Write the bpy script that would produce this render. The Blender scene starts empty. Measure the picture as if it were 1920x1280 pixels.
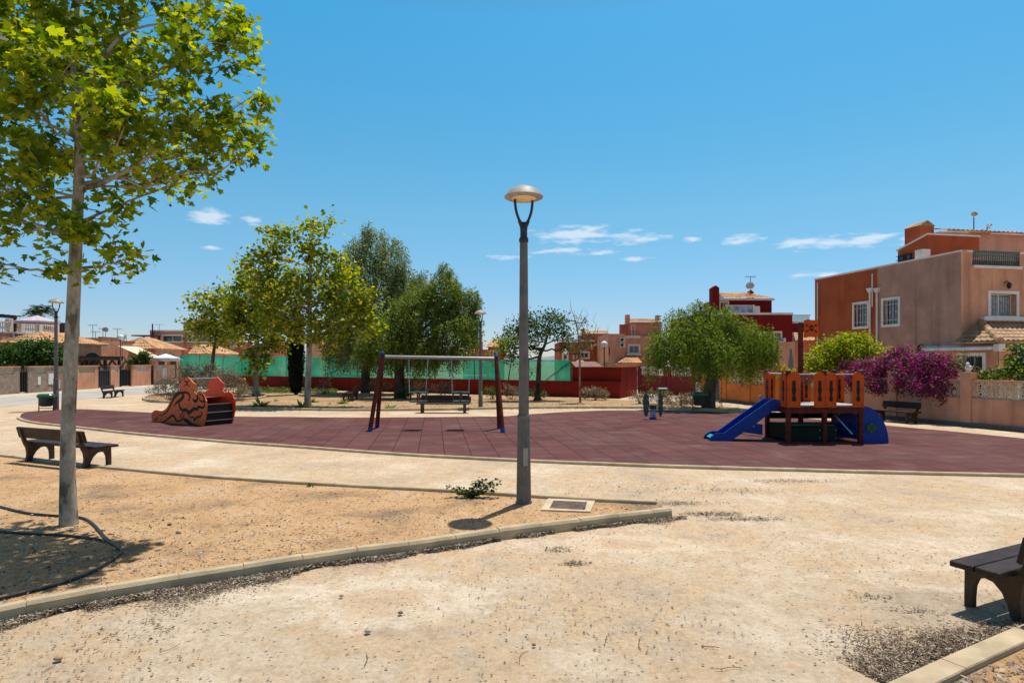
import bpy, math, random
import numpy as np
from mathutils import Vector, Matrix
random.seed(7); RNG = np.random.default_rng(7)
# ------------------------------------------------------------------ camera, sky, sun
F, HZ, EYE = 1150.0, 677.0, 2.0          # focal length and horizon in photo pixels (1920 wide), eye height
sc = bpy.context.scene
cam_d = bpy.data.cameras.new('camera'); cam = bpy.data.objects.new('camera', cam_d)
sc.collection.objects.link(cam); sc.camera = cam
cam.location = (0, 0, EYE); cam.rotation_euler = (math.radians(90), 0, 0)
cam_d.sensor_width = 36; cam_d.lens = 36 * F / 1920; cam_d.shift_y = (HZ - 640) / 1920
cam_d.clip_start = 0.05; cam_d.clip_end = 6000
cam_d.dof.use_dof = False
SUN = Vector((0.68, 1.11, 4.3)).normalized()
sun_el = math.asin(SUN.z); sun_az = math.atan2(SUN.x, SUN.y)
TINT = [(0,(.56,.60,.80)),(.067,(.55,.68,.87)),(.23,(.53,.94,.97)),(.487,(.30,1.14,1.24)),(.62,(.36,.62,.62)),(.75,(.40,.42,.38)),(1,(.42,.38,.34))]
w = bpy.data.worlds.new('World'); sc.world = w; w.use_nodes = True
nt = w.node_tree; nt.nodes.clear()
def N(t, k, **kw):
    n = t.nodes.new(k)
    for a, b in kw.items(): setattr(n, a, b)
    return n
out = N(nt, 'ShaderNodeOutputWorld'); bg = N(nt, 'ShaderNodeBackground'); bg.inputs[1].default_value = 0.125
sky = N(nt, 'ShaderNodeTexSky'); sky.sky_type = 'NISHITA'; sky.sun_disc = False
sky.sun_elevation = sun_el; sky.sun_rotation = sun_az; sky.altitude = 50; sky.air_density = 1.0; sky.dust_density = 0.0; sky.ozone_density = 1.0
tc = N(nt, 'ShaderNodeTexCoord')
sepg = N(nt, 'ShaderNodeSeparateXYZ'); nt.links.new(tc.outputs['Generated'], sepg.inputs[0])
def CR(t, f, els):
    n = t.nodes.new('ShaderNodeValToRGB'); e = n.color_ramp.elements; e[0].position, e[0].color = els[0][0], (*els[0][1], 1); e[1].position, e[1].color = els[-1][0], (*els[-1][1], 1)
    for p, c in els[1:-1]: x = e.new(p); x.color = (*c, 1)
    t.links.new(f, n.inputs[0]); return n.outputs[0]
# the clear deep sky of the photograph: less red and less haze than the standard air, dimmed above the view to cut the blue in the shade
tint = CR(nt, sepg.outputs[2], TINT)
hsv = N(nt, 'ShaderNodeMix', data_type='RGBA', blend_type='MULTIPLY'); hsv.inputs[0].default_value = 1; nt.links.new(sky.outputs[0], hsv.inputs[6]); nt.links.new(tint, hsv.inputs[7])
# small wispy clouds low over the roofs, in the sky dome's own directions
sep = N(nt, 'ShaderNodeSeparateXYZ'); nt.links.new(tc.outputs['Generated'], sep.inputs[0])
def M(t, op, a, b=None, c=None, clamp=False):
    n = t.nodes.new('ShaderNodeMath'); n.operation = op; n.use_clamp = clamp
    for i, v in enumerate((a, b, c)):
        if v is None: continue
        if isinstance(v, (int, float)): n.inputs[i].default_value = v
        else: t.links.new(v, n.inputs[i])
    return n.outputs[0]
az = M(nt, 'ARCTAN2', sep.outputs[0], sep.outputs[1]); el = M(nt, 'ARCSINE', sep.outputs[2])
comb = N(nt, 'ShaderNodeCombineXYZ'); nt.links.new(M(nt, 'MULTIPLY', az, 14.0), comb.inputs[0]); nt.links.new(M(nt, 'MULTIPLY', el, 60.0), comb.inputs[1])
cn = N(nt, 'ShaderNodeTexNoise'); cn.inputs['Scale'].default_value = 1.6; cn.inputs['Detail'].default_value = 8; cn.inputs['Roughness'].default_value = 0.62
nt.links.new(comb.outputs[0], cn.inputs['Vector'])
mask = None
CL = [(1070,441,66,16),(1110,438,40,12),(1185,444,52,12),(1300,450,18,5),(1395,449,34,10),(1500,455,40,10),(1560,456,40,9),(1630,449,60,12),(1700,448,25,8),(385,412,36,12),(410,406,26,12),(470,414,20,7),
      (1050,470,60,6),(1540,515,45,6),(960,481,40,4),(1120,474,40,4),(395,463,14,5),(1190,486,30,4)]
for cx, cy, rx, ry in CL:
    a0 = math.atan2(cx - 960, F); e0 = math.atan2(HZ - cy, math.hypot(F, cx - 960))
    k = 1 / math.hypot(F, cx - 960) * math.cos(math.atan2(cx-960, F)) ** 0
    dx = M(nt, 'DIVIDE', M(nt, 'SUBTRACT', az, a0), rx * 1.7 * k); dy = M(nt, 'DIVIDE', M(nt, 'SUBTRACT', el, e0), ry * 1.9 * k)
    d = M(nt, 'SQRT', M(nt, 'ADD', M(nt, 'MULTIPLY', dx, dx), M(nt, 'MULTIPLY', dy, dy)))
    m = M(nt, 'SUBTRACT', 1.0, d, clamp=True)
    mask = m if mask is None else M(nt, 'MAXIMUM', mask, m)
v = M(nt, 'ADD', M(nt, 'MULTIPLY', mask, 0.75), M(nt, 'MULTIPLY_ADD', cn.outputs[0], 1.9, -1.25))
v = M(nt, 'MULTIPLY', M(nt, 'MULTIPLY', v, 2.4, clamp=True), M(nt, 'GREATER_THAN', mask, 0.001), clamp=True)
mix = N(nt, 'ShaderNodeMix', data_type='RGBA'); nt.links.new(M(nt, 'MULTIPLY', v, 0.66), mix.inputs[0]); nt.links.new(hsv.outputs[2], mix.inputs[6]); mix.inputs[7].default_value = (6.6, 7.0, 7.6, 1)
# warm glow round the sun, added above the view to neutralise bluish shade
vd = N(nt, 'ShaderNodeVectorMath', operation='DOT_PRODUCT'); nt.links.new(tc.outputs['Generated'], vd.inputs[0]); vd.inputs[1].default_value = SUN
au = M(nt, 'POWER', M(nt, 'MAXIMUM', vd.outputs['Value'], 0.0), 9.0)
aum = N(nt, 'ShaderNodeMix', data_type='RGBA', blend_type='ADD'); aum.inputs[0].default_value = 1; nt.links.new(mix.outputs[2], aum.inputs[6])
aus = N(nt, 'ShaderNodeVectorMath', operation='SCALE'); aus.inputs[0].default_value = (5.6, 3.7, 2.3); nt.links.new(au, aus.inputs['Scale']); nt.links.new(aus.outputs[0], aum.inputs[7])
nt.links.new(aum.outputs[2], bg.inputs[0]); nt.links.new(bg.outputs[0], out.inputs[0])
sd = bpy.data.lights.new('sun', 'SUN'); sd.energy = 4.9; sd.angle = math.radians(0.5); sd.color = (1.0, 0.95, 0.87)
so = bpy.data.objects.new('sun', sd); sc.collection.objects.link(so); so.rotation_euler = SUN.to_track_quat('Z', 'Y').to_euler(); so.location = (30, 40, 80)
vs = sc.view_settings; vs.view_transform = 'Standard'; vs.look = 'None'; vs.exposure = 0.06; vs.gamma = 1.0; vs.use_curve_mapping = False
sc.cycles.max_bounces = 6; sc.cycles.transparent_max_bounces = 12

# ------------------------------------------------------------------ geometry helpers
def gp(px, py, z=0.0):
    """where the sight line of a measured point meets height z"""
    Y = F * (EYE - z) / (py - HZ); return Vector(((px - 960) / F * Y, Y, z))
def at(px, py, Y): return Vector(((px - 960) / F * Y, Y, EYE + (HZ - py) / F * Y))
class Plane:
    """a vertical plane through (x,y) along d; s runs along it"""
    def __init__(s, o, d):
        s.o = Vector((o[0], o[1])); s.d = Vector((d[0], d[1])).normalized()
        s.n = Vector((s.d.y, -s.d.x))
        if s.n.dot(-s.o) < 0: s.n = -s.n
    def pix(s, px, py=HZ):
        r = Vector(((px - 960) / F, 1.0)); t = s.o.dot(s.n) / r.dot(s.n); p = r * t
        return (p - s.o).dot(s.d), EYE + (HZ - py) / F * t
    def pt(s, a, z, out=0.0):
        p = s.o + s.d * a + s.n * out; return Vector((p.x, p.y, z))
    def S(s, px): return s.pix(px)[0]
    def Z(s, px, py): return s.pix(px, py)[1]
C = sc.collection
WL = {}
def tag(o, label=None, cat=None, group=None, kind=None):
    if label: o['label'] = label
    if cat: o['category'] = cat
    if group: o['group'] = group
    if kind: o['kind'] = kind
    return o
def thing(name, label, cat, loc=(0, 0, 0), group=None, rz=0):
    o = bpy.data.objects.new(name, None); C.objects.link(o); o.location = loc; o.rotation_euler = (0, 0, rz); o.empty_display_size = .2
    WL[o] = Vector(loc) if rz == 0 else Vector((0, 0, 0)); return tag(o, label, cat, group)
def link(name, me, parent=None):
    o = bpy.data.objects.new(name, me); C.objects.link(o)
    if parent is not None:
        o.parent = parent; WL[o] = WL[parent]
    else: WL[o] = Vector((0, 0, 0))
    return o
class MB:
    def __init__(s): s.v = []; s.f = []; s.m = []; s.cur = 0
    def add(s, vs, fs):
        b = len(s.v); s.v += [tuple(p) for p in vs]; s.f += [tuple(i + b for i in f) for f in fs]; s.m += [s.cur] * len(fs); return s
    def quad(s, a, b, c, d): return s.add([a, b, c, d], [(0, 1, 2, 3)])
    def box(s, x0, x1, y0, y1, z0, z1, mat=None):
        p = [Vector(q) for q in ((x0,y0,z0),(x1,y0,z0),(x1,y1,z0),(x0,y1,z0),(x0,y0,z1),(x1,y0,z1),(x1,y1,z1),(x0,y1,z1))]
        if mat: p = [mat @ q for q in p]
        return s.add(p, [(0,3,2,1),(4,5,6,7),(0,1,5,4),(1,2,6,5),(2,3,7,6),(3,0,4,7)])
    def pbox(s, pl, a0, a1, z0, z1, o0, o1):
        """a box on a plane: along, height, outward"""
        p = [pl.pt(a0,z0,o0),pl.pt(a1,z0,o0),pl.pt(a1,z0,o1),pl.pt(a0,z0,o1),pl.pt(a0,z1,o0),pl.pt(a1,z1,o0),pl.pt(a1,z1,o1),pl.pt(a0,z1,o1)]
        return s.add(p, [(0,3,2,1),(4,5,6,7),(0,1,5,4),(1,2,6,5),(2,3,7,6),(3,0,4,7)])
    def bbox(s, x0, x1, y0, y1, z0, z1, b, mat=None):
        """box with bevelled edges"""
        pts = []
        for z, ins in ((z0, b), (z0 + b, 0), (z1 - b, 0), (z1, b)):
            X0, X1, Y0, Y1 = x0 + ins, x1 - ins, y0 + ins, y1 - ins; c = b if ins == 0 else b * .6
            pts += [(X0+c,Y0,z),(X1-c,Y0,z),(X1,Y0+c,z),(X1,Y1-c,z),(X1-c,Y1,z),(X0+c,Y1,z),(X0,Y1-c,z),(X0,Y0+c,z)]
        pts = [Vector(q) for q in pts]
        if mat: pts = [mat @ q for q in pts]
        fs = [tuple(range(7, -1, -1)), tuple(range(24, 32))]
        for l in range(3):
            for i in range(8): fs.append((l*8+i, l*8+(i+1)%8, l*8+8+(i+1)%8, l*8+8+i))
        return s.add(pts, fs)
    def tube(s, pts, r, n=8, cap=True, twist=None):
        pts = [Vector(p) for p in pts]; m = len(pts)
        rs = r if hasattr(r, '__len__') else [r] * m
        t0 = (pts[1] - pts[0]).normalized(); up = Vector((0, 0, 1)) if abs(t0.z) < .9 else Vector((1, 0, 0))
        side = t0.cross(up).normalized(); vs = []; fs = []
        for i, p in enumerate(pts):
            t = (pts[min(i+1, m-1)] - pts[max(i-1, 0)]).normalized()
            side = (side - t * side.dot(t)).normalized(); bi = t.cross(side)
            for k in range(n):
                a = 2 * math.pi * k / n; vs.append(p + (side * math.cos(a) + bi * math.sin(a)) * rs[i])
        for i in range(m - 1):
            for k in range(n): fs.append((i*n+k, i*n+(k+1)%n, (i+1)*n+(k+1)%n, (i+1)*n+k))
        if cap: fs += [tuple(range(n-1, -1, -1)), tuple(range((m-1)*n, m*n))]
        return s.add(vs, fs)
    def lathe(s, prof, c=(0, 0, 0), n=24, mat=None, flute=None):
        vs = []; fs = []; m = len(prof)
        for (r, z) in prof:
            for k in range(n):
                a = 2 * math.pi * k / n; rr = r * (flute(k) if flute else 1)
                q = Vector((c[0] + rr*math.cos(a), c[1] + rr*math.sin(a), c[2] + z)); vs.append(mat @ q if mat else q)
        for i in range(m-1):
            for k in range(n): fs.append((i*n+k, i*n+(k+1)%n, (i+1)*n+(k+1)%n, (i+1)*n+k))
        fs += [tuple(range(n-1,-1,-1)), tuple(range((m-1)*n, m*n))]
        return s.add(vs, fs)
    def prism(s, poly, off, side=True):
        """poly: 3D outline; off: extrusion vector"""
        poly = [Vector(p) for p in poly]; off = Vector(off); n = len(poly)
        fs = [tuple(range(n)), tuple(range(2*n-1, n-1, -1))]
        fs += [(i, n+i, n+(i+1)%n, (i+1)%n) for i in range(n)]
        return s.add(poly + [p + off for p in poly], fs)
    def ball(s, c, r, n=10, sz=(1,1,1)):
        m = max(4, n//2+1)
        prof = [(max(.001, math.sin(math.pi*i/m))*r, -math.cos(math.pi*i/m)*r) for i in range(m+1)]
        vs = []; fs = []
        for (rr, z) in prof:
            for k in range(n):
                a = 2*math.pi*k/n; vs.append((c[0]+rr*math.cos(a)*sz[0], c[1]+rr*math.sin(a)*sz[1], c[2]+z*sz[2]))
        for i in range(m):
            for k in range(n): fs.append((i*n+k, i*n+(k+1)%n, (i+1)*n+(k+1)%n, (i+1)*n+k))
        return s.add(vs, fs)
    def build(s, name, mats, parent=None, smooth=False, fix=True):
        if not hasattr(mats, '__len__'): mats = [mats]
        me = bpy.data.meshes.new(name); off = WL[parent] if parent is not None else Vector((0, 0, 0))
        me.from_pydata([(p[0]-off.x, p[1]-off.y, p[2]-off.z) for p in s.v], [], s.f)
        for m in mats: me.materials.append(m)
        me.polygons.foreach_set('material_index', s.m)
        if fix:
            import bmesh
            bm = bmesh.new(); bm.from_mesh(me); bmesh.ops.recalc_face_normals(bm, faces=bm.faces); bm.to_mesh(me); bm.free()
        if smooth:
            me.polygons.foreach_set('use_smooth', [True]*len(me.polygons))
            try: me.set_sharp_from_angle(angle=math.radians(smooth if smooth > 1 else 40))
            except Exception: pass
        me.update(); return link(name, me, parent)
def fast_mesh(name, V, K, mats, parent=None, mi=None):
    """V: (n,K,3) loose polygons of K corners"""
    n = V.shape[0]; me = bpy.data.meshes.new(name); off = np.array(WL[parent] if parent is not None else (0, 0, 0))
    me.vertices.add(n*K); me.vertices.foreach_set('co', (V.reshape(-1, 3) - off).astype(np.float32).ravel())
    me.loops.add(n*K); me.loops.foreach_set('vertex_index', np.arange(n*K, dtype=np.int32))
    me.polygons.add(n); me.polygons.foreach_set('loop_start', np.arange(0, n*K, K, dtype=np.int32)); me.polygons.foreach_set('loop_total', np.full(n, K, np.int32))
    if not hasattr(mats, '__len__'): mats = [mats]
    for m in mats: me.materials.append(m)
    if mi is not None: me.polygons.foreach_set('material_index', mi.astype(np.int32))
    me.update(calc_edges=True); return link(name, me, parent)
def children(o): return [c for c in bpy.data.objects if c.parent == o]
def copy_tree(o, parent=None, kids=None):
    c = o.copy(); C.objects.link(c); c.parent = parent
    for ch in children(o): copy_tree(ch, c)
    return c
def catmull(pts, k=8, closed=False):
    P = [Vector(p) for p in pts]; n = len(P); o = []
    for i in range(n if closed else n-1):
        a, b, c, d = (P[(i-1) % n], P[i], P[(i+1) % n], P[(i+2) % n]) if closed else (P[max(i-1,0)], P[i], P[i+1], P[min(i+2,n-1)])
        for j in range(k):
            t = j/k; o.append(.5*((2*b)+(c-a)*t+(2*a-5*b+4*c-d)*t*t+(3*b-a-3*c+d)*t**3))
    if not closed: o.append(P[-1])
    return o
def resample(pts, step):
    o = [Vector(pts[0])]; acc = 0
    for i in range(1, len(pts)):
        a, b = Vector(pts[i-1]), Vector(pts[i]); L = (b-a).length
        if L < 1e-6: continue
        d = step - acc
        while d <= L: o.append(a + (b-a)*(d/L)); d += step
        acc = L - (d - step)
    if (o[-1]-Vector(pts[-1])).length > step*.25: o.append(Vector(pts[-1]))
    return o

# ------------------------------------------------------------------ materials
def mat(name, col, rough=.8, metal=0, var=0.12, vscale=3, bump=0, bscale=40, spec=.35, coords='Object', detail=5, col2=None, streak=0, trans=0):
    m = bpy.data.materials.new(name); m.use_nodes = True; t = m.node_tree; b = t.nodes['Principled BSDF']
    b.inputs['Roughness'].default_value = rough; b.inputs['Metallic'].default_value = metal; b.inputs['Specular IOR Level'].default_value = spec
    tc = N(t, 'ShaderNodeTexCoord'); vec = tc.outputs[coords] if coords != 'World' else N(t, 'ShaderNodeNewGeometry').outputs['Position']
    nz = N(t, 'ShaderNodeTexNoise'); nz.inputs['Scale'].default_value = vscale; nz.inputs['Detail'].default_value = detail; nz.inputs['Roughness'].default_value = .6; t.links.new(vec, nz.inputs['Vector'])
    mx = N(t, 'ShaderNodeMix', data_type='RGBA'); mx.clamp_factor = True
    c = Vector(col[:3]); c2 = Vector(col2[:3]) if col2 else c*(1-var*2.2)
    c1 = c if col2 else c*(1+var)
    mx.inputs[6].default_value = (*c1, 1); mx.inputs[7].default_value = (*c2, 1)
    f = M(t, 'MULTIPLY_ADD', nz.outputs[0], 2.6, -.8, clamp=True); t.links.new(f, mx.inputs[0]); res = mx.outputs[2]
    if streak:   # rain streaks and damp marks, part of the wall's own dirt
        mp = N(t, 'ShaderNodeMapping'); mp.inputs['Scale'].default_value = (2.2, 2.2, .22); t.links.new(vec, mp.inputs[0])
        n2 = N(t, 'ShaderNodeTexNoise'); n2.inputs['Scale'].default_value = 1.3; n2.inputs['Detail'].default_value = 7; t.links.new(mp.outputs[0], n2.inputs['Vector'])
        m2 = N(t, 'ShaderNodeMix', data_type='RGBA', blend_type='MULTIPLY'); m2.inputs[7].default_value = (.45, .42, .42, 1)
        t.links.new(M(t, 'MULTIPLY', M(t, 'MULTIPLY_ADD', n2.outputs[0], 5.0, -2.6, clamp=True), streak), m2.inputs[0]); t.links.new(res, m2.inputs[6]); res = m2.outputs[2]
    t.links.new(res, b.inputs['Base Color'])
    if bump:
        bn = N(t, 'ShaderNodeTexNoise'); bn.inputs['Scale'].default_value = bscale; bn.inputs['Detail'].default_value = 6; t.links.new(vec, bn.inputs['Vector'])
        bp = N(t, 'ShaderNodeBump'); bp.inputs['Strength'].default_value = bump; bp.inputs['Distance'].default_value = .02; t.links.new(bn.outputs[0], bp.inputs['Height']); t.links.new(bp.outputs[0], b.inputs['Normal'])
    return m
def leafmat(name, ca, cb, trans=.45, yellow=None, rough=.55):
    m = bpy.data.materials.new(name); m.use_nodes = True; t = m.node_tree; t.nodes.clear()
    o = N(t, 'ShaderNodeOutputMaterial'); g = N(t, 'ShaderNodeNewGeometry'); r = N(t, 'ShaderNodeValToRGB')
    e = r.color_ramp.elements; e[0].color = (*ca, 1); e[1].color = (*cb, 1); e[0].position = .1; e[1].position = .85
    if yellow: x = e.new(.97); x.color = (*yellow, 1)
    t.links.new(g.outputs['Random Per Island'], r.inputs[0])
    d = N(t, 'ShaderNodeBsdfPrincipled'); d.inputs['Roughness'].default_value = rough; d.inputs['Specular IOR Level'].default_value = .35; t.links.new(r.outputs[0], d.inputs['Base Color'])
    hs = N(t, 'ShaderNodeHueSaturation'); hs.inputs['Hue'].default_value = .485; hs.inputs['Saturation'].default_value = 1.15; hs.inputs['Value'].default_value = 1.5; t.links.new(r.outputs[0], hs.inputs['Color'])
    tr = N(t, 'ShaderNodeBsdfTranslucent'); t.links.new(hs.outputs[0], tr.inputs[0])
    mx = N(t, 'ShaderNodeMixShader'); mx.inputs[0].default_value = trans; t.links.new(d.outputs[0], mx.inputs[1]); t.links.new(tr.outputs[0], mx.inputs[2]); t.links.new(mx.outputs[0], o.inputs[0])
    return m
def ground_mat(name, stops, scale=.6, speck=.5, bump=.6, speckcol=(.16,.11,.08), crust=None):
    m = bpy.data.materials.new(name); m.use_nodes = True; t = m.node_tree; b = t.nodes['Principled BSDF']; b.inputs['Roughness'].default_value = .95; b.inputs['Specular IOR Level'].default_value = .1
    pos = N(t, 'ShaderNodeNewGeometry').outputs['Position']
    def noise(s, d=6, r=.6, off=0):
        mp = N(t, 'ShaderNodeMapping'); mp.inputs['Location'].default_value = (off, off*1.7, 0); t.links.new(pos, mp.inputs[0])
        n = N(t, 'ShaderNodeTexNoise'); n.inputs['Scale'].default_value = s; n.inputs['Detail'].default_value = d; n.inputs['Roughness'].default_value = r; t.links.new(mp.outputs[0], n.inputs['Vector']); return n.outputs[0]
    r = N(t, 'ShaderNodeValToRGB'); els = r.color_ramp.elements
    while len(els) > 1: els.remove(els[-1])
    els[0].position = stops[0][0]; els[0].color = (*stops[0][1], 1)
    for p, c in stops[1:]: x = els.new(p); x.color = (*c, 1)
    big = noise(scale, 9, .62); t.links.new(big, r.inputs[0]); res = r.outputs[0]
    fine = noise(22, 8, .78, 5); f2 = noise(120, 3, .8, 9)
    mm = N(t, 'ShaderNodeMix', data_type='RGBA', blend_type='MULTIPLY'); mm.inputs[0].default_value = 1
    cr = N(t, 'ShaderNodeValToRGB'); cr.color_ramp.elements[0].color = (.46,.41,.36,1); cr.color_ramp.elements[1].color = (1.24,1.24,1.24,1); cr.color_ramp.elements[0].position = .3; cr.color_ramp.elements[1].position = .7
    t.links.new(M(t, 'ADD', M(t, 'MULTIPLY', fine, .55), M(t, 'MULTIPLY', f2, .45)), cr.inputs[0]); t.links.new(res, mm.inputs[6]); t.links.new(cr.outputs[0], mm.inputs[7]); res = mm.outputs[2]
    mid = noise(5.5, 7, .68, 13); m9 = N(t, 'ShaderNodeMix', data_type='RGBA', blend_type='MULTIPLY'); m9.inputs[0].default_value = .55; t.links.new(res, m9.inputs[6])
    c9 = N(t, 'ShaderNodeValToRGB'); e9 = c9.color_ramp.elements; e9[0].position = .34; e9[0].color = (.74,.70,.66,1); e9[1].position = .66; e9[1].color = (1.14,1.16,1.20,1); x9 = e9.new(.48); x9.color = (.98,.96,.94,1)
    t.links.new(mid, c9.inputs[0]); t.links.new(c9.outputs[0], m9.inputs[7]); res = m9.outputs[2]
    if crust:
        sx = N(t, 'ShaderNodeSeparateXYZ'); t.links.new(pos, sx.inputs[0])
        wob = noise(1.6, 6, .65, 21); wob2 = noise(4.0, 6, .65, 31)
        # greyer, harder trodden surface on the near path
        ng = M(t, 'MULTIPLY_ADD', M(t, 'ADD', sx.outputs[1], M(t, 'MULTIPLY', wob, 3.2)), -.9, 7.0, clamp=True)
        mg = N(t, 'ShaderNodeMix', data_type='RGBA', blend_type='MULTIPLY'); t.links.new(M(t, 'MULTIPLY', ng, .45), mg.inputs[0]); t.links.new(res, mg.inputs[6]); mg.inputs[7].default_value = (.84,.885,.93,1); res = mg.outputs[2]
        for cx, cy, rx, ry in crust:
            dx = M(t, 'DIVIDE', M(t, 'SUBTRACT', sx.outputs[0], cx), rx); dy = M(t, 'DIVIDE', M(t, 'SUBTRACT', sx.outputs[1], cy), ry)
            d = M(t, 'ADD', M(t, 'SQRT', M(t, 'ADD', M(t, 'MULTIPLY', dx, dx), M(t, 'MULTIPLY', dy, dy))), M(t, 'ADD', M(t, 'MULTIPLY_ADD', wob, 1.6, -.8), M(t, 'MULTIPLY_ADD', wob2, 1.8, -.9)))
            rr = N(t, 'ShaderNodeValToRGB'); ee = rr.color_ramp.elements; ee[0].position = 0; ee[0].color = (.62,.45,.30,.35); ee[1].position = 1; ee[1].color = (.74,.64,.52,0)
            for p_, c_ in ((.30,(.62,.45,.30,.55)),(.58,(.76,.67,.54,.75)),(.72,(.76,.67,.54,.55)),(.90,(.7,.6,.48,0))): q_ = ee.new(p_); q_.color = c_
            t.links.new(M(t, 'MULTIPLY', d, .8, clamp=True), rr.inputs[0]); mc = N(t, 'ShaderNodeMix', data_type='RGBA'); t.links.new(M(t, 'MULTIPLY', rr.outputs[1], M(t, 'MULTIPLY_ADD', fine, 2.2, -.62, clamp=True)), mc.inputs[0]); t.links.new(res, mc.inputs[6]); t.links.new(rr.outputs[0], mc.inputs[7]); res = mc.outputs[2]
    # scattered grit
    vo = N(t, 'ShaderNodeTexVoronoi'); vo.inputs['Scale'].default_value = 26; vo.inputs['Randomness'].default_value = 1; t.links.new(pos, vo.inputs['Vector'])
    sepc = N(t, 'ShaderNodeSeparateColor'); t.links.new(vo.outputs['Color'], sepc.inputs[0])
    sp = M(t, 'MULTIPLY', M(t, 'LESS_THAN', vo.outputs['Distance'], M(t, 'MULTIPLY', sepc.outputs[1], .34)), M(t, 'GREATER_THAN', M(t, 'ADD', sepc.outputs[0], M(t, 'MULTIPLY', noise(1.1, 2, .5, 3), .9)), 1.25 - speck*.35))
    m3 = N(t, 'ShaderNodeMix', data_type='RGBA'); t.links.new(M(t, 'MULTIPLY', sp, .75), m3.inputs[0]); t.links.new(res, m3.inputs[6]); m3.inputs[7].default_value = (*speckcol, 1); res = m3.outputs[2]
    t.links.new(res, b.inputs['Base Color'])
    bp = N(t, 'ShaderNodeBump'); bp.inputs['Strength'].default_value = bump; bp.inputs['Distance'].default_value = .03
    hgt = M(t, 'ADD', M(t, 'ADD', M(t, 'MULTIPLY', fine, .5), M(t, 'MULTIPLY', f2, .25)), M(t, 'MULTIPLY', sp, .5)); hgt = M(t, 'ADD', hgt, M(t, 'MULTIPLY', mid, 1.3))
    t.links.new(hgt, bp.inputs['Height']); t.links.new(bp.outputs[0], b.inputs['Normal'])
    return m
# ------------------------------------------------------------------ ground, play surface, kerbs, road
G_SAND = ground_mat('sand', [(.32,(.50,.41,.31)),(.42,(.57,.455,.33)),(.48,(.63,.475,.315)),(.53,(.61,.50,.37)),(.60,(.68,.56,.42)),(.70,(.75,.655,.53))], scale=.7, speck=.6, bump=.8, crust=[(-1.05,5.15,.8,.5),(4.1,5.7,1.0,.35),(-2.2,5.35,.7,.16),(1.2,6.7,.9,.35)])
G_SOIL = ground_mat('soil', [(.30,(.24,.185,.135)),(.40,(.44,.30,.18)),(.48,(.60,.385,.205)),(.58,(.64,.43,.25)),(.70,(.60,.46,.31))], scale=.9, speck=1.1, bump=1.0, speckcol=(.13,.09,.06))
G_BACK = ground_mat('dry earth', [(.30,(.26,.18,.11)),(.45,(.42,.28,.16)),(.60,(.50,.36,.21)),(.75,(.30,.25,.17))], scale=.8, speck=.9, bump=.8)
M_KERB = mat('kerb concrete', (.49,.39,.255), .9, var=.14, vscale=3, bump=.35, bscale=90, coords='Object', spec=.2)
M_ROAD = mat('road', (.40,.38,.34), .92, var=.1, vscale=.5, bump=.2, bscale=60, spec=.2)
M_PAVE = mat('pavement', (.50,.44,.36), .92, var=.1, vscale=.8, bump=.2, bscale=60, spec=.2)
def sheet(name, pts, z, m, kind='structure', sub=0):
    b = MB(); b.add([(p[0], p[1], z) for p in pts], [tuple(range(len(pts)))]); o = b.build(name, m); tag(o, kind=kind); return o
g = MB(); g.quad((-1500,-300,0),(1500,-300,0),(1500,3000,0),(-1500,3000,0)); tag(g.build('ground', G_SAND), kind='structure')

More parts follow.
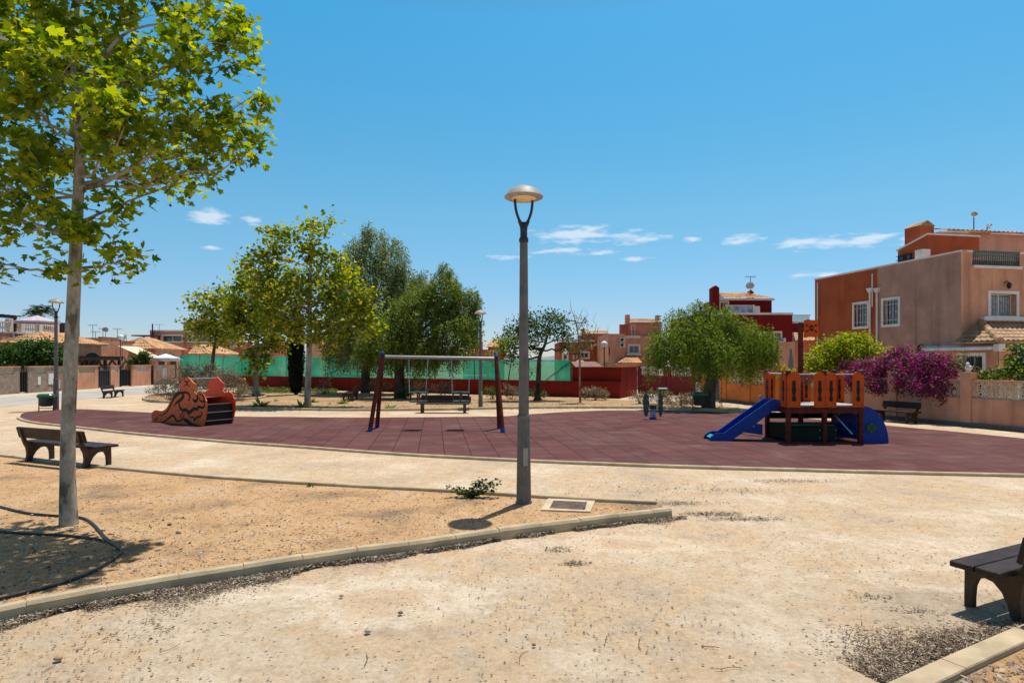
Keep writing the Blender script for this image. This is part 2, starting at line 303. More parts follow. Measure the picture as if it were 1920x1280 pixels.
# rubber play surface with square tiles
def play_mat():
    m = bpy.data.materials.new('rubber tiles'); m.use_nodes = True; t = m.node_tree; b = t.nodes['Principled BSDF']; b.inputs['Roughness'].default_value = .85; b.inputs['Specular IOR Level'].default_value = .08
    pos = N(t, 'ShaderNodeNewGeometry').outputs['Position']
    mp = N(t, 'ShaderNodeMapping'); mp.inputs['Rotation'].default_value = (0, 0, -math.atan2(.125, .992)); mp.inputs['Location'].default_value = (-.208, .1, 0)
    t.links.new(pos, mp.inputs[0])
    br = N(t, 'ShaderNodeTexBrick'); br.offset = 0; br.squash = 1; br.inputs['Scale'].default_value = 1; br.inputs['Brick Width'].default_value = .568; br.inputs['Row Height'].default_value = .568; br.inputs['Mortar Size'].default_value = .0105; br.inputs['Mortar Smooth'].default_value = .2
    br.inputs['Color1'].default_value = (.142,.054,.052,1); br.inputs['Color2'].default_value = (.086,.036,.036,1); br.inputs['Mortar'].default_value = (.045,.018,.017,1); br.inputs['Bias'].default_value = -.1
    t.links.new(mp.outputs[0], br.inputs[0])
    n = N(t, 'ShaderNodeTexNoise'); n.inputs['Scale'].default_value = .35; n.inputs['Detail'].default_value = 7; t.links.new(pos, n.inputs['Vector'])
    n2 = N(t, 'ShaderNodeTexNoise'); n2.inputs['Scale'].default_value = 110; n2.inputs['Detail'].default_value = 3; t.links.new(pos, n2.inputs['Vector'])
    mx = N(t, 'ShaderNodeMix', data_type='RGBA'); t.links.new(M(t, 'MULTIPLY_ADD', n.outputs[0], 1.9, -.72, clamp=True), mx.inputs[0]); t.links.new(br.outputs[0], mx.inputs[6]); mx.inputs[7].default_value = (.140,.078,.076,1)
    sp = N(t, 'ShaderNodeTexNoise'); sp.inputs['Scale'].default_value = 1.3; sp.inputs['Detail'].default_value = 8; t.links.new(pos, sp.inputs['Vector'])
    ms = N(t, 'ShaderNodeMix', data_type='RGBA'); t.links.new(M(t, 'MULTIPLY', M(t, 'MULTIPLY_ADD', sp.outputs[0], 4, -2.1, clamp=True), .55), ms.inputs[0]); t.links.new(mx.outputs[2], ms.inputs[6]); ms.inputs[7].default_value = (.20,.14,.11,1)
    mm = N(t, 'ShaderNodeMix', data_type='RGBA', blend_type='MULTIPLY'); mm.inputs[0].default_value = .9; cr = N(t, 'ShaderNodeValToRGB'); cr.color_ramp.elements[0].position = .3; cr.color_ramp.elements[1].position = .7; cr.color_ramp.elements[0].color = (.6,.6,.6,1); cr.color_ramp.elements[1].color = (1.25,1.25,1.25,1)
    t.links.new(n2.outputs[0], cr.inputs[0]); t.links.new(ms.outputs[2], mm.inputs[6]); t.links.new(cr.outputs[0], mm.inputs[7])
    m2 = N(t, 'ShaderNodeMix', data_type='RGBA'); t.links.new(M(t, 'MULTIPLY', br.outputs['Fac'], .8), m2.inputs[0]); t.links.new(mm.outputs[2], m2.inputs[6]); m2.inputs[7].default_value = (.035,.015,.014,1)
    t.links.new(m2.outputs[2], b.inputs['Base Color'])
    bp = N(t, 'ShaderNodeBump'); bp.inputs['Strength'].default_value = .4; bp.inputs['Distance'].default_value = .01; t.links.new(M(t, 'SUBTRACT', n2.outputs[0], M(t, 'MULTIPLY', br.outputs['Fac'], 2)), bp.inputs['Height']); t.links.new(bp.outputs[0], b.inputs['Normal'])
    return m
FRONT = [(36,784),(48,789.5),(80,795),(141,801),(239,812.5),(340,821.5),(450,831),(560,838.5),(680,847.5),(802,855.5),(969,864),(1098,869.5),(1317,877.5),(1480,881.5),(1650,886.5),(1917,892.5),(2120,898)]
BACK = [(2120,846),(1920,822.5),(1800,810.5),(1663,798),(1560,789),(1480,782),(1395,775.5),(1300,771),(1200,769.5),(1131,769.8),(1060,772.5),(1000,776.2),(940,780.5),(820,782),(660,783),(560,782),(433,781),(350,777.5),(284,773.8),(200,769.5),(143,767.2),(60,771.6),(40,776)]
fr = catmull([gp(x, y) for x, y in FRONT], 6); bk = catmull([gp(x, y) for x, y in BACK], 6)
sheet('play_surface', fr + bk, .012, play_mat())
def kerb(name, pts, wid, h, stone, z0=-.05, m=None, ch=.02, gap=.008):
    """a run of kerb stones laid along pts, body to the left of the run"""
    P = resample([Vector((p[0], p[1], 0)) for p in pts], stone); b = MB()
    for i in range(len(P)-1):
        a, c = P[i], P[i+1]; t = (c-a).normalized(); n = Vector((-t.y, t.x, 0)); a = a + t*gap*.5; c = c - t*gap*.5
        jit = random.uniform(-.004, .004); zz = h + random.uniform(-.003, .003)
        prof = [(0, z0), (0, zz-ch*1.4), (ch, zz), (wid-ch*.5, zz), (wid, zz-ch*.5), (wid, z0)]
        A = [a + n*(u+jit) + Vector((0,0,z)) for u, z in prof]; B = [c + n*(u+jit) + Vector((0,0,z)) for u, z in prof]
        k = len(prof); e = .006
        b.add(A + B, [tuple(range(k)), tuple(range(2*k-1, k-1, -1))] + [(j, k+j, k+(j+1)%k, (j+1)%k) for j in range(k)])
        # mortar between two stones, a little lower
        if i:
            a2 = P[i]; b.add([a2 + t*q + n*(u*.96+.002+jit) + Vector((0,0,z-.012)) for q in (-gap, gap) for u, z in prof], [tuple(range(k)), tuple(range(2*k-1, k-1, -1))] + [(j, k+j, k+(j+1)%k, (j+1)%k) for j in range(k)])
    o = b.build(name, m or M_KERB); tag(o, kind='structure'); return o
# kerb round the play surface: front run, its face to the camera
kerb('kerb', [gp(x, y + 4.6 - (3 if x < 60 else 0)) for x, y in FRONT] if False else [p + Vector((0, -.12, 0)) for p in catmull([gp(x, y) for x, y in FRONT], 6)], .10, .055, 1.0, ch=.012)
# triangular bed in front: main kerb, far kerb, soil
K1 = [(-330,1242),(-120,1197),(82,1151),(247,1120),(390,1096),(516,1076),(630.5,1055.5),(734,1044),(828.6,1029.8),(913,1016),(995.5,1003.7),(1070,995),(1137,986),(1203,978),(1260.6,971.6)]
kp = [gp(x, y) for x, y in K1]
kerb('kerb', kp, .105, .124, .5265, ch=.02)
K2 = [(1240,947.5),(1117,942),(1026,936.5),(968,932.5),(837,924),(700,917),(560,909.5),(380,897),(200,880),(90,867.5),(0,856.5),(-120,843)]
k2 = [gp(x, y) for x, y in K2]
kerb('kerb', k2[::-1], .075, .055, 1.0, ch=.008)
bed = [p + Vector((0,.05,0)) for p in kp] + [p for p in k2]
sheet('soil', bed, .010, G_SOIL)
# bed at the lower right, below the kerb's top
K3 = [(2150,1110),(1920,1200),(1860,1228),(1777,1268),(1640,1335),(1420,1450)]
k3 = [gp(x, y, .05) for x, y in K3]
kerb('kerb', [p for p in k3[::-1]], .15, .052, 1.0, ch=.006)
sheet('soil', [(p.x, p.y-.0) for p in k3[::-1]] + [(k3[0].x+3, k3[0].y-1), (k3[-1].x+4, k3[-1].y-1.5)], .006, G_SOIL)
# back bed in front of the court wall
BK = [(400,765.5),(560,769.5),(660,770.5),(830,769.5),(901,767.5),(1000,766),(1100,765.5),(1240,766.5),(1330,770),(1392,773.5)]
bkp = catmull([gp(x, y) for x, y in BK], 5)
kerb('kerb', bkp, .13, .10, 1.0, ch=.02)
FARL = [(1392,766),(1330,757),(1240,751.5),(1164,749.5),(1100,746.5),(880,741),(600,733),(450,728),(430,745)]
sheet('soil', [p + Vector((0,.06,0)) for p in bkp] + [gp(x, y) for x, y in FARL], .009, G_BACK)
# small inner kerb beside the cypress and the oval bed round the grey bushes
kerb('kerb', [gp(x, y) for x, y in ((548,737),(600,738.5),(650,740),(700,741))], .12, .12, 1.0)
OV = [(268,750.5),(300,755),(380,755),(440,751.5),(480,748.5),(500,745),(494,741),(470,739),(400,737.5),(330,738.5),(285,742),(270,746)]
ovp = catmull([gp(x, y) for x, y in OV], 6, closed=True)
kerb('kerb', ovp + [ovp[0]], .12, .11, .9)
sheet('soil', ovp, .011, G_BACK)
# road and pavement on the left, pale street behind the court on the right
sheet('road', [(-22.5,20),(-22.5,200),(-27.8,200),(-27.8,20)], .004, M_ROAD)
sheet('pavement', [(-27.8,10),(-27.8,200),(-30.4,200),(-30.4,10)], .008, M_PAVE)
sheet('road', [(6.2,32.0),(9.6,28.6),(12.5,24.8),(13.3,26),(12,29.9),(11.8,34.8),(9.5,39),(5,41.5),(-30,56),(-30,53),(5.6,36)], .004, M_PAVE)
# low hills at the horizon, air haze put into their blue grey colour
h = MB(); n = 90; top = []; 
for i in range(n): 
    a = -1.0 + 2.0*i/(n-1); R = 2600; zz = 8 + 34*abs(math.sin(i*.13+1.0))*(.6+.4*math.sin(i*.41)) + 6*math.sin(i*.9)
    top.append((R*math.sin(a), R*math.cos(a), max(zz, 4)))
for i in range(n-1):
    a, c = top[i], top[i+1]; h.quad((a[0]*.96,a[1]*.96,0),(c[0]*.96,c[1]*.96,0),c,a); h.quad(a,c,(c[0]*1.04,c[1]*1.04,0),(a[0]*1.04,a[1]*1.04,0))
tag(h.build('hills', mat('hills', (.20,.23,.26), .95, var=.1, vscale=.004)), kind='structure')

# loose grit: small stones, chips and dry litter
def scatter(name, pts, smin, smax, mats, flat=.5, z=.01, seed=1, elong=1.0, K=0, lift=0):
    r = np.random.default_rng(seed); n = len(pts); base = np.array([(1,0,0),(-.5,.87,0),(-.5,-.87,0),(0,0,1.0),(.2,.1,-.5)])
    F3 = [(0,1,3),(1,2,3),(2,0,3)]
    V = np.zeros((n, 3, 3, 3)); s = r.uniform(0, 1, n)**3*(smax-smin)+smin; a = r.uniform(0, 6.28, n)
    for k, f in enumerate(F3):
        for j, idx in enumerate(f):
            bx = base[idx] + r.normal(0, .0, 3); x = bx[0]*s*elong; y = bx[1]*s; zz = bx[2]*s*flat
            V[:, k, j, 0] = pts[:, 0] + x*np.cos(a) - y*np.sin(a); V[:, k, j, 1] = pts[:, 1] + x*np.sin(a) + y*np.cos(a); V[:, k, j, 2] = z + zz + (lift*r.uniform(0,1,1)[0])
    mi = np.repeat(r.integers(0, len(mats), n), 3)
    o = fast_mesh(name, V.reshape(-1, 3, 3), 3, mats, mi=mi); return o
def flakes(name, pts, smin, smax, mats, z=.012, seed=1, elong=2.5, tilt=.5, hmax=.02):
    r = np.random.default_rng(seed); n = len(pts); s = r.uniform(smin, smax, n); a = r.uniform(0, 6.28, n); u = np.stack([np.cos(a), np.sin(a), r.normal(0, tilt*.5, n)], 1); v = np.stack([-np.sin(a), np.cos(a), r.normal(0, tilt, n)], 1)
    c = np.stack([pts[:, 0], pts[:, 1], z + r.uniform(0, 1, n)**2*hmax + s*.15], 1)
    V = np.stack([c-u*s[:,None]*elong*.5, c-v*s[:,None]*.5, c+u*s[:,None]*elong*.5, c+v*s[:,None]*.5], 1)
    return fast_mesh(name, V, 4, mats, mi=r.integers(0, len(mats), n))
M_ST = [mat('stone pale', (.50,.42,.32), .9, vscale=20), mat('stone brown', (.28,.18,.12), .9, vscale=20), mat('stone tan', (.42,.29,.18), .9, vscale=20)]
M_LT = [mat('litter grey', (.33,.28,.23), .9, vscale=20), mat('litter dark', (.10,.07,.048), .9, vscale=20), mat('litter straw', (.52,.43,.31), .9, vscale=20)]
def rnd_img(n, x0, x1, y0, y1, seed):
    r = np.random.default_rng(seed); k = r.uniform(0, 1, n); px = r.uniform(x0, x1, n); py = y0 + (y1-y0)*k; Y = F*EYE/(py-HZ); return np.stack([(px-960)/F*Y, Y], 1)
from mathutils.geometry import intersect_point_line
kn = np.array([[p.x, p.y] for p in kp]); k2n = np.array([[p.x, p.y] for p in k2[::-1]])
def ky(x): return np.interp(x, kn[:, 0], kn[:, 1])
def ky2(x): return np.interp(x, k2n[:, 0], k2n[:, 1])
p = rnd_img(9000, -60, 1980, 905, 1340, 3); inb = (p[:, 1] > ky(p[:, 0])-.02) & (p[:, 1] < ky(p[:, 0])+.13) & (p[:, 0] < 2.3)
clump = np.sin(p[:,0]*1.9+1)+np.sin(p[:,1]*2.7+p[:,0])+RNG.normal(0,.8,len(p)); sel = ~inb & (clump > .35)
tag(scatter('gravel', p[sel], .003, .015, M_ST, .7, seed=4), kind='stuff')
p = rnd_img(24000, -60, 1240, 862, 1160, 5); inb = (p[:, 1] > ky(p[:, 0])+.12) & (p[:, 1] < ky2(p[:, 0])-.1) & (p[:, 0] < 2.1)
tag(scatter('gravel', p[inb], .004, .022, M_ST+[mat('soil clod', (.50,.31,.16), .95, vscale=20), mat('soil clod dark', (.36,.22,.12), .95, vscale=20)], .6, seed=6), kind='stuff')
tag(flakes('leaf_litter', p[inb][::4] + .02, .006, .020, M_LT, seed=8), kind='stuff')
# drifts of dry needles against the kerb
def drift(segs, n, seed, w=.16):
    r = np.random.default_rng(seed); o = []
    for x0, x1, wid, dens in segs:
        k = int(n*dens*(x1-x0)); x = r.uniform(x0, x1, k); e = np.clip(np.minimum(x-x0, x1-x)/.35, .15, 1)
        d = np.abs(r.normal(0, .42, k)*wid*e*(.7+.5*np.sin(x*4.1)+.25*np.sin(x*11)))*np.where(r.uniform(0,1,k)<.12, 2.4, 1.0); o.append(np.stack([x+r.normal(0,.02,k), ky(x)-.02-d-.4*d*0], 1))
    return np.concatenate(o)
dp = drift([(-5.5,-3.0,.40,1.5),(-3.3,-1.55,.38,1.6),(-1.6,-1.0,.18,1.0),(-.9,-.15,.22,1.0),(.05,.5,.12,.5),(.75,1.45,.22,.6),(1.5,2.2,.2,.55)], 4300, 11)
tag(flakes('leaf_litter', dp, .003, .009, M_LT+[M_LT[1], mat('litter brown', (.20,.13,.08), .9, vscale=20)], seed=12, elong=5, hmax=.028), kind='stuff')
r = np.random.default_rng(14); t_ = r.uniform(0, 1, 13000); A = np.array([2.35, 3.72]); B = np.array([4.1, 4.62]); off = np.abs(r.normal(0, .30, 13000))*np.interp(t_, [0,.25,.6,1], [.55,1.0,.5,.15])
rp = A + (B-A)*t_[:, None] + np.stack([-.46*off, .89*off], 1)
tag(flakes('leaf_litter', rp, .003, .010, M_LT+[M_LT[1], M_LT[1], mat('litter rust', (.24,.13,.07), .9, vscale=20)], seed=15, elong=5, hmax=.024), kind='stuff')
r = np.random.default_rng(24); q = np.stack([r.uniform(2.6, 5.5, 5200), r.uniform(2.6, 4.6, 5200)], 1); q = q[(q[:,1] < 3.6+(q[:,0]-2.35)*.5)]
tag(scatter('gravel', q, .006, .026, M_ST, .7, seed=25), kind='stuff'); tag(flakes('leaf_litter', q[::3]+.01, .008, .03, M_LT, seed=26), kind='stuff')
# streaks of litter on the sand beyond the bed's tip, and twigs
st = np.concatenate([np.stack([r.normal(cx, sx, n_), r.normal(cy, sy, n_)], 1) for cx, cy, sx, sy, n_ in ((2.6,8.0,.22,.05,350),(2.3,8.6,.28,.06,260),(3.0,7.75,.25,.04,300),(.5,6.5,.08,.04,90),(.62,6.05,.07,.03,90),(4.6,10.2,.5,.06,260),(3.4,9.4,.5,.12,200),(2.0,9.6,.8,.3,260),(3.25,4.9,.1,.03,40),(3.05,5.2,.12,.03,40),(-2.6,4.5,.3,.1,50),(-9.5,15,.6,.1,100))])
tag(flakes('leaf_litter', np.concatenate([st, st+RNG.normal(0,.03,st.shape)]), .003, .012, M_LT+[M_LT[1]], seed=31, elong=4), kind='stuff')
tw = MB()
for i in range(20):
    x, y = rnd_img(1, 0, 1900, 920, 1270, 100+i)[0]; a = random.uniform(0, 3.14); L = random.uniform(.04, .22); pts = [Vector((x, y, .012))]
    for k in range(4): a += random.uniform(-.5, .5); pts.append(pts[-1] + Vector((math.cos(a), math.sin(a), 0))*L/4 + Vector((0, 0, random.uniform(-.002, .004))))
    tw.tube(pts, random.uniform(.0015, .0035), 4)
tag(tw.build('twigs', M_LT[1]), kind='stuff')
# larger stones lying about, one by one
for i, (px, py, s, lb) in enumerate(((335,1001,.035,'brown stone on the soil, the largest right of the hose'),(318,986,.028,'tan stone just above and left of the largest stone on the soil'),(110,1240,.03,'pale stone near the lower left corner below the kerb'),(690,1188,.026,'reddish stone alone on the sand at bottom centre'),(751,1153,.022,'small stone on the pale crusty patch below the kerb'),(306,977,.020,'pebble on the soil nearest the far kerb'),(192,965,.02,'pebble on the soil just right of the near tree foot'),(1001,1213,.016,'small dark stone below the kerb under the main lamp'),(640,1121,.02,'stone at the left end of the pale crusty patch'),(15,1008,.03,'stone lying between the two hoses at the left edge'),(1588,1238,.014,'small stone left of the litter drift at bottom right'))):
    q = gp(px, py); b = MB(); b.ball((q.x, q.y, .012+s*.5), s, 8, (1, .8, .62))
    b.v = [(x+random.uniform(-.12,.12)*s, y+random.uniform(-.12,.12)*s, max(z+random.uniform(-.1,.1)*s, .008)) for x, y, z in b.v]
    o = b.build('stone', M_ST[i % 3], smooth=60); tag(o, lb, 'stone', 'loose stones')
# irrigation hose
HP = [(-60,938),(0,953),(50,965),(100,970),(150,973.5),(172,984),(190,1003),(200,1014),(222,1030),(228,1038),(212,1053),(170,1078),(110,1100),(40,1118),(-60,1142)]
b = MB(); b.tube(catmull([gp(x, y)+Vector((0,0,.028)) for x, y in HP], 8), .015, 8)
tag(b.build('garden_hose', mat('hose', (.012,.014,.016), .35, spec=.5), smooth=True), 'black irrigation hose looping round the foot of the near plane tree', 'hose')
b = MB(); b.tube(catmull([gp(x, y)+Vector((0,0,.024)) for x, y in ((-60,996),(0,1000),(60,1004),(120,1007),(165,1012),(200,1018),(224,1029))], 8), .015, 8)
tag(b.build('garden_hose', mat('hose2', (.012,.014,.016), .35, spec=.5), smooth=True), 'straight black irrigation pipe across the soil joining the looping hose', 'hose')
# inspection cover
t = thing('manhole', 'brown metal inspection cover in a square concrete frame beside the lamp post', 'manhole', gp(1066, 950))
cs = [gp(x, y) for x, y in ((1028,937.5),(1116,941.5),(1107,962.5),(1014,959))]; ci = [gp(x, y) for x, y in ((1038,941.5),(1101,944.5),(1096,959.5),(1030,956.3))]
up = lambda q, z: Vector((q.x, q.y, z)); b = MB()
for i in range(4): j = (i+1) % 4; b.add([up(cs[i],-.02),up(cs[j],-.02),up(cs[j],.03),up(cs[i],.03),up(ci[i],.03),up(ci[j],.03),up(ci[i],.0),up(ci[j],.0)], [(0,1,2,3),(3,2,5,4),(4,5,7,6)])
b.build('frame', mat('frame concrete', (.58,.46,.31), .9, bump=.3, bscale=80), t)
b = MB(); c0 = sum(ci, Vector())/4; ins = [c0+(q-c0)*.97 for q in ci]; b.add([up(q,.0) for q in ins]+[up(q,.026) for q in ins], [(3,2,1,0),(4,5,6,7),(0,1,5,4),(1,2,6,5),(2,3,7,6),(3,0,4,7)])
b.build('cover', mat('rusty cover', (.13,.075,.055), .6, var=.3, vscale=12, bump=.8, bscale=70), t)
# ------------------------------------------------------------------ street lamps
M_POST = mat('lamp post grey', (.150,.135,.128), .6, metal=.0, var=.15, vscale=6, bump=.1)
M_CAP = mat('lamp hood', (.34,.325,.30), .55, var=.15, vscale=8)
M_DARK = mat('dark metal', (.035,.033,.033), .5, var=.1)
M_LENS = mat('lamp lens', (.80,.58,.33), .4, var=.1)
M_WHT = mat('white plaster', (.74,.69,.63), .8, var=.06)
M_STEEL = mat('galvanised steel', (.55,.55,.56), .32, metal=.85, var=.08)
def lamp(loc, rz, sc_, label):
    t = thing('street_lamp', label, 'street lamp', (0,0,0), 'dome topped street lamps')
    fl = lambda k: 1.0 if k % 3 else .93
    b = MB(); b.lathe([(.118,0),(.116,.03),(.104,.05),(.088,1.20),(.084,1.22)], n=36, flute=fl); b.build('base_sleeve', M_POST, t, smooth=25)
    b = MB(); b.lathe([(.090,1.2),(.094,1.215),(.094,1.245),(.086,1.26)], n=24); b.build('collar', M_POST, t, smooth=True)
    b = MB(); b.lathe([(.074,1.25),(.056,3.66),(.052,3.68)], n=36, flute=fl); b.build('pole', M_POST, t, smooth=25)
    b = MB(); b.lathe([(.054,3.68),(.066,3.69),(.066,3.74),(.050,3.76),(.05,3.84),(.055,3.93),(.03,3.97)], n=20); b.build('neck', M_DARK, t, smooth=40)
    b = MB(); pt_ = Plane((0,-.086),(1,0)); b.box(-.035,.035,-.104,-.080,.55,.80); b.build('hatch', M_CAP, t)
    for s in (-1, 1):
        b = MB(); b.tube(catmull([(s*.02,0,3.88),(s*.06,0,3.98),(s*.105,0,4.10),(s*.125,0,4.22),(s*.128,0,4.32)], 5), [.026]*6+[.019]*13+[.028,.04], 10); b.build('arm', M_DARK, t, smooth=True)
    b = MB(); b.lathe([(.235,4.30),(.268,4.313),(.276,4.325),(.215,4.408),(.180,4.432),(.168,4.436),(.11,4.466),(.05,4.480),(.004,4.483)], n=40); b.build('hood', M_CAP, t, smooth=35)
    b = MB(); b.lathe([(.004,4.272),(.08,4.275),(.15,4.288),(.20,4.31),(.21,4.33),(.004,4.34)], n=36); b.build('lens', M_LENS, t, smooth=True)
    t.location = loc; t.rotation_euler = (0,0,rz); t.scale = (sc_,)*3; return t
lamp(gp(982, 944), math.radians(15), .995, 'tall grey street lamp in the middle foreground with a pale domed hood')
lamp(gp(105, 768.5), math.radians(55), 1.02, 'grey domed street lamp beside the green litter bin behind the near tree trunk')
lamp(gp(901, 765.5), math.radians(40), .93, 'grey domed street lamp behind the right end of the swing frame')
def globe_lamp(loc, h, label, r=.19):
    t = thing('globe_lamp', label, 'street lamp', loc, 'globe street lamps'); x, y, z = loc
    b = MB(); b.lathe([(.07,0),(.06,.6),(.045,.65),(.035,h-.3),(.07,h-.26),(.07,h-.2)], loc, n=12); b.build('pole', M_POST, t, smooth=True)
    b = MB(); b.ball((x, y, z+h-.02), r, 20); b.build('globe', mat('globe', (.85,.83,.80), .3, var=.02), t, smooth=True)
globe_lamp(gp(226, 724.8), 3.9, 'white globe lamp on a thin post before the left garden wall', .21)
q = at(1133, 677, 36.0); globe_lamp((q.x, q.y, 0), 3.0, 'large white globe lamp rising behind the dark red court wall', .2)
q = at(503, 655, 70); globe_lamp((q.x, q.y, 0), 3.3, 'small white globe lamp against the tiled roof behind the green netting', .3)
q = at(1059, 660, 44); globe_lamp((q.x, q.y, 0), 2.7, 'pale globe lamp half hidden behind the thin bare tree', .2)

# ------------------------------------------------------------------ benches (u along, v to the front)
M_WOOD = mat('dark stained wood', (.032,.018,.015), .55, var=.35, vscale=7, bump=.35, bscale=60, spec=.28)
M_WD2 = mat('brown wood frame', (.065,.028,.012), .6, var=.3, vscale=7, bump=.3, bscale=50, spec=.4)
def bench_parts(t, L=2.3, inset=.23, green=None):
    fr = []
    for s in (inset, L-inset):
        # frame outline in (v,z): splayed back leg, arch, upright front leg, back post
        o = [(-.02,0),(.075,0),(.10,.10),(.15,.19),(.22,.25),(.29,.262),(.355,.235),(.385,.17),(.395,.07),(.395,0),(.465,0),(.465,.12),(.46,.34),(.05,.335),(-.005,.40),(-.055,.55),(-.082,.64),(-.125,.63),(-.10,.52),(-.055,.36),(-.012,.27),(.005,.16),(-.005,.07)]
        b = MB(); b.prism([(s-.03, v, z) for v, z in o], (.06, 0, 0)); b.build('frame', M_WD2, t)
    for v0 in (.045, .262):
        b = MB(); b.bbox(0, L, v0, v0+.205, .342, .388, .006); b.build('seat_plank', M_WOOD, t)
    b = MB(); mm = Matrix.Translation((0, -.062, .46)) @ Matrix.Rotation(math.radians(15), 4, 'X'); b.bbox(.10, L-.10, 0, .045, 0, .205, .006, mm); b.build('backrest', M_WOOD, t)
def bench(loc, ang, label, L=2.3, inset=.23, s=1.0):
    """loc: ground point under the left end of the seat's back edge; ang: direction of the seat's length"""
    t = thing('park_bench', label, 'bench', (0,0,0), 'dark wooden park benches')
    bench_parts(t, L, inset)
    t.location = loc; t.rotation_euler = (0,0,ang); t.scale = (s,)*3; return t
def bench_on(b1, b2, front_left, label, inset=.23, s=1.06):
    """b1,b2: feet of the two back legs; the front is to the left of b1->b2"""
    b1, b2 = Vector(b1[:2]), Vector(b2[:2]); u = (b2-b1).normalized(); L = (b2-b1).length/s + 2*inset; o = b1 - u*inset*s
    return bench((o.x, o.y, 0), math.atan2(u.y, u.x), label, L, inset, s)
bench_on(gp(50,866), gp(157.5,878), 1, 'dark wooden bench with its back to us, partly hidden by the near plane tree trunk')
# near bench: front edge away to the left, back towards the lower right
c0 = Vector((3.52, 4.95)); u = Vector((.9,.436)).normalized(); v = Vector((-u.y, u.x)); L = 2.2; o = c0 - v*.40
nb = bench((o.x, o.y, 0), math.atan2(u.y, u.x), 'nearest dark wooden bench, cut off by the right edge of the picture', L, .23, 1.03); nb.scale = (1.03, .84, 1.03)
b1 = Vector((-22.4,34.9)); b2 = Vector((-22.0,33.2)); bench_on(gp(214.5,743.3), gp(214.5,743.3)+Vector((0,0,0)) if False else gp(193,746.2), 1, 'distant brown bench beside the pale road on the left', .2, 1.0)
bench((-1.62, 23.95, 0), math.pi*.985, 'dark wooden bench behind the hanging swing seats, facing the playground', 2.05, .2, 1.0)
bench((-7.9, 30.4, 0), math.radians(97), 'dark bench in the shade of the pepper trees near the cypress', 2.0, .2, 1.1)
bench_on((13.02, 19.75), (12.62, 20.8), 1, 'dark wooden bench standing against the low pink garden wall', .2, 1.0)

# ------------------------------------------------------------------ litter bins
M_GRN = mat('green plastic', (.010,.13,.075), .4, var=.15, spec=.5); M_BIN = mat('brown bin wood', (.045,.030,.026), .6, var=.3)
def bin_(loc, rz, s, label):
    t = thing('litter_bin', label, 'litter bin', (0,0,0), 'green lidded litter bins')
    for sx in (-1, 1):
        b = MB(); b.tube([(sx*.235,0,0),(sx*.235,0,.56)], .018, 6); b.build('leg', M_BIN, t)
    b = MB(); b.box(-.235,.235,-.012,.012,.09,.115); b.build('crossbar', M_BIN, t)
    b = MB(); b.lathe([(.15,.17),(.19,.2),(.20,.46)], n=16, mat=Matrix.Diagonal((1.05,.8,1,1))); b.build('body', M_BIN, t, smooth=True)
    b = MB(); b.bbox(-.25,.25,-.17,.17,.46,.62,.05); b.build('lid', M_GRN, t, smooth=30)
    t.location = loc; t.rotation_euler = (0,0,rz); t.scale = (s,)*3
bin_(gp(86.5, 770.5), .15, 1.12, 'green lidded litter bin beside the left street lamp')
bin_(gp(1312, 769.5), 0.05, 1.22, 'green lidded litter bin beside the weeping pepper tree trunk')
bin_(gp(505, 726.5), .1, .98, 'small green litter bin before the red court wall near the cypress')
bin_(gp(1242, 752), -.1, 1.1, 'green litter bin half hidden by dry bushes behind the spring rocker')

# ------------------------------------------------------------------ swing frame
M_POLE = mat('red brown timber', (.13,.022,.012), .6, var=.25, vscale=6, bump=.2, spec=.15); M_BLU = mat('blue plastic', (.003,.040,.27), .45, var=.06, spec=.25)
t = thing('swing_set', 'swing frame with red brown poles, blue feet and a steel crossbeam', 'swing set', (-2.1, 17.9, 0))
for top, f1, f2 in ((Vector((-3.78,17.9,2.2)), gp(693,810), gp(707,802)), (Vector((-.46,17.9,2.1)), gp(943,811.5), gp(936,803.5))):
    for f in (f1, f2):
        d = (top-f); e = f + d*.055; a = d.cross(Vector((1,0,0))).normalized()
        b = MB(); b.tube([e, top + d.normalized()*.04], .062, 10); b.build('post', M_POLE, t, smooth=True)
        b = MB(); b.tube([f, f + d*.055], .066, 10); b.build('foot', M_BLU, t, smooth=True)
    b = MB(); b.lathe([(.064,-.05),(.068,.0),(.045,.04),(.02,.06),(.005,.11)], top + Vector((-.0,0,.03)), n=12); b.build('finial', M_BLU, t, smooth=True)
b = MB(); b.tube([(-3.70,17.9,2.125),(-.50,17.9,2.07)], .052, 14); b.build('crossbeam', mat('crossbeam steel', (.36,.35,.36), .4, metal=.6, var=.08), t, smooth=True); swing = t
M_RED = mat('red post', (.22,.02,.012), .5, var=.1); M_TEAL = mat('teal seat', (.012,.10,.10), .45, var=.1)
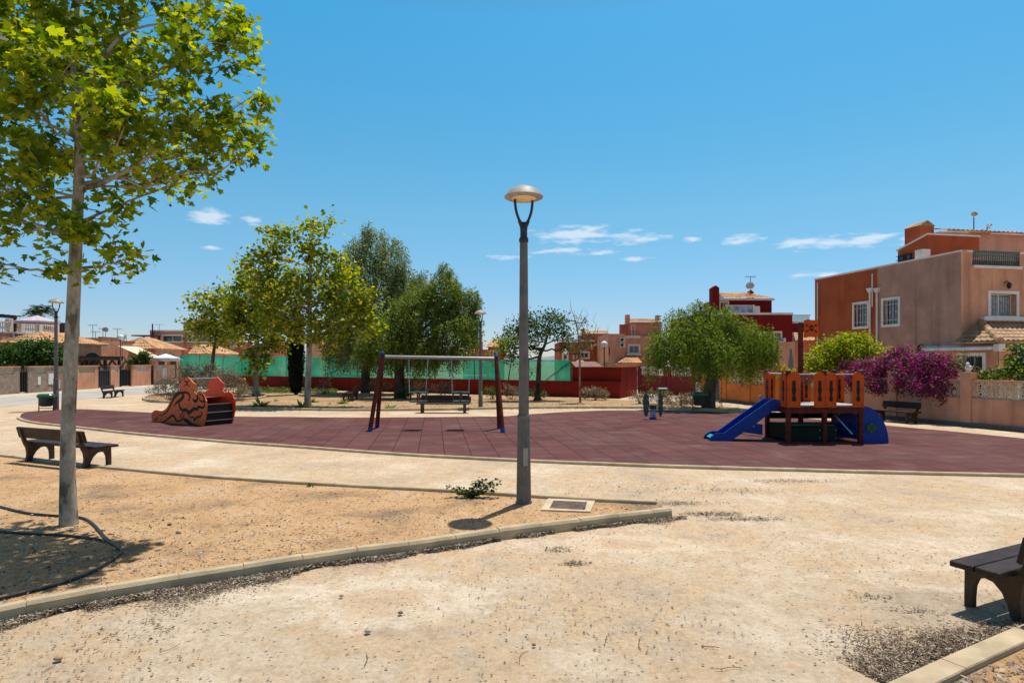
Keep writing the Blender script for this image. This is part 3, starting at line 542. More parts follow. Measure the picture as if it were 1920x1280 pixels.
def swing_seat(cx, label):
    z1 = 1.09; zb = .84
    b = MB(); b.bbox(cx-.24,cx+.24,17.72,18.08,zb-.03,zb+.015,.01); t = b.build('swing_seat', M_TEAL, swing); t['label'] = label
    for s in (-1, 1):
        for q in (-1, 1):
            pts = [Vector((cx+s*.28, 17.9, 2.08)) + (Vector((cx+s*.235, 17.9+q*.16, z1))-Vector((cx+s*.28, 17.9, 2.08)))*(i/26) for i in range(27)]
            if q == 1: continue
            b = MB()
            for i in range(26):
                a, c = pts[i], pts[i+1]; dd = (c-a)*.62; o = Vector((.008,0,0)) if i % 2 else Vector((0,.008,0)); m_ = (a+c)/2
                b.tube([m_-dd+o, m_+dd+o], .0055, 4); b.tube([m_-dd-o, m_+dd-o], .0055, 4)
            b.build('chain', M_STEEL, t)
    ring = [(cx+.245*math.cos(a)*(1 if abs(math.cos(a))<.8 else 1), 17.9+.2*math.sin(a), z1) for a in [i*math.pi/12 for i in range(25)]]
    b = MB(); b.tube(ring, .022, 8, cap=False); b.build('ring', M_TEAL, t, smooth=True)
    for a in (0, math.pi/2, math.pi, -math.pi/2):
        x, y = cx+.225*math.cos(a), 17.9+.185*math.sin(a); b = MB(); b.box(x-.024,x+.024,y-.012,y+.012,zb-.02,z1-.02); b.build('upright', M_RED, t)
swing_seat(-2.73, 'left cradle swing seat hanging on chains under the steel beam'); swing_seat(-1.49, 'right cradle swing seat hanging on chains under the steel beam')

# ------------------------------------------------------------------ spring rocker
q = gp(1224, 786); x, y, _ = q
t = thing('spring_rocker', 'green two sided spring rocker on a blue and white coil', 'spring rocker', (x, y, 0))
b = MB(); b.tube([(x+.085*math.cos(a), y+.085*math.sin(a), .06+.32*a/(2*math.pi*4.5)) for a in [i*.35 for i in range(int(2*math.pi*4.5/.35))]], .026, 8)
b.build('spring', mat('spring', (.32,.38,.55), .35, var=.6, vscale=6), t, smooth=True)
b = MB(); b.lathe([(.13,0),(.13,.03),(.10,.08)], (x,y,0), n=16); b.build('base', M_BLU, t); b = MB(); b.lathe([(.10,.37),(.12,.40),(.12,.46),(.08,.47)], (x,y,0), n=16); b.build('mount', M_DARK, t)
M_DG = mat('dark green panel', (.006,.085,.045), .4, var=.12, spec=.5)
for s in (-1, 1):
    o = [(0,.10),(.07,.16),(.10,.30),(.12,.50),(.15,.60),(.11,.66),(.13,.72),(.08,.82),(.03,.90),(0,.86)]
    poly = [(v_, z_) for v_, z_ in o] + [(-v_, z_) for v_, z_ in o[::-1]]; th = math.radians(22)*s
    b = MB(); b.prism([(x+s*.25 + v_*math.cos(.9), y + v_*math.sin(.9)*s*.5, z_) for v_, z_ in poly], (.035, 0, 0)); b.build('side_panel', M_DG, t)
for z_, w_ in ((.70,.22),(.47,.26)):
    b = MB(); b.tube([(x-w_,y-.04,z_),(x+w_,y-.04,z_)], .018, 8); b.build('handle' if z_ > .6 else 'footrest', M_STEEL, t)
b = MB(); b.bbox(x-.22,x+.22,y-.08,y+.14,.47,.50,.008); b.build('seat', M_DG, t)

# ------------------------------------------------------------------ small slide between two ornate orange panels (left)
M_OR = mat('orange panel', (.66,.115,.010), .5, var=.08, spec=.4); M_OR_LIT = mat('orange panel lit through', (.80,.07,.006), .5, var=.06, spec=.4); M_BLK = mat('dark groove', (.020,.008,.006), .7)  # far panel redder and brighter: sunlight through it put into the colour
a0 = gp(286, 791); a1 = gp(381.5, 799); pl = Plane((a0.x, a0.y), (a1.x-a0.x, a1.y-a0.y))
back = -pl.n; back = Vector((back.x, back.y, 0))
def zz(x, y): return pl.pix(270 + x/10.667, 690 + y/10.667)
OUT = [(160,1070),(148,960),(160,890),(195,850),(240,838),(290,848),(350,858),(410,835),(460,780),(500,710),(540,620),(590,550),(650,495),(720,455),(738,420),(705,360),(712,300),(745,285),(765,235),(810,215),(850,185),(880,178),(905,200),(940,240),(975,285),(1025,320),(1030,380),(990,430),(985,460),(1020,490),(1060,520),(1100,500),(1150,505),(1200,545),(1215,600),(1245,650),(1250,780),(1245,900),(1225,1000),(1205,1090),(1185,1160),(1000,1158),(700,1135),(500,1110),(300,1095)]
poly = [zz(*p) for p in OUT]; poly = [(s_, max(z_, .012)) for s_, z_ in poly]
t = thing('toddler_slide', 'low slide between two orange ornamental side panels with skull crests', 'slide', pl.pt(1.3, 0))
b = MB(); b.prism([pl.pt(s_, z_) for s_, z_ in poly], back*.035); near = b.build('side_panel', M_OR, t); near['label'] = 'near side panel with dark carved scrolls'
W_ = .98
b = MB(); b.prism([pl.pt(s_, z_, -W_) for s_, z_ in poly], back*.035); far = b.build('side_panel', M_OR_LIT, t)
def ribbon(b, pts, w0, w1=None, out=.004):
    P = catmull([Vector((*zz(*p), 0)) for p in pts], 6); n = len(P); w1 = w0 if w1 is None else w1; vs = []; 
    for i, p in enumerate(P):
        d = (P[min(i+1,n-1)]-P[max(i-1,0)]).normalized(); nn = Vector((-d.y, d.x, 0)); k = math.sin(math.pi*min(1,(i+.4)/(n-1+.8)))**.5; ww = (w0+(w1-w0)*i/(n-1))*k*.5*1.45
        for q_ in (p+nn*ww, p-nn*ww): vs.append(pl.pt(q_.x, max(q_.y,.015), out))
    b.add(vs, [(2*i,2*i+1,2*i+3,2*i+2) for i in range(n-1)])
    b.add([v_ + back*.003 for v_ in vs], [(2*i+2,2*i+3,2*i+1,2*i) for i in range(n-1)])
b = MB(); wd = .075; KW = 1.45
for pts, w0, w1 in (([(270,930),(340,945),(420,900),(480,840),(530,740),(570,650),(630,570),(700,510),(800,485),(880,500),(915,560),(900,630),(870,640)], .035, .07),
    ([(600,770),(650,690),(720,640),(790,560),(760,520)], .04,.10), ([(700,660),(710,760),(770,840),(840,830),(880,880),(930,870),(1000,810),(1070,820),(1090,770),(1180,790),(1215,720),(1210,640)], .10,.06),
    ([(1060,520),(1070,600),(1040,660),(990,640),(1000,600)], .09,.05), ([(1100,520),(1170,530),(1200,590),(1205,650),(1160,670),(1115,630),(1120,580)], .06,.04),
    ([(330,1080),(420,1060),(480,1010),(560,950),(610,970),(650,1050),(740,1040),(780,970),(820,890)], .06,.04), ([(720,1010),(740,930),(790,880)], .03,.03), ([(780,1010),(870,1060),(930,1120),(1000,1150),(1100,1140)], .12,.09),
    ([(880,920),(930,980),(990,980),(1010,1040),(1060,980),(1130,960),(1160,900),(1130,860)], .04,.05), ([(205,1030),(250,1020),(270,980)], .04,.03), ([(540,620),(600,560),(680,480),(740,455)], .02,.03)):
    ribbon(b, pts, w0, w1)
for cx, cy in ((640,845),(690,845),(545,915),(600,908),(880,750),(930,715),(785,775),(1015,885),(1100,885),(355,980),(325,1020),(735,440),(985,445),(850,410),(1090,1040),(1185,1040),(445,985),(820,720),(1025,730)):
    s_, z_ = zz(cx, cy); b.prism([pl.pt(s_+.018*math.cos(a), z_+.018*math.sin(a), .006) for a in [i*math.pi/4 for i in range(8)]], back*.004)
# skull and crossed bones on the crest
def skull(b, P, s):
    """P(u,v,out) gives a point; s: half height"""
    def ring(cx, cy, rx, ry, o=.006): b.prism([P(cx+rx*math.cos(a), cy+ry*math.sin(a), o) for a in [i*math.pi/8 for i in range(16)]], P(0,0,0)-P(0,0,.003))
    for sx in (-1, 1):
        a, c = (sx*s*.95, -s*.62), (-sx*s*.95, s*.62); dx, dy = c[0]-a[0], c[1]-a[1]; L = math.hypot(dx, dy); nx, ny = -dy/L*s*.065, dx/L*s*.065
        b.prism([P(a[0]+nx,a[1]+ny,.005),P(a[0]-nx,a[1]-ny,.005),P(c[0]-nx,c[1]-ny,.005),P(c[0]+nx,c[1]+ny,.005)], P(0,0,0)-P(0,0,.003))
        for e in (a, c): ring(e[0]+ny*1.5, e[1]-nx*1.5, s*.17, s*.15); ring(e[0]-ny*1.5+nx, e[1]+nx*1.5+ny, s*.17, s*.15)
    ring(0, s*.16, s*.40, s*.56, .008); b.prism([P(-s*.22,-s*.2,.008),P(s*.22,-s*.2,.008),P(s*.2,-s*.55,.008),P(-s*.2,-s*.55,.008)], P(0,0,0)-P(0,0,.003))
def skull_eyes(b, P, s):
    for cx, cy, r_ in ((-.17,.15,.12),(.17,.15,.12),(0,-.1,.06)): b.prism([P(cx*s+r_*s*math.cos(a), cy*s+r_*1.25*s*math.sin(a), .011) for a in [i*math.pi/5 for i in range(10)]], P(0,0,0)-P(0,0,.002))
cs_, cz_ = zz(855, 305)
Pn = lambda u_, v_, o_: pl.pt(cs_+u_, cz_+v_, o_)
skull(b, Pn, .125); b.build('scroll_pattern', M_BLK, near)
b = MB(); skull_eyes(b, Pn, .125); b.build('skull_eyes', M_OR, near)
# crest line on the far panel
b = MB()
for i in range(3):
    zt = [.67, .42, .17][i]
    sR = max(p[0] for p in poly)-.06 + [-.08, -.02, 0][i]
    b.pbox(pl, sR-.34, sR, zt-.05, zt-.018, -.04, -W_+.002); 
b.build('step', M_BLK, t)
b = MB()
for i in range(3):
    zt = [.67, .42, .17][i]; sR = max(p[0] for p in poly)-.06 + [-.08, -.02, 0][i]; b.pbox(pl, sR-.03, sR+.012, zt-.016, zt+.004, -.04, -W_+.002)
b.build('step_edge', M_STEEL, t)
b = MB(); sR = max(p[0] for p in poly)-.1
b.pbox(pl, sR-.06, sR-.02, .02, .64, -.06, -W_+.02); b.build('riser_board', M_BLK, t)
st_, zt_ = zz(880, 215); b = MB(); b.tube([pl.pt(st_+.02, zt_, -.03), pl.pt(st_+.02, zt_, -W_)], .02, 8); b.build('top_bar', M_STEEL, t)
b = MB(); prof = [zz(*p) for p in ((190,1000),(300,930),(420,880),(500,800),(560,700),(650,600),(760,560),(1000,560))]
vs = [pl.pt(s_, z_-.06, o_) for s_, z_ in prof for o_ in (-.04, -W_+.002)]; b.add(vs, [(2*i,2*i+1,2*i+3,2*i+2) for i in range(len(prof)-1)]); b.build('chute', M_STEEL, t)

# ------------------------------------------------------------------ pirate climbing frame (right)
X0, X1, Y0, Y1 = 6.71, 8.46, 14.9, 16.12; XM = (X0+X1)/2
t = thing('climbing_frame', 'playground climbing frame with orange panels, skull flag mast and blue slide', 'climbing frame', (XM, 15.5, 0))
M_ORP = mat('orange playground panel', (.64,.088,.007), .55, var=.08, spec=.15)
for x_ in (X0, XM, X1):
    for y_ in (Y0, Y1):
        top = 1.74 if not (x_ == XM and y_ == Y1) else 3.02
        b = MB(); b.bbox(x_-.052,x_+.052,y_-.052,y_+.052,0,top,.012); p_ = b.build('mast' if top > 2 else 'post', M_POLE, t)
        if top < 2: b = MB(); b.lathe([(.062,0),(.066,.015),(.055,.035),(.03,.045)], (x_,y_,top), n=10); b.build('post_cap', M_DARK, p_)
b = MB(); b.box(X0-.05,X1+.05,Y0-.05,Y1+.05,.86,.90); b.box(X0-.07,X1+.07,Y0-.055,Y0-.015,.74,.86); b.box(X0-.07,X1+.07,Y1+.015,Y1+.055,.74,.86); b.box(X0-.055,X0-.015,Y0-.01,Y1+.01,.74,.86); b.box(X1+.015,X1+.055,Y0-.01,Y1+.01,.74,.86); b.build('deck', M_POLE, t)
b = MB(); b.box(X0,X1,Y0,Y1,.902,.935); b.build('deck_floor', mat('deck floor', (.42,.40,.38), .7), t)
def cutpanel(pl2, s0, s1, z0, z1, o=.06, back_=False):
    """upright board, rounded top corner, with a baluster-shaped dark cut-out and bolts"""
    w2 = s1-s0; r_ = w2*.45; L = [(s0,z0),(s1,z0)]
    L += [(s1, z1-r_)] + [(s1-r_+r_*math.cos(a), z1-r_+r_*math.sin(a)) for a in (.3,.6,.9,1.2,1.57)] + [(s0+r_+r_*math.cos(a), z1-r_+r_*math.sin(a)) for a in (1.57,1.9,2.2,2.5,2.85)] + [(s0, z1-r_)]
    b = MB(); b.prism([pl2.pt(u_, z_, o) for u_, z_ in L], pl2.pt(0,0,-.022)-pl2.pt(0,0,0))
    b.cur = 1
    for q_ in (.07,.5,.93):
        for sx in (s0+.03, s1-.03): b.prism([pl2.pt(sx+.014*math.cos(a), z0+(z1-z0)*q_+.014*math.sin(a), o+.006) for a in [i*math.pi/4 for i in range(8)]], pl2.pt(0,0,-.005)-pl2.pt(0,0,0))
    pn = b.build('panel', [M_ORP, M_DARK], t)
    cx = (s0+s1)/2; h_ = (z1-z0); prof = [(.28,.0),(.40,.06),(.40,.16),(.24,.26),(.30,.36),(.42,.50),(.42,.62),(.30,.72),(.34,.80),(.34,.92),(.40,.98)]
    zz0 = z0+h_*.17; hh = h_*.60; k = w2*.40
    R_ = [(cx+w_*k, zz0+hh*q_) for w_, q_ in prof]; Lf = [(cx-w_*k, zz0+hh*q_) for w_, q_ in prof[::-1]]
    b = MB(); b.prism([pl2.pt(u_, z_, o+.003) for u_, z_ in R_+Lf], pl2.pt(0,0,-.004)-pl2.pt(0,0,0)); b.build('cutout', M_BLK, pn)
pf = Plane((X0,Y0),(1,0)); pb_ = Plane((X0,Y1),(1,0)); pL = Plane((X0,Y0),(0,1)); pR = Plane((X1,Y0),(0,1)); zb_, zt_ = .885, 1.735
wF = X1-X0
for s0_, s1_ in ((-.05,.275),(wF/2-.27,wF/2-.003),(wF/2+.003,wF/2+.27),(wF-.215,wF+.05)): cutpanel(pf, s0_, s1_, zb_, zt_)
for s0_, s1_ in ((wF/2+.06,wF/2+.30),(.06,.24),(wF-.24,wF-.06)): cutpanel(pb_, s0_, s1_, zb_, zt_, o=-.06)
wS = Y1-Y0
for s0_, s1_ in ((-.02,.30),(wS-.30,wS+.03)): cutpanel(pL, s0_, s1_, zb_, zt_, o=.06)
for s0_, s1_ in ((-.02,.30),(wS-.36,wS+.03)): cutpanel(pR, s0_, s1_, zb_, zt_, o=-.06)
for y_ in (Y0, Y1):
    b = MB(); b.tube([(X0,y_,1.68),(X1,y_,1.68)], .017, 8); b.build('top_rail', M_STEEL, t)
b = MB(); b.tube([(X0,Y0,1.68),(X0,Y1,1.68)], .017, 8); b.build('top_rail', M_STEEL, t)
# ship's wheel on the front rail
wx, wz, wy = pf.pt(*pf.pix(1513.5,709.5)).x, pf.pix(1513.5,709.5)[1], Y0+.04
M_WH = mat('ship wheel', (.22,.07,.045), .5)
b = MB(); b.tube([(wx+.145*math.cos(a), wy, wz+.145*math.sin(a)) for a in [i*math.pi/12 for i in range(25)]], .016, 6, cap=False)
for i in range(12): a = i*math.pi/6; b.tube([(wx+.03*math.cos(a), wy, wz+.03*math.sin(a)), (wx+.145*math.cos(a), wy, wz+.145*math.sin(a))], .010, 5)
b.prism([(wx+.035*math.cos(i*.6283), wy-.02, wz+.035*math.sin(i*.6283)) for i in range(10)], (0,.04,0)); b.build('wheel', M_WH, t, smooth=True)
b = MB(); b.prism([(wx+.012*math.cos(i*.785), wy-.026, wz+.012*math.sin(i*.785)) for i in range(8)], (0,.006,0)); b.build('wheel_hub', M_STEEL, t)
# skull flag
pfl = Plane((XM+.04, Y1-.03), (1,0)); f0, fz0 = pfl.pix(1508,632); f1, fz1 = pfl.pix(1535.5,599)
fo = [(f0,fz0),(f0+.1*(f1-f0),fz0-.02),(f0+.3*(f1-f0),fz0+.01),(f0+.5*(f1-f0),fz0+.015),(f0+.75*(f1-f0),fz0-.0),(f1+.02,fz0+.045),(f1-.0,fz0+.2),(f1-.02,fz0+.32),(f1-.01,fz1+.01),(f0+.75*(f1-f0),fz1-.015),(f0+.5*(f1-f0),fz1-.012),(f0+.25*(f1-f0),fz1+.01),(f0,fz1-.02)]
b = MB(); b.prism([pfl.pt(u_, z_, 0) for u_, z_ in fo], (0,.025,0)); fl_ = b.build('flag', M_ORP, t)
fc, fcz = pfl.pix(1521.5,615.5); Pf = lambda u_, v_, o_: pfl.pt(fc+u_, fcz+v_, o_); b = MB(); skull(b, Pf, .125); b.build('skull_emblem', M_BLK, fl_); b = MB(); skull_eyes(b, Pf, .125); b.build('skull_eyes', M_ORP, fl_)
# lower storey: dark green boards, bench boards, blue climbing wall at the right end
M_DKG = mat('very dark green board', (.003,.014,.009), .6, var=.1, spec=.15)
for y_, za, zb2 in ((Y1-.03,.06,.41),(Y1-.03,.50,.66)):
    for s0_, s1_ in ((X0+.06,XM-.06),(XM+.06,X1-.06)):
        b = MB(); b.bbox(s0_,s1_,y_,y_+.03,za,zb2,.006); b.build('lower_panel', M_DKG, t)
for y_ in (15.25, 15.75):
    b = MB(); b.bbox(X0+.06,X1-.5,y_-.12,y_+.12,.40,.43,.006); b.build('seat_board', M_DG, t)
    for x_ in (X0+.3, XM, X1-.6): b = MB(); b.box(x_-.02,x_+.02,y_-.1,y_+.1,.02,.398); b.build('seat_support', M_POLE, t)
for s0_, s1_ in ((X0+.06,XM-.06),(XM+.06,XM+.32)):
    b = MB(); b.bbox(s0_,s1_,Y0-.01,Y0+.02,.07,.40,.006); b.cur = 1; b.ball((s1_-.05,Y0-.015,.33),.016,6); b.ball((s1_-.05,Y0-.015,.14),.016,6); b.build('lower_panel', [M_DKG, M_STEEL], t)
b = MB(); b.box(X0-.03,X1+.03,Y0+.0,Y0+.04,.0,.05); b.box(X0-.03,X1+.03,Y1-.04,Y1-.0,.0,.05); b.build('ground_beam', M_POLE, t)
for i in range(2):
    for j in range(3):
        y0_ = Y0+.08+i*(wS-.16)/2; z0_ = .08+j*.21; b = MB(); b.bbox(X1-.035,X1-.0,y0_+.005,y0_+(wS-.16)/2-.005,z0_+.005,z0_+.205,.012); b.cur = 1; b.ball((X1-.042,y0_+.1,z0_+.18), .016, 6); b.build('climbing_tile', [M_BLU, M_STEEL], t)
b = MB(); b.box(X0+.01,X0+.03,Y0+.06,Y1-.06,.06,.42); b.build('lower_panel', M_DKG, t)
b = MB(); b.tube([(8.02,15.25,.66),(8.32,15.0,.22)], .022, 6)
for q_ in (0.0,.5,1.0): b.tube([(8.02+.3*q_,15.25-.25*q_,.66-.44*q_),(8.30+.1*q_,15.25-.25*q_+.3,.66-.44*q_)], .012, 6)
b.build('ladder', M_STEEL, t)
# blue arched cheeks on the right with steps between
cheek = [(0,0)] + [(.63*math.cos(a)**1.0, .90*math.sin(a)) for a in [i*math.pi/2/14 for i in range(15)]]
for y_ in (Y0-.01, Y1-.03):
    b = MB(); b.prism([(X1+.055+a_, y_, .01+c_) for a_, c_ in cheek], (0,.035,0)); b.build('arched_cheek', M_BLU, t)
for i in range(5):
    a = (.12+.18*i)*math.pi/2; b = MB(); b.box(X1+.055+.60*math.cos(a)-.06, X1+.055+.60*math.cos(a), Y0+.03, Y1-.035, .86*math.sin(a)-.03, .86*math.sin(a)); b.build('rung_board', M_BLU, t)
gx, gz = X1+.055+.20, .385
b = MB(); b.prism([(gx+(.125+.012*math.cos(7*a))*math.cos(a), Y0-.035, gz+(.125+.012*math.cos(7*a))*math.sin(a)) for a in [i*math.pi/20 for i in range(40)]], (0,.024,0)); b.cur = 1
for dx, dz in ((0,.09),(.09,0),(-.09,0),(0,-.09)): b.ball((gx+dx, Y0-.037, gz+dz), .011, 6)
for dx, dz in ((-.11,.27),(.24,-.2),(.2,.25)): b.ball((gx+dx, Y0-.012, gz+dz), .010, 6)
b.build('round_cover', [mat('green disc', (.006,.07,.03), .45), M_STEEL], t)
# slide
ps = Plane((X0,15.30),(1,0)); pts_t = [(1467,750),(1451,748),(1445,750),(1400,781),(1357,812),(1347,811.5),(1340,814),(1333,819)]; pts_b = [(1330,827),(1370,827.2),(1410,800),(1449,770),(1467,763)]
sl = [ps.pix(*p) for p in pts_t+pts_b]; sl = [(min(a_, 0), max(c_, .014)) for a_, c_ in sl]
for o_ in (0, -.46):
    b = MB(); b.prism([ps.pt(a_, c_, o_) for a_, c_ in sl], (0,.04,0)); b.build('slide_cheek', M_BLU, t)
b = MB(); top_ = [sl[i] for i in (0,2,3,4,6,7)]
vs = [ps.pt(a_+ (.02 if k_ > 3 else 0), max(c_-.22, .05) if k_ < 4 else c_-.03, o_) for k_, (a_, c_) in enumerate(top_) for o_ in (-.001, -.419)]
b.add(vs, [(2*i,2*i+1,2*i+3,2*i+2) for i in range(len(top_)-1)]); b.m[-1] = 1; b.build('slide_chute', [M_BLU, mat('teal chute', (.03,.42,.33), .35)], t)
# low blue board and pale fin behind the slide
b = MB(); q0, q1 = Vector((6.25,17.0)), Vector((6.62,16.2)); pq = Plane(q0, q1-q0); L_ = (q1-q0).length; b.pbox(pq, 0, L_, .06, .34, 0, .03); b.build('low_board', M_BLU, t)
M_PALE = mat('pale blue fin', (.42,.50,.60), .5)
for px_, py_, h_ in ((1428,749,.12),(1411,800,.09)):
    q_ = at(px_, py_, 16.2 if py_ < 780 else 16.4); b = MB(); b.prism([(q_.x-.06,q_.y,q_.z),(q_.x+.09,q_.y,q_.z),(q_.x+.05,q_.y,q_.z+h_*.5),(q_.x-.02,q_.y,q_.z+h_),(q_.x-.06,q_.y,q_.z+h_*.8)], (0,.03,0)); b.build('fin', M_PALE, t)
# ------------------------------------------------------------------ walls, fences and houses
def wallmat(name, c, streak=.5, var=.10): return mat(name, c, .92, var=var, vscale=1.1, bump=.25, bscale=55, coords='Object', spec=.15, streak=streak)
W_PINK = wallmat('salmon render', (.66,.32,.20)); W_SAL = wallmat('pale salmon render', (.60,.33,.235), .3); W_TER = wallmat('terracotta render', (.40,.095,.038), .25)
W_ORG = wallmat('orange render', (.72,.22,.06), .2); W_DRED = wallmat('dark red render', (.19,.016,.014), .3, .06); W_RED = wallmat('red render', (.24,.022,.013), .3); W_GPNK = wallmat('weathered pink render', (.46,.27,.205), .5, .12)
W_FAR = wallmat('far brown render', (.46,.235,.165), .25); W_FRED = wallmat('far red render', (.44,.13,.08), .2); W_BLK = mat('dark grey plinth', (.13,.12,.115), .9, bump=.3)
M_GLS = mat('window glass', (.035,.05,.065), .08, var=.1, spec=.8); M_GRI = mat('window bars', (.55,.56,.58), .5, var=.05); M_IRON = mat('black iron', (.016,.016,.018), .5); M_TIM = mat('dark timber beam', (.035,.02,.014), .7)
M_CUR = mat('curtain', (.42,.42,.45), .8, var=.2, vscale=9); M_TGRL = mat('teal railing', (.04,.16,.15), .5); M_AWN = mat('awning cream', (.75,.60,.42), .8); M_PLAS = mat('grey plastic', (.42,.45,.50), .5)
M_LAT = mat('cream lattice', (.62,.52,.38), .85, var=.08); M_ROOFS = {}
def roofmat(name, c):
    m = mat(name, c, .85, var=.22, vscale=1.5, bump=.2, bscale=30, spec=.15); return m
R_TILE = roofmat('clay tiles', (.62,.36,.19)); R_TILE2 = roofmat('weathered clay tiles', (.42,.28,.17))
def grid_wall(b, pl, s0, s1, z0, z1, holes, dep=.16, out=0):
    """front face with openings and their reveals"""
    xs = sorted({s0, s1, *[h[0] for h in holes], *[h[1] for h in holes]}); zs = sorted({z0, z1, *[h[2] for h in holes], *[h[3] for h in holes]})
    xs = [x for x in xs if s0-1e-6 <= x <= s1+1e-6]; zs = [z for z in zs if z0-1e-6 <= z <= z1+1e-6]
    for i in range(len(xs)-1):
        for j in range(len(zs)-1):
            mx, mz = (xs[i]+xs[i+1])/2, (zs[j]+zs[j+1])/2
            if any(h[0] < mx < h[1] and h[2] < mz < h[3] for h in holes): continue
            b.quad(pl.pt(xs[i],zs[j],out), pl.pt(xs[i+1],zs[j],out), pl.pt(xs[i+1],zs[j+1],out), pl.pt(xs[i],zs[j+1],out))
    for h in holes:
        a0, a1, c0, c1 = h[:4]; c = [(a0,c0),(a1,c0),(a1,c1),(a0,c1)]
        for k in range(4):
            p, q = c[k], c[(k+1)%4]; b.quad(pl.pt(*p,out), pl.pt(*q,out), pl.pt(*q,out-dep), pl.pt(*p,out-dep))
def block(b, pl, s0, s1, z0, z1, depth, holes=(), out=0, dep=.16):
    if s0 > s1: s0, s1 = s1, s0
    grid_wall(b, pl, s0, s1, z0, z1, holes, dep, out); o2 = out - depth
    P = pl.pt
    b.quad(P(s0,z0,out),P(s0,z0,o2),P(s0,z1,o2),P(s0,z1,out)); b.quad(P(s1,z0,out),P(s1,z0,o2),P(s1,z1,o2),P(s1,z1,out)); b.quad(P(s0,z0,o2),P(s1,z0,o2),P(s1,z1,o2),P(s0,z1,o2)); b.quad(P(s0,z1,out),P(s1,z1,out),P(s1,z1,o2),P(s0,z1,o2))
def hole(pl, x0, x1, yt, yb, y_at=None):
    s0, s1 = pl.S(x0), pl.S(x1); xm = (x0+x1)/2; z1, z0 = pl.Z(xm, yt), pl.Z(xm, yb)
    return (min(s0,s1), max(s0,s1), z0, z1)
def window(t, pl, h, surround=.10, style='bars', out=0, dep=.16, sill=False, glass=None, fm=None):
    a0, a1, c0, c1 = h; b = MB(); w_ = surround
    if w_ > 0:
        for q in ((a0-w_,a1+w_,c1,c1+w_),(a0-w_,a1+w_,c0-w_,c0),(a0-w_,a0,c0,c1),(a1,a1+w_,c0,c1)): b.pbox(pl, *q, out-.02, out+.035)
    m_ = .035
    for q in ((a0+.002,a1-.002,c1-m_,c1-.002),(a0+.002,a1-.002,c0+.002,c0+m_),(a0+.002,a0+m_,c0+m_,c1-m_),(a1-m_,a1-.002,c0+m_,c1-m_),((a0+a1)/2-.02,(a0+a1)/2+.02,c0+m_,c1-m_)): b.pbox(pl, *q, out-dep+.01, out-dep+.05)
    f = b.build('window', fm or M_WHT, t)
    b = MB(); b.quad(pl.pt(a0,c0,out-dep+.02),pl.pt(a1,c0,out-dep+.02),pl.pt(a1,c1,out-dep+.02),pl.pt(a0,c1,out-dep+.02)); b.build('pane', glass or M_GLS, f)
    if style == 'curtain': 
        b = MB(); n = 14
        for k in range(n):
            x = a0+.04+(a1-a0-.08)*k/n; b.pbox(pl, x, x+(a1-a0)/n*.6, c0+.05, c1-.08, out-dep+.022, out-dep+.03)
        b.build('curtain', M_CUR, f)
    if style in ('bars', 'dark'):
        b = MB(); n = max(3, int((a1-a0)/.16))
        for k in range(1, n): x = a0+(a1-a0)*k/n; b.pbox(pl, x-.009, x+.009, c0, c1, out-.05, out-.03)
        for q in (.18, .82): z = c0+(c1-c0)*q; b.pbox(pl, a0, a1, z-.012, z+.012, out-.052, out-.028)
        for k in range(1, n, 2):
            x = a0+(a1-a0)*k/n; z = (c0+c1)/2; b.pbox(pl, x-.03, x+.03, z-.04, z+.04, out-.052, out-.028)
        b.build('grille', M_GRI if style == 'bars' else M_IRON, f)
    return f
def tiles(b, e0, e1, r1, r0, pitch=.24, course=.38, amp=.045):
    """barrel tiled slope between an eave e0-e1 and a ridge r0-r1"""
    e0, e1, r0, r1 = map(Vector, (e0, e1, r0, r1)); W = (e1-e0).length; H = ((r0+r1)/2-(e0+e1)/2).length
    nu = max(6, int(W/pitch)*4); nv = max(2, int(H/course)); nrm = (e1-e0).cross((r0+r1)/2-(e0+e1)/2).normalized(); nrm = nrm if nrm.z > 0 else -nrm
    vs = []; 
    for j in range(nv):
        for k in (0, 1):
            v_ = (j+k)/nv
            for i in range(nu+1):
                u_ = i/nu; p = (e0*(1-u_)+e1*u_)*(1-v_)+(r0*(1-u_)+r1*u_)*v_
                # keep the tile pitch constant along the slope
                dist = ((p-e0).dot((e1-e0).normalized())); a = abs(math.sin(math.pi*dist/pitch)); vs.append(p + nrm*(amp*a + (.028 if k == 0 else 0)))
    fs = []
    for j in range(2*nv-1):
        for i in range(nu): q = j*(nu+1)+i; fs.append((q,q+1,q+nu+2,q+nu+1))
    b.add(vs, fs)
    b.quad(e0+nrm*.02, e1+nrm*.02, e1-Vector((0,0,.06)), e0-Vector((0,0,.06)))
def ridge(b, p, q, r=.10):
    p, q = Vector(p), Vector(q); n = max(2, int((q-p).length/.4)); 
    for i in range(n): a = p+(q-p)*i/n; c = p+(q-p)*(i+1.08)/n; b.tube([a, c], [r*1.08, r*.92], 8)
def hip_roof(t, corners, peak0, peak1, m=R_TILE, pitch=.24):
    """corners: four eave corners; ridge peak0-peak1 above the middle"""
    c = [Vector(q) for q in corners]; b = MB()
    tiles(b, c[0], c[1], peak1, peak0, pitch); tiles(b, c[2], c[3], peak0, peak1, pitch); tiles(b, c[1], c[2], peak1, Vector(peak1)+(c[2]-c[1])*.01, pitch); tiles(b, c[3], c[0], peak0, Vector(peak0)+(c[0]-c[3])*.01, pitch)
    for a, q in ((c[0],peak0),(c[1],peak1),(c[2],peak1),(c[3],peak0),(peak0,peak1)): ridge(b, a, q, .085)
    b.build('roof', m, t, fix=False)
def arch_pts(x0, x1, zs, zc, n=10): cx = (x0+x1)/2; return [(cx+(x1-x0)/2*math.cos(a), zs+(zc-zs)*math.sin(a)) for a in [math.pi*i/n for i in range(n+1)]]
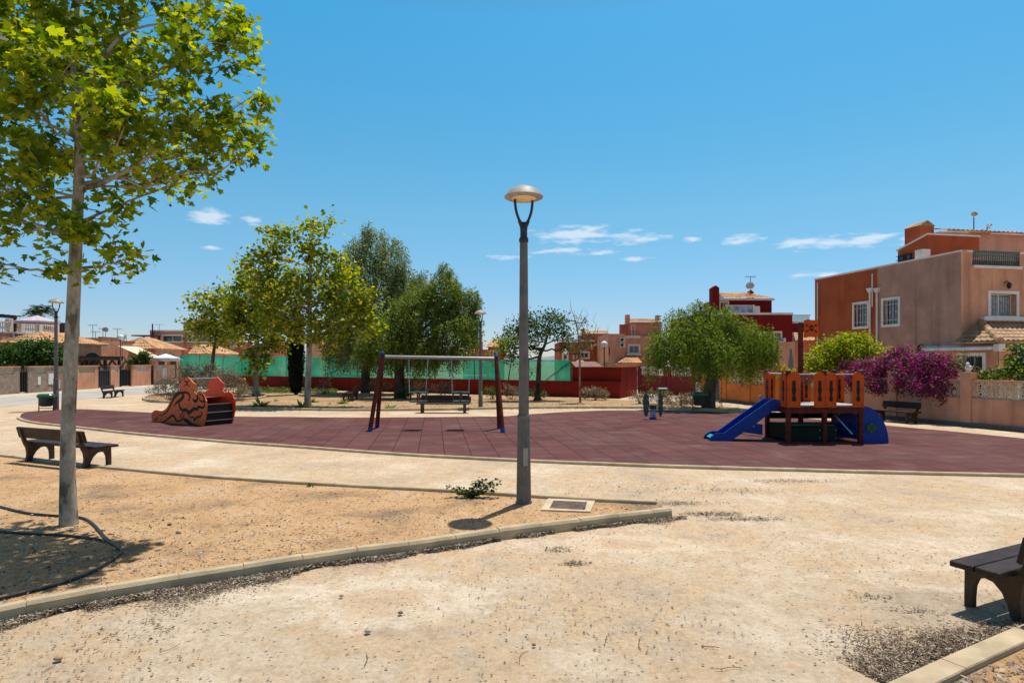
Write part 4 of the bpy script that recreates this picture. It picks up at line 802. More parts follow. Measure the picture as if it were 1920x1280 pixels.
def arch_opening(t, pl, x0, x1, z0, zs, zc, out=.0, col=None, trim=.0):
    """flat dark arched opening sheet, inner shade put into its colour, within a proud arched rim"""
    L = [(x1,z0)]+arch_pts(x0,x1,zs,zc)+[(x0,z0)]; b = MB(); n = len(L); w_ = .12
    cx = (x0+x1)/2; O = [(cx+(a-cx)*(1+2*w_/(x1-x0)), c if c <= z0 else c+ (w_ if c > zs else 0)) for a, c in L]
    vs = [pl.pt(a,c,out+.05) for a,c in L]+[pl.pt(a,c,out+.05) for a,c in O]+[pl.pt(a,c,out-.02) for a,c in L]+[pl.pt(a,c,out-.02) for a,c in O]
    fs = []
    for i in range(n-1): fs += [(i,i+1,n+i+1,n+i),(i,2*n+i,2*n+i+1,i+1),(n+i,n+i+1,3*n+i+1,3*n+i)]
    b.add(vs, fs); r_ = b.build('arch', col or W_PINK, t)
    b = MB(); b.add([pl.pt(a,c,out+.004) for a,c in L], [tuple(range(n))]); b.build('opening_shade', mat('dark interior', (.05,.035,.03), .8) if not col else M_TIM, r_)  # flat sheet on a solid wall, its dark colour standing for inner shade
def dish(p, r, d, label, grp='satellite dishes on the roofs', pole=.8):
    t = thing('satellite_dish', label, 'satellite dish', p, grp); x, y, z = p
    b = MB(); b.tube([(x,y,z),(x,y,z+pole)], .025, 6); b.build('pole', M_POST, t)
    dv = Vector(d).normalized(); mm = Matrix.Translation((x,y,z+pole)) @ dv.to_track_quat('Z','Y').to_matrix().to_4x4()
    b = MB(); b.lathe([(.02,0),(r*.5,.03*r/.3),(r*.85,.09*r/.3),(r,.13*r/.3),(r*.98,.15*r/.3),(r*.82,.11*r/.3),(r*.4,.05*r/.3),(.02,.03)], n=20, mat=mm); b.build('reflector', mat('dish', (.62,.58,.54), .5), t, smooth=True)
    b = MB(); b.tube([mm@Vector((r*.9,0,.1)), mm@Vector((0,0,r*1.1))], .012, 5); b.ball(mm@Vector((0,0,r*1.1)), .04, 6); b.build('feed_arm', M_POST, t)
def antenna(p, h, label, w_=.5):
    t = thing('tv_antenna', label, 'antenna', p, 'aerials on the roofs'); x, y, z = p
    b = MB(); b.tube([(x,y,z),(x,y,z+h)], .022, 5); b.build('mast', M_IRON, t)
    b = MB(); b.tube([(x-w_,y,z+h),(x+w_,y,z+h)], .012, 4)
    for k in range(5): xx = x-w_+2*w_*k/4; b.tube([(xx,y-.25,z+h),(xx,y+.25,z+h)], .008, 4); b.tube([(xx,y,z+h-.12),(xx,y,z+h+.12)], .008, 4)
    b.build('elements', M_IRON, t)
def lattice(b, pl, s0, s1, z0, z1, cell, out=0, th=.05, kind='x'):
    n = max(1, round((s1-s0)/cell)); m_ = max(1, round((z1-z0)/cell)); cx, cz = (s1-s0)/n, (z1-z0)/m_; w_ = cell*.09
    for i in range(n+1): x = s0+cx*i; b.pbox(pl, x-w_*.6, x+w_*.6, z0, z1, out-th, out)
    for j in range(m_+1): z = z0+cz*j; b.pbox(pl, s0, s1, z-w_*.6, z+w_*.6, out-th*.96, out-.003)
    for i in range(n):
        for j in range(m_):
            x, z = s0+cx*(i+.5), z0+cz*(j+.5)
            if kind == 'x':
                for sx in (-1, 1):
                    a, c = (x-cx*.46*sx, z-cz*.46), (x+cx*.46*sx, z+cz*.46); nx = w_*.5; b.prism([pl.pt(a[0]-nx,a[1],out-.008),pl.pt(a[0]+nx,a[1],out-.008),pl.pt(c[0]+nx,c[1],out-.008),pl.pt(c[0]-nx,c[1],out-.008)], pl.pt(0,0,-th*.8)-pl.pt(0,0,0))
                b.pbox(pl, x-w_*.4, x+w_*.4, z-cz*.46, z+cz*.46, out-th*.85, out-.006)
            else:
                r_ = cell*.36; k = 8; vs = [pl.pt(x+rr*math.cos(a), z+rr*math.sin(a), o_) for rr, o_ in ((r_,out-.006),(r_*.62,out-.006),(r_*.62,out-th*.9)) for a in [2*math.pi*q/k for q in range(k)]]
                b.add(vs, [(q,(q+1)%k,k+(q+1)%k,k+q) for q in range(k)]+[(k+q,k+(q+1)%k,2*k+(q+1)%k,2*k+q) for q in range(k)])

# ---- court wall with green netting
cl = gp(335, 722.7); cr = gp(1163, 747.0); pc = Plane((cr.x, cr.y), (cl.x-cr.x, cl.y-cr.y)); LC = pc.S(335); sgn = 1
t = thing('court_wall', 'long low red wall carrying the green netting of the sports court', 'wall', pc.pt(LC/2, 0))
b = MB(); b.pbox(pc, 0, LC, -.1, .86, -.22, 0); b.build('wall', W_RED, t)
b = MB(); b.pbox(pc, -.02, LC+.02, .862, .90, -.25, .03); b.build('coping', wallmat('coping red', (.20,.032,.024), .2), t)
t = thing('netting_fence', 'green shade netting on thin posts above the red court wall', 'fence', pc.pt(LC/2, .9))
def ztop(s_): k = s_/LC; return 2.03*(1-k)+2.52*k
S1 = pc.S(1069); posts = [S1, pc.S(990), pc.S(888), pc.S(813), pc.S(733), pc.S(668), pc.S(608), pc.S(535), pc.S(496), pc.S(452), pc.S(416), pc.S(372), pc.S(337)]
for i, s_ in enumerate(posts):
    b = MB(); b.tube([pc.pt(s_,.90,-.12), pc.pt(s_,ztop(s_)+.03,-.12)], .028, 6); b.build('post', mat('green post', (.02,.10,.07), .5) if i == 0 else M_IRON, t)
b = MB(); b.tube([pc.pt(S1+.05,2.0,-.12), pc.pt(S1+1.55,.92,-.12)], .022, 6); b.tube([pc.pt(LC-.1,2.45,-.12), pc.pt(LC-2.2,.95,-.12)], .022, 6); b.build('brace', M_IRON, t)
def netmat():
    m = bpy.data.materials.new('green netting'); m.use_nodes = True; t_ = m.node_tree; t_.nodes.clear(); o = N(t_, 'ShaderNodeOutputMaterial')
    pos = N(t_, 'ShaderNodeTexCoord').outputs['Object']
    nz = N(t_, 'ShaderNodeTexNoise'); nz.inputs['Scale'].default_value = .7; nz.inputs['Detail'].default_value = 6; t_.links.new(pos, nz.inputs['Vector'])
    sp = N(t_, 'ShaderNodeSeparateXYZ'); t_.links.new(pos, sp.inputs[0])
    col = CR(t_, nz.outputs[0], [(.3,(.01,.30,.18)),(.5,(.02,.42,.25)),(.62,(.04,.52,.32)),(.8,(.22,.64,.45))])
    mx = N(t_, 'ShaderNodeMix', data_type='RGBA', blend_type='MULTIPLY'); mx.inputs[0].default_value = .35
    st = M(t_, 'ABSOLUTE', M(t_, 'SINE', M(t_, 'MULTIPLY', sp.outputs[2], 4.2))); t_.links.new(col, mx.inputs[6]); t_.links.new(CR(t_, st, [(0,(.55,.75,.75)),(.1,(1,1,1)),(1,(1,1,1))]), mx.inputs[7])
    d = N(t_, 'ShaderNodeBsdfDiffuse'); t_.links.new(mx.outputs[2], d.inputs[0]); tr = N(t_, 'ShaderNodeBsdfTranslucent'); t_.links.new(mx.outputs[2], tr.inputs[0])
    m1 = N(t_, 'ShaderNodeMixShader'); m1.inputs[0].default_value = .5; t_.links.new(d.outputs[0], m1.inputs[1]); t_.links.new(tr.outputs[0], m1.inputs[2])
    tp = N(t_, 'ShaderNodeBsdfTransparent'); tp.inputs[0].default_value = (.75,.95,.88,1); m2 = N(t_, 'ShaderNodeMixShader'); m2.inputs[0].default_value = .2; t_.links.new(m1.outputs[0], m2.inputs[1]); t_.links.new(tp.outputs[0], m2.inputs[2]); t_.links.new(m2.outputs[0], o.inputs[0]); return m
b = MB(); n = 180
for i in range(n):
    for j in range(3):
        def P(i_, j_):
            s_ = S1+(LC-S1)*i_/n; z_ = .87+(ztop(s_)-.87)*j_/3; z_ += (.02*math.sin(i_*.7)+.02*math.sin(i_*.23)-.02) if j_ == 3 else 0
            return pc.pt(s_, z_, -.09+.02*math.sin(i_*.5+j_*1.3)+.012*math.sin(i_*1.9))
        b.quad(P(i,j),P(i+1,j),P(i+1,j+1),P(i,j+1))
b.build('netting', netmat(), t, fix=False)
# a second, looser sheet that sags along the top near the left
M_NET2 = mat('loose netting', (.16,.52,.38), .8)
b = MB(); sA, sB = pc.S(500), pc.S(388); n = 24
for i in range(n):
    def P(k, e): s_ = sA+(sB-sA)*k/n; z_ = ztop(s_)-.02; return pc.pt(s_, z_ - (0 if e == 0 else .06+.22*math.sin(math.pi*k/n)), .0)
    b.quad(P(i,0),P(i+1,0),P(i+1,1),P(i,1))
b.build('sagging_strip', M_NET2, t, fix=False)
# upper red block at the right end and the low roof behind
z1 = 1.64; s0, s1_ = 0.02, pc.S(1070.5)
t = thing('red_block', 'windowless dark red block standing behind the right end of the court wall', 'wall', pc.pt(.5, 0, -1)); b = MB(); b.pbox(pc, s0, s1_, -.1, z1, -3.2, -.24); b.build('wall', W_RED, t); b = MB(); b.pbox(pc, s0-.02, s1_+.02, z1+.002, z1+.04, -3.3, -.21); b.build('coping', wallmat('coping2', (.17,.03,.022), .2), t)
t = thing('low_shed', 'low shed with a brown sloping roof behind the red block', 'shed', at(1098, 690, 38)); b = MB(); b.box(4.0,5.6,37.6,40.5,0,1.62); b.build('wall', W_RED, t)
b = MB(); b.add([(3.9,37.4,1.62),(5.75,37.4,1.58),(5.5,40.6,1.98),(3.9,40.6,1.98)], [(0,1,2,3)]); b.add([(3.9,37.4,1.56),(5.75,37.4,1.52),(5.5,40.6,1.92),(3.9,40.6,1.92)], [(3,2,1,0)]); b.build('roof', mat('brown roof', (.22,.12,.10), .8), t)
# low court buildings seen through netting
t = thing('court_seating', 'pale low stand inside the sports court, seen through the netting', 'stand', at(660, 690, 44)); b = MB(); b.bbox(-12.2,-10.4,43,44,0,1.15,.03); b.bbox(-3.2,-1.7,40,41,0,1.1,.03); b.build('body', M_LAT, t)
# low concrete ledge in the back bed
t = thing('concrete_ledge', 'low grey concrete ledge on the dry bed behind the swings', 'ledge', gp(830, 752)); b = MB(); b.bbox(-4.3,-2.0,29.6,29.9,0,.30,.02); b.build('body', M_BIN, t)

# ---- right-hand garden walls
A, B, Cc = Vector((14.49,17.36)), Vector((13.39,20.26)), Vector((10.5,29.9)); pw = Plane(A, B-A)
def wall_run(name, label, pl, s0, s1, zl, zh, m, pillars, lat, caps=M_LAT, plinth=True, kind='x', cell=.25, latm=None, pw_=.30, pz=1.6, lo=.0):
    t = thing(name, label, 'garden wall', pl.pt((s0+s1)/2, 0)); b = MB(); b.pbox(pl, s0, s1, -.1, zl, -.20, 0); b.build('wall', m, t)
    if plinth: b = MB(); b.pbox(pl, s0, s1, -.1, .12, -.1, .12); b.build('plinth', W_BLK, t)
    for s_ in pillars:
        b = MB(); b.pbox(pl, s_-pw_/2, s_+pw_/2, -.1, pz, -.26, .05); p_ = b.build('pillar', m, t); b = MB(); b.pbox(pl, s_-pw_/2-.03, s_+pw_/2+.03, pz+.002, pz+.05, -.29, .08); b.build('cap', m if caps is None else caps, p_)
    for a0, a1 in lat:
        b = MB(); lattice(b, pl, a0, a1, zl+.01, zh, cell, -.06, .08, kind); b.build('lattice', latm or M_LAT, t); b = MB(); b.pbox(pl, a0, a1, zh+.012, zh+.05, -.19, .0); b.build('rail', m, t)
    return t
sp_ = pw.S
pk = [sp_(1812), sp_(1674), sp_(1590)]; end = sp_(1575)
wall_run('garden_wall', 'weathered pink garden wall with cream lattice panels on the right', pw, sp_(2250), end, .87, 1.38, W_PINK, [sp_(2200)]+pk, [(sp_(2180), pk[0]-.15),(pk[0]+.15, pk[1]-.15),(pk[1]+.15, pk[2]-.15)], caps=W_PINK)
po = Plane(pw.pt(end, 0)[:2], Vector((Cc.x, Cc.y))-Vector(pw.pt(end, 0)[:2])); sp2 = po.S
pz_ = [sp2(1500), sp2(1458), sp2(1403), sp2(1359)]
wall_run('garden_wall', 'bright orange garden wall with lattice panels behind the weeping tree', po, .02, sp2(1355), .93, 1.55, W_ORG, pz_, [(.2, pz_[0]-.15),(pz_[0]+.15, pz_[1]-.15),(pz_[1]+.15, pz_[2]-.15),(pz_[2]+.15, pz_[3]-.15)], caps=W_ORG, pz=1.7, kind='o', cell=.26)
# gate and small orange piers, then dark red wall with balustrade
e1 = po.pt(sp2(1352), 0); D = gp(1303, 743); Ee = gp(1197, 736)
pr = Plane((D.x, D.y), (Ee.x-D.x, Ee.y-D.y)); sr = pr.S
t = thing('metal_gate', 'dark blue metal gate beside the weeping tree trunk', 'gate', (10.5, 31.5, 0)); pg = Plane((e1.x,e1.y),(D.x-e1.x,D.y-e1.y)); lg = (Vector((D.x,D.y))-Vector((e1.x,e1.y))).length
b = MB(); b.pbox(pg, .1, lg*.55, .02, 1.7, -.05, 0); b.build('leaf', mat('blue gate', (.03,.05,.09), .5), t); b = MB(); b.pbox(pg, lg*.56, lg*.72, 0, 1.75, -.2, .05); b.pbox(pg, -.1, .09, 0, 1.7, -.2, .05); b.build('pillar', W_ORG, t)
t = thing('meter_box', 'small white meter box on the orange gate pier', 'box', pg.pt(lg*.6, .3)); b = MB(); b.pbox(pg, lg*.8, lg*.95, .1, .8, -.1, .02); b.build('body', M_WHT, t); b = MB(); b.pbox(pg, lg*.82, lg*.93, .15, .7, .022, .03); b.build('door', M_PLAS, t)
for a0, a1, lb in ((1252,1303,'dark red garden wall with white balustrade, nearer the weeping tree'),(1197,1249,'dark red garden wall with white balustrade, farther from the weeping tree')):
    s0_, s1_ = sr(a1), sr(a0); t = thing('garden_wall', lb, 'garden wall', pr.pt((s0_+s1_)/2, 0))
    b = MB(); b.pbox(pr, s0_, s1_, -.1, 1.12, -.2, 0); b.build('wall', wallmat('wine red render', (.23,.035,.035), .3), t); b = MB(); b.pbox(pr, s0_, s1_, 1.56, 1.66, -.22, .02); b.build('rail', M_WHT, t)
    b = MB(); n = max(4, int((s1_-s0_)/.17))
    for k in range(n):
        x = s0_+(s1_-s0_)*(k+.5)/n; c = pr.pt(x, 1.13, -.1); b.lathe([(.05,0),(.03,.05),(.06,.16),(.035,.30),(.05,.43)], c, n=8)
    b.build('balustrade', M_WHT, t)
    for s_ in (s0_+.1, s1_-.1): b = MB(); b.pbox(pr, s_-.13, s_+.13, -.1, 1.68, -.23, .03); b.build('pillar', wallmat('wine red render', (.23,.035,.035), .3), t)
# pink front wall with small meter cupboards behind the court wall
pp = Plane((Ee.x-.1, Ee.y+.1), (-1, .12)); t = thing('garden_wall', 'pale salmon front wall and gate piers just right of the red block', 'garden wall', pp.pt(.6, 0)); sq = pp.S
b = MB(); b.pbox(pp, 0, sq(1120), -.1, 1.05, -.2, 0); b.build('wall', W_PINK, t)
for x in (1193, 1178, 1166): s_ = sq(x); b = MB(); b.pbox(pp, s_-.15, s_+.15, 1.05, 1.42, -.22, .02); b.build('pillar', W_PINK, t)
b = MB(); b.pbox(pp, sq(1177), sq(1167), 1.06, 1.3, -.1, -.05); b.build('railing', M_IRON, t)
b = MB(); b.pbox(pp, .0, .2, .1, 1.3, .002, .04); b.build('meter_cupboard', M_LAT, t)
# statue on the first pillar
q = pw.pt(pk[0], 1.652, -.1); t = thing('garden_ornament', 'small white garden ornament on top of the pink wall pillar', 'ornament', q)
b = MB(); b.lathe([(.09,0),(.085,.03),(.05,.05),(.10,.12),(.085,.19),(.04,.22)], q, n=12); b.build('pedestal', M_WHT, t, smooth=True); b = MB(); b.ball((q.x-.03,q.y,q.z+.26), .055, 8); b.build('head', M_WHT, t, smooth=True)

# ---- big house on the right
HA = Vector((842/F*24, 24.0)); dS = Vector((-218/F, 1.0)).normalized(); pS = Plane(HA, dS); dF = Vector((1.0, 218/F)).normalized(); pF = Plane(HA, dF)
t = thing('house', 'large pink and terracotta house with teal balcony behind the flowering wall on the right', 'house', (HA.x+3, HA.y+4, 0))
zt = pS.Z(1802, 472); sE = pS.S(1528); sM = pS.S(1645)
h1 = hole(pS, 1656.5, 1684.5, 562, 608); h2 = hole(pS, 1602, 1626.5, 570, 612); hd = hole(pS, 1724, 1744, 667, 720)
b = MB(); grid_wall(b, pS, 0, sM, 0, zt, [h1, hd]); b.build('side_wall', W_GPNK, t)
b = MB(); grid_wall(b, pS, sM, sE, 0, zt-.01, [h2]); b.quad(pS.pt(sE,0,0),pS.pt(sE,0,-9),pS.pt(sE,zt,-9),pS.pt(sE,zt,0)); b.build('side_wall', W_TER, t)
hw = hole(pF, 1856.5, 1905, 551, 592); sB0, sB1 = pF.S(1823), pF.S(1912)
zb0, zb1 = pF.Z(1866, 498), pF.Z(1866, 473)
b = MB(); grid_wall(b, pF, 0, 7.5, 0, zt-.002, [hw, (sB0, sB1, zb0, zt-.002)], dep=.25); b.build('front_wall', W_PINK, t)
b = MB(); b.quad(pS.pt(0,zt-.3,-.2),pS.pt(sE,zt-.3,-.2),pS.pt(sE,zt-.3,-8.5),pS.pt(0,zt-.3,-8.5)); b.build('roof_terrace', W_SAL, t)
b = MB(); b.pbox(pS, -.03, sE+.03, zt+.002, zt+.07, -.24, .03); b.pbox(pF, .0, sB0, zt+.004, zt+.072, -.24, .03); b.pbox(pF, sB1, 7.5, zt+.004, zt+.072, -.24, .03); b.build('parapet_cap', M_WHT, t)
window(t, pS, h1, .11); window(t, pS, h2, .11); window(t, pF, hw, .12, 'curtain', dep=.25, fm=M_WHT); window(t, pS, hd, .10, 'none')
b = MB(); b.pbox(pF, sB0-.02, sB1+.02, zb0-.12, zb0-.02, -.2, .10); b.build('balcony_ledge', M_WHT, t)
b = MB(); n = 22
for k in range(n+1): x = sB0+(sB1-sB0)*k/n; b.pbox(pF, x-.014, x+.014, zb0, zb1, -.06, -.03)
b.pbox(pF, sB0, sB1, zb1-.16, zb1-.10, -.07, -.02); b.pbox(pF, sB0, sB1, zb0, zb0+.04, -.07, -.02); b.pbox(pF, sB0, sB1, zb1-.01, zb1+.05, -.09, .0); b.build('balcony_railing', M_TGRL, t)
b = MB(); b.pbox(pF, sB0, sB1, zb0, zb1-.05, -.9, -.8); b.build('balcony_back', W_SAL, t)
# drain pipes
for px_, y0_, hop in ((1535,530,0),(1638,513,0),(1633.5,545,1),(1646.5,545,1)):
    s_ = pS.S(px_); z_ = pS.Z(px_, y0_); zb_2 = pS.Z(px_, 575 if px_ == 1638 else 690); b = MB(); b.tube([pS.pt(s_, max(zb_2,0), .07), pS.pt(s_, z_, .07)], .045 if hop else .03, 8)
    if hop: b.prism([pS.pt(s_-.17,z_+.12,.0),pS.pt(s_+.17,z_+.12,.0),pS.pt(s_+.06,z_-.08,.0),pS.pt(s_-.06,z_-.08,.0)], pS.pt(0,0,.14)-pS.pt(0,0,0))
    b.build('drain_pipe', M_WHT, t)
# wall lanterns
def lantern(t, pl, px_, py_):
    s_, z_ = pl.pix(px_, py_); b = MB(); b.tube([pl.pt(s_,z_+.12,0), pl.pt(s_,z_+.18,.12), pl.pt(s_,z_+.08,.2)], .02, 6); c = pl.pt(s_,z_-.14,.2); b.lathe([(.03,0),(.07,.05),(.085,.2),(.03,.26)], c, n=8); b.build('wall_lantern', M_IRON, t)
lantern(t, pF, 1883, 536); lantern(t, pS, 1730, 653)
# upper storey, set back
pU = Plane(pF.pt(0,0,-3.0)[:2], dF); pUs = Plane(pS.pt(0,0,-.6)[:2], dS)
zr = pU.Z(1830, 437); s0_, s1_ = pU.S(1763), pU.S(1763)+9
hu = hole(pU, 1786, 1820, 458, 485)
hu = (hu[0], hu[1], max(hu[2], zt-.2), hu[3])
b = MB(); block(b, pU, s0_, s1_, zt-.35, zr, 1.9, [hu]); b.build('upper_wall', W_SAL, t); window(t, pU, hu, .05, 'dark', fm=M_IRON)
b = MB(); tiles(b, pU.pt(s0_+.02, zr+.0, .3), pU.pt(s1_, zr+.0, .3), pU.pt(s1_, zr+.55, -1.9), pU.pt(s0_+.25, zr+.55, -1.9)); b.build('roof', R_TILE, t, fix=False)
# gable part sloping down to the left and its chimney
pG = pUs; g0, g1 = pG.S(1740), pG.S(1683.5); zg0, zg1 = pG.Z(1740, 440), pG.Z(1683.5, 471); P = pG.pt
b = MB(); b.prism([P(g0,zt-.3),P(g1,zt-.3),P(g1,zg1),P(g0,zg0)], P(0,0,-2.6)-P(0,0,0)); b.build('gable_wall', W_TER, t)
b = MB(); b.prism([P(g0,zg0+.003,.03),P(g1+.08,zg1+.003,.03),P(g1+.08,zg1+.07,.03),P(g0,zg0+.07,.03)], P(0,0,-2.7)-P(0,0,0)); b.build('gable_coping', M_WHT, t)
hg = hole(pG, 1686, 1711, 477, 489); hg = (hg[0], hg[1], max(hg[2], zt+.05), hg[3]); window(t, pG, hg, .0, 'dark', out=.19, fm=M_IRON)
b = MB(); b.pbox(pS, pS.S(1722), pS.S(1708), zt+.075, pS.Z(1715, 470)+.05, -.6, -.2); b.build('terrace_step', M_WHT, t)
c0_, c1_ = pU.S(1737.5), pU.S(1764); zc = pU.Z(1750, 420); b = MB(); b.pbox(pU, c0_, c1_, zt-.3, zc, -1.2, -.35); b.build('chimney', W_TER, t)
b = MB(); cm = (c0_+c1_)/2; b.prism([pU.pt(c0_-.04,zc+.002,-.31),pU.pt(c1_+.04,zc+.002,-.31),pU.pt(cm,zc+.24,-.31)], pU.pt(0,0,-.93)-pU.pt(0,0,0)); b.build('chimney_cap', R_TILE2, t)
c0_, c1_ = pU.S(1873), pU.S(1903); zc = pU.Z(1888, 428); b = MB(); b.pbox(pU, c0_, c1_, zr-.1, zc, -1.9, -1.2); b.build('chimney', W_SAL, t); b = MB(); b.prism([pU.pt(c0_-.04,zc+.002,-1.17),pU.pt(c1_+.04,zc+.002,-1.17),pU.pt((c0_+c1_)/2,zc+.2,-1.17)], pU.pt(0,0,-.76)-pU.pt(0,0,0)); b.build('chimney_cap', R_TILE2, t)
q = pU.pt(pU.S(1883), pU.Z(1883,430), -1.5); dish((q.x,q.y,q.z), .15, (-.3,-1,.4), 'round pale satellite dish on the tallest pole above the right house', pole=1.0)
q = pU.pt(pU.S(1905), pU.Z(1903,432), -1.4); dish((q.x,q.y,q.z), .17, (.6,-.7,.5), 'lower satellite dish on the chimney at the right edge of the picture', pole=.45); 
# porch with hipped roof, its side flush with the side wall
KF = 1.525; pP = Plane(pF.pt(0,0,KF)[:2], dF); zE = 2.72; zR = 3.52
hs1 = hole(pS, 1806, 1844, 667, 735); hs1 = (hs1[0], hs1[1], .1, hs1[3]); hD2 = hole(pP, 1911, 1950, 667, 735); hD2 = (hD2[0], hD2[1], .1, hD2[3])
b = MB(); grid_wall(b, pS, -KF, pS.S(1765), 0, zE-.02, [hs1], out=.02); grid_wall(b, pP, 0, 9, 0, zE-.02, [hD2]); b.build('porch_wall', W_PINK, t); window(t, pS, hs1, .12, 'dark', out=.02); window(t, pP, hD2, .12, 'dark')
cA, cB, cC, cD = pS.pt(-KF-.35, zE, .35), pP.pt(9, zE, .35), pF.pt(9, zR, .0), pF.pt(.9, zR, .0)
b = MB(); tiles(b, cA, cB, cC, cD, .22, .32); tiles(b, pS.pt(.0, zE, .35), cA, cD, cD+Vector((-.05,.02,0)), .22, .32); ridge(b, cA+Vector((0,0,.04)), cD+Vector((0,0,.03)), .12); b.build('porch_roof', R_TILE2, t, fix=False)
b = MB(); b.quad(pS.pt(0,zE-.03,.3), pS.pt(-KF-.3,zE-.03,.3), pP.pt(9,zE-.03,.3), pF.pt(9,zE-.03,0)); b.build('soffit', W_PINK, t)
s_a, s_b = pS.S(1739), -KF-.05
t2 = thing('awning', 'long rolled up white and blue awning above the doors of the right house', 'awning', pS.pt((s_a+s_b)/2, 2.6)); b = MB()
b.prism([pS.pt(s_a,2.44,.05),pS.pt(s_a,2.42,.26),pS.pt(s_a,2.53,.28),pS.pt(s_a,2.62,.05)], pS.pt(s_b,0,0)-pS.pt(s_a,0,0)); b.build('cassette', mat('awning blue', (.62,.72,.78), .4), t2)
b = MB(); b.box(-.12,.12,-.12,.12,2.36,2.62, Matrix.Translation((*pS.pt(-KF-.2,0,.2)[:2],0))); b.build('bracket', M_WHT, t2)
t2 = thing('awning', 'shorter white awning box at the far right edge under the tiled porch roof', 'awning', pP.pt(2, 2.5)); b = MB()
b.prism([pP.pt(.3,2.44,.05),pP.pt(.3,2.42,.26),pP.pt(.3,2.53,.28),pP.pt(.3,2.60,.05)], pP.pt(5,0,0)-pP.pt(0,0,0)); b.build('cassette', M_WHT, t2); b = MB(); b.pbox(pP, .31, 5.2, 2.36, 2.415, .05, .24); b.build('fabric_edge', M_AWN, t2)
b = MB(); sl_, sr_ = pF.S(1838), 7.5; zl_ = pF.Z(1870, 596); b.pbox(pF, sl_, sr_, zl_-.12, zl_+.05, .0, .18); b.build('ledge', M_WHT, t)
t2 = thing('parasol', 'closed grey parasol showing above the orange wall beside the mast', 'parasol', (12.6, 27.6, 0)); q = at(1483, 700, 27.0)
b = MB(); b.tube([(q.x,q.y,0),(q.x,q.y,2.5)], .025, 6); b.build('pole', M_WHT, t2); b = MB(); b.lathe([(.06,1.4),(.13,1.55),(.10,2.0),(.03,2.55)], (q.x,q.y,0), n=10); b.build('folded_cloth', mat('grey cloth', (.24,.27,.30), .9), t2)
t2 = thing('beach_ball', 'small red ball beside the closed grey parasol', 'ball', (q.x-.12,q.y,1.6)); b = MB(); b.ball((q.x-.14,q.y-.1,1.62), .09, 10); b.build('skin', mat('red ball', (.6,.03,.05), .5), t2, smooth=True)

# ---- dark red house in the middle right
def simple_house(name, label, Y, ang=0, base=None):
    t = thing(name, label, 'house', (0,0,0)); pl = Plane((0, Y), (math.cos(ang), math.sin(ang))); return t, pl
t, p1 = simple_house('house', 'dark red house with tiled top storey and white terrace behind the weeping tree', 41)
def rect(pl, x0, x1, yt, yb=None):
    s0, s1 = pl.S(x0), pl.S(x1); xm = (x0+x1)/2; return s0, s1, (0 if yb is None else pl.Z(xm, yb)), pl.Z(xm, yt)
a0,a1,c0,c1 = rect(p1,1300,1486,590); hh = [hole(p1,1453,1463,624,637),hole(p1,1225+130,1372,640,655)]
b = MB(); block(b, p1, a0, a1, 0, c1, 6, [hh[0]]); a2,a3,_,c2 = rect(p1,1486.5,1560,605); hh2 = hole(p1,1486.5,1499,626,640); b2 = hole(p1,1487.5,1502,626,641)
block(b, p1, a1+.02, a3, 0, c2, 6, [b2], out=-.5); b.build('wall', W_DRED, t); window(t, p1, hh[0], .12, 'none'); window(t, p1, b2, .12, 'curtain', out=-.5)
b = MB(); b.pbox(p1, a0-.02, a1+.02, c1+.002, c1+.14, -.3, .05); b.pbox(p1, a1+.05, a3, c2+.002, c2+.12, -.8, -.45); z_ = p1.Z(1480,655); b.pbox(p1, p1.S(1462), p1.S(1484), z_-.1, z_, .0, .3); z_ = p1.Z(1510,671); b.build('cornice', M_WHT, t)
z5, z6 = p1.Z(1440,648), p1.Z(1440,637); b = MB(); b.pbox(p1, p1.S(1449), p1.S(1465), p1.Z(1455,645), p1.Z(1455,641), 0, .6); b.pbox(p1, p1.S(1463), p1.S(1466), p1.Z(1455,645), p1.Z(1455,634), 0, .6); b.build('balcony', M_WHT, t)
b = MB(); n = 26
for k in range(n): x = p1.S(1486)+(p1.S(1528)-p1.S(1486))*k/n; z_ = c2+.14; b.pbox(p1, x, x+.02, z_, z_+.42, -.7, -.68)
b.pbox(p1, p1.S(1486), p1.S(1530), c2+.55, c2+.58, -.71, -.67); b.build('roof_railing', M_IRON, t)
pt2 = Plane((0, 43.5), (1,0)); u0,u1,_,uz = rect(pt2,1345,1447,561); hu = hole(pt2,1350,1363,567,590)
b = MB(); b.pbox(pt2, u0, u1, c1-.2, uz, -3.2, 0); b.build('upper_wall', W_DRED, t); window(t, pt2, hu, .1, 'none', out=.12)
uzr = pt2.Z(1400,547.5); b = MB(); tiles(b, pt2.pt(u0+.35,uz+.02,.25), pt2.pt(u1+.05,uz+.02,.25), pt2.pt(u1-.9,uzr+.15,-2), pt2.pt(u0+.1,uzr+.15,-2)); b.build('roof', R_TILE, t, fix=False)
b = MB(); b.prism([pt2.pt(u0,uz-.1,.26),pt2.pt(u1+.1,uz-.1,.26),pt2.pt(u1+.1,uz+.02,.26),pt2.pt(u0+.4,uz+.02,.26),pt2.pt(u0,uz+.5,.1)], pt2.pt(0,0,-.1)-pt2.pt(0,0,0)); b.build('fascia', M_WHT, t)
for x0,x1,yt,dd in ((1333,1346,541,.3),(1422,1430,544,-1.6)):
    q0,q1,_,qz = rect(pt2,x0,x1,yt); b = MB(); b.pbox(pt2, q0, q1, uz-2, qz, dd-.7, dd); ch = b.build('chimney', W_DRED, t); b = MB(); b.prism([pt2.pt(q0-.03,qz+.002,dd),pt2.pt(q1+.03,qz+.002,dd),pt2.pt((q0+q1)/2,qz+.2,dd)], pt2.pt(0,0,-.7)-pt2.pt(0,0,0)); b.build('chimney_cap', W_DRED, ch)
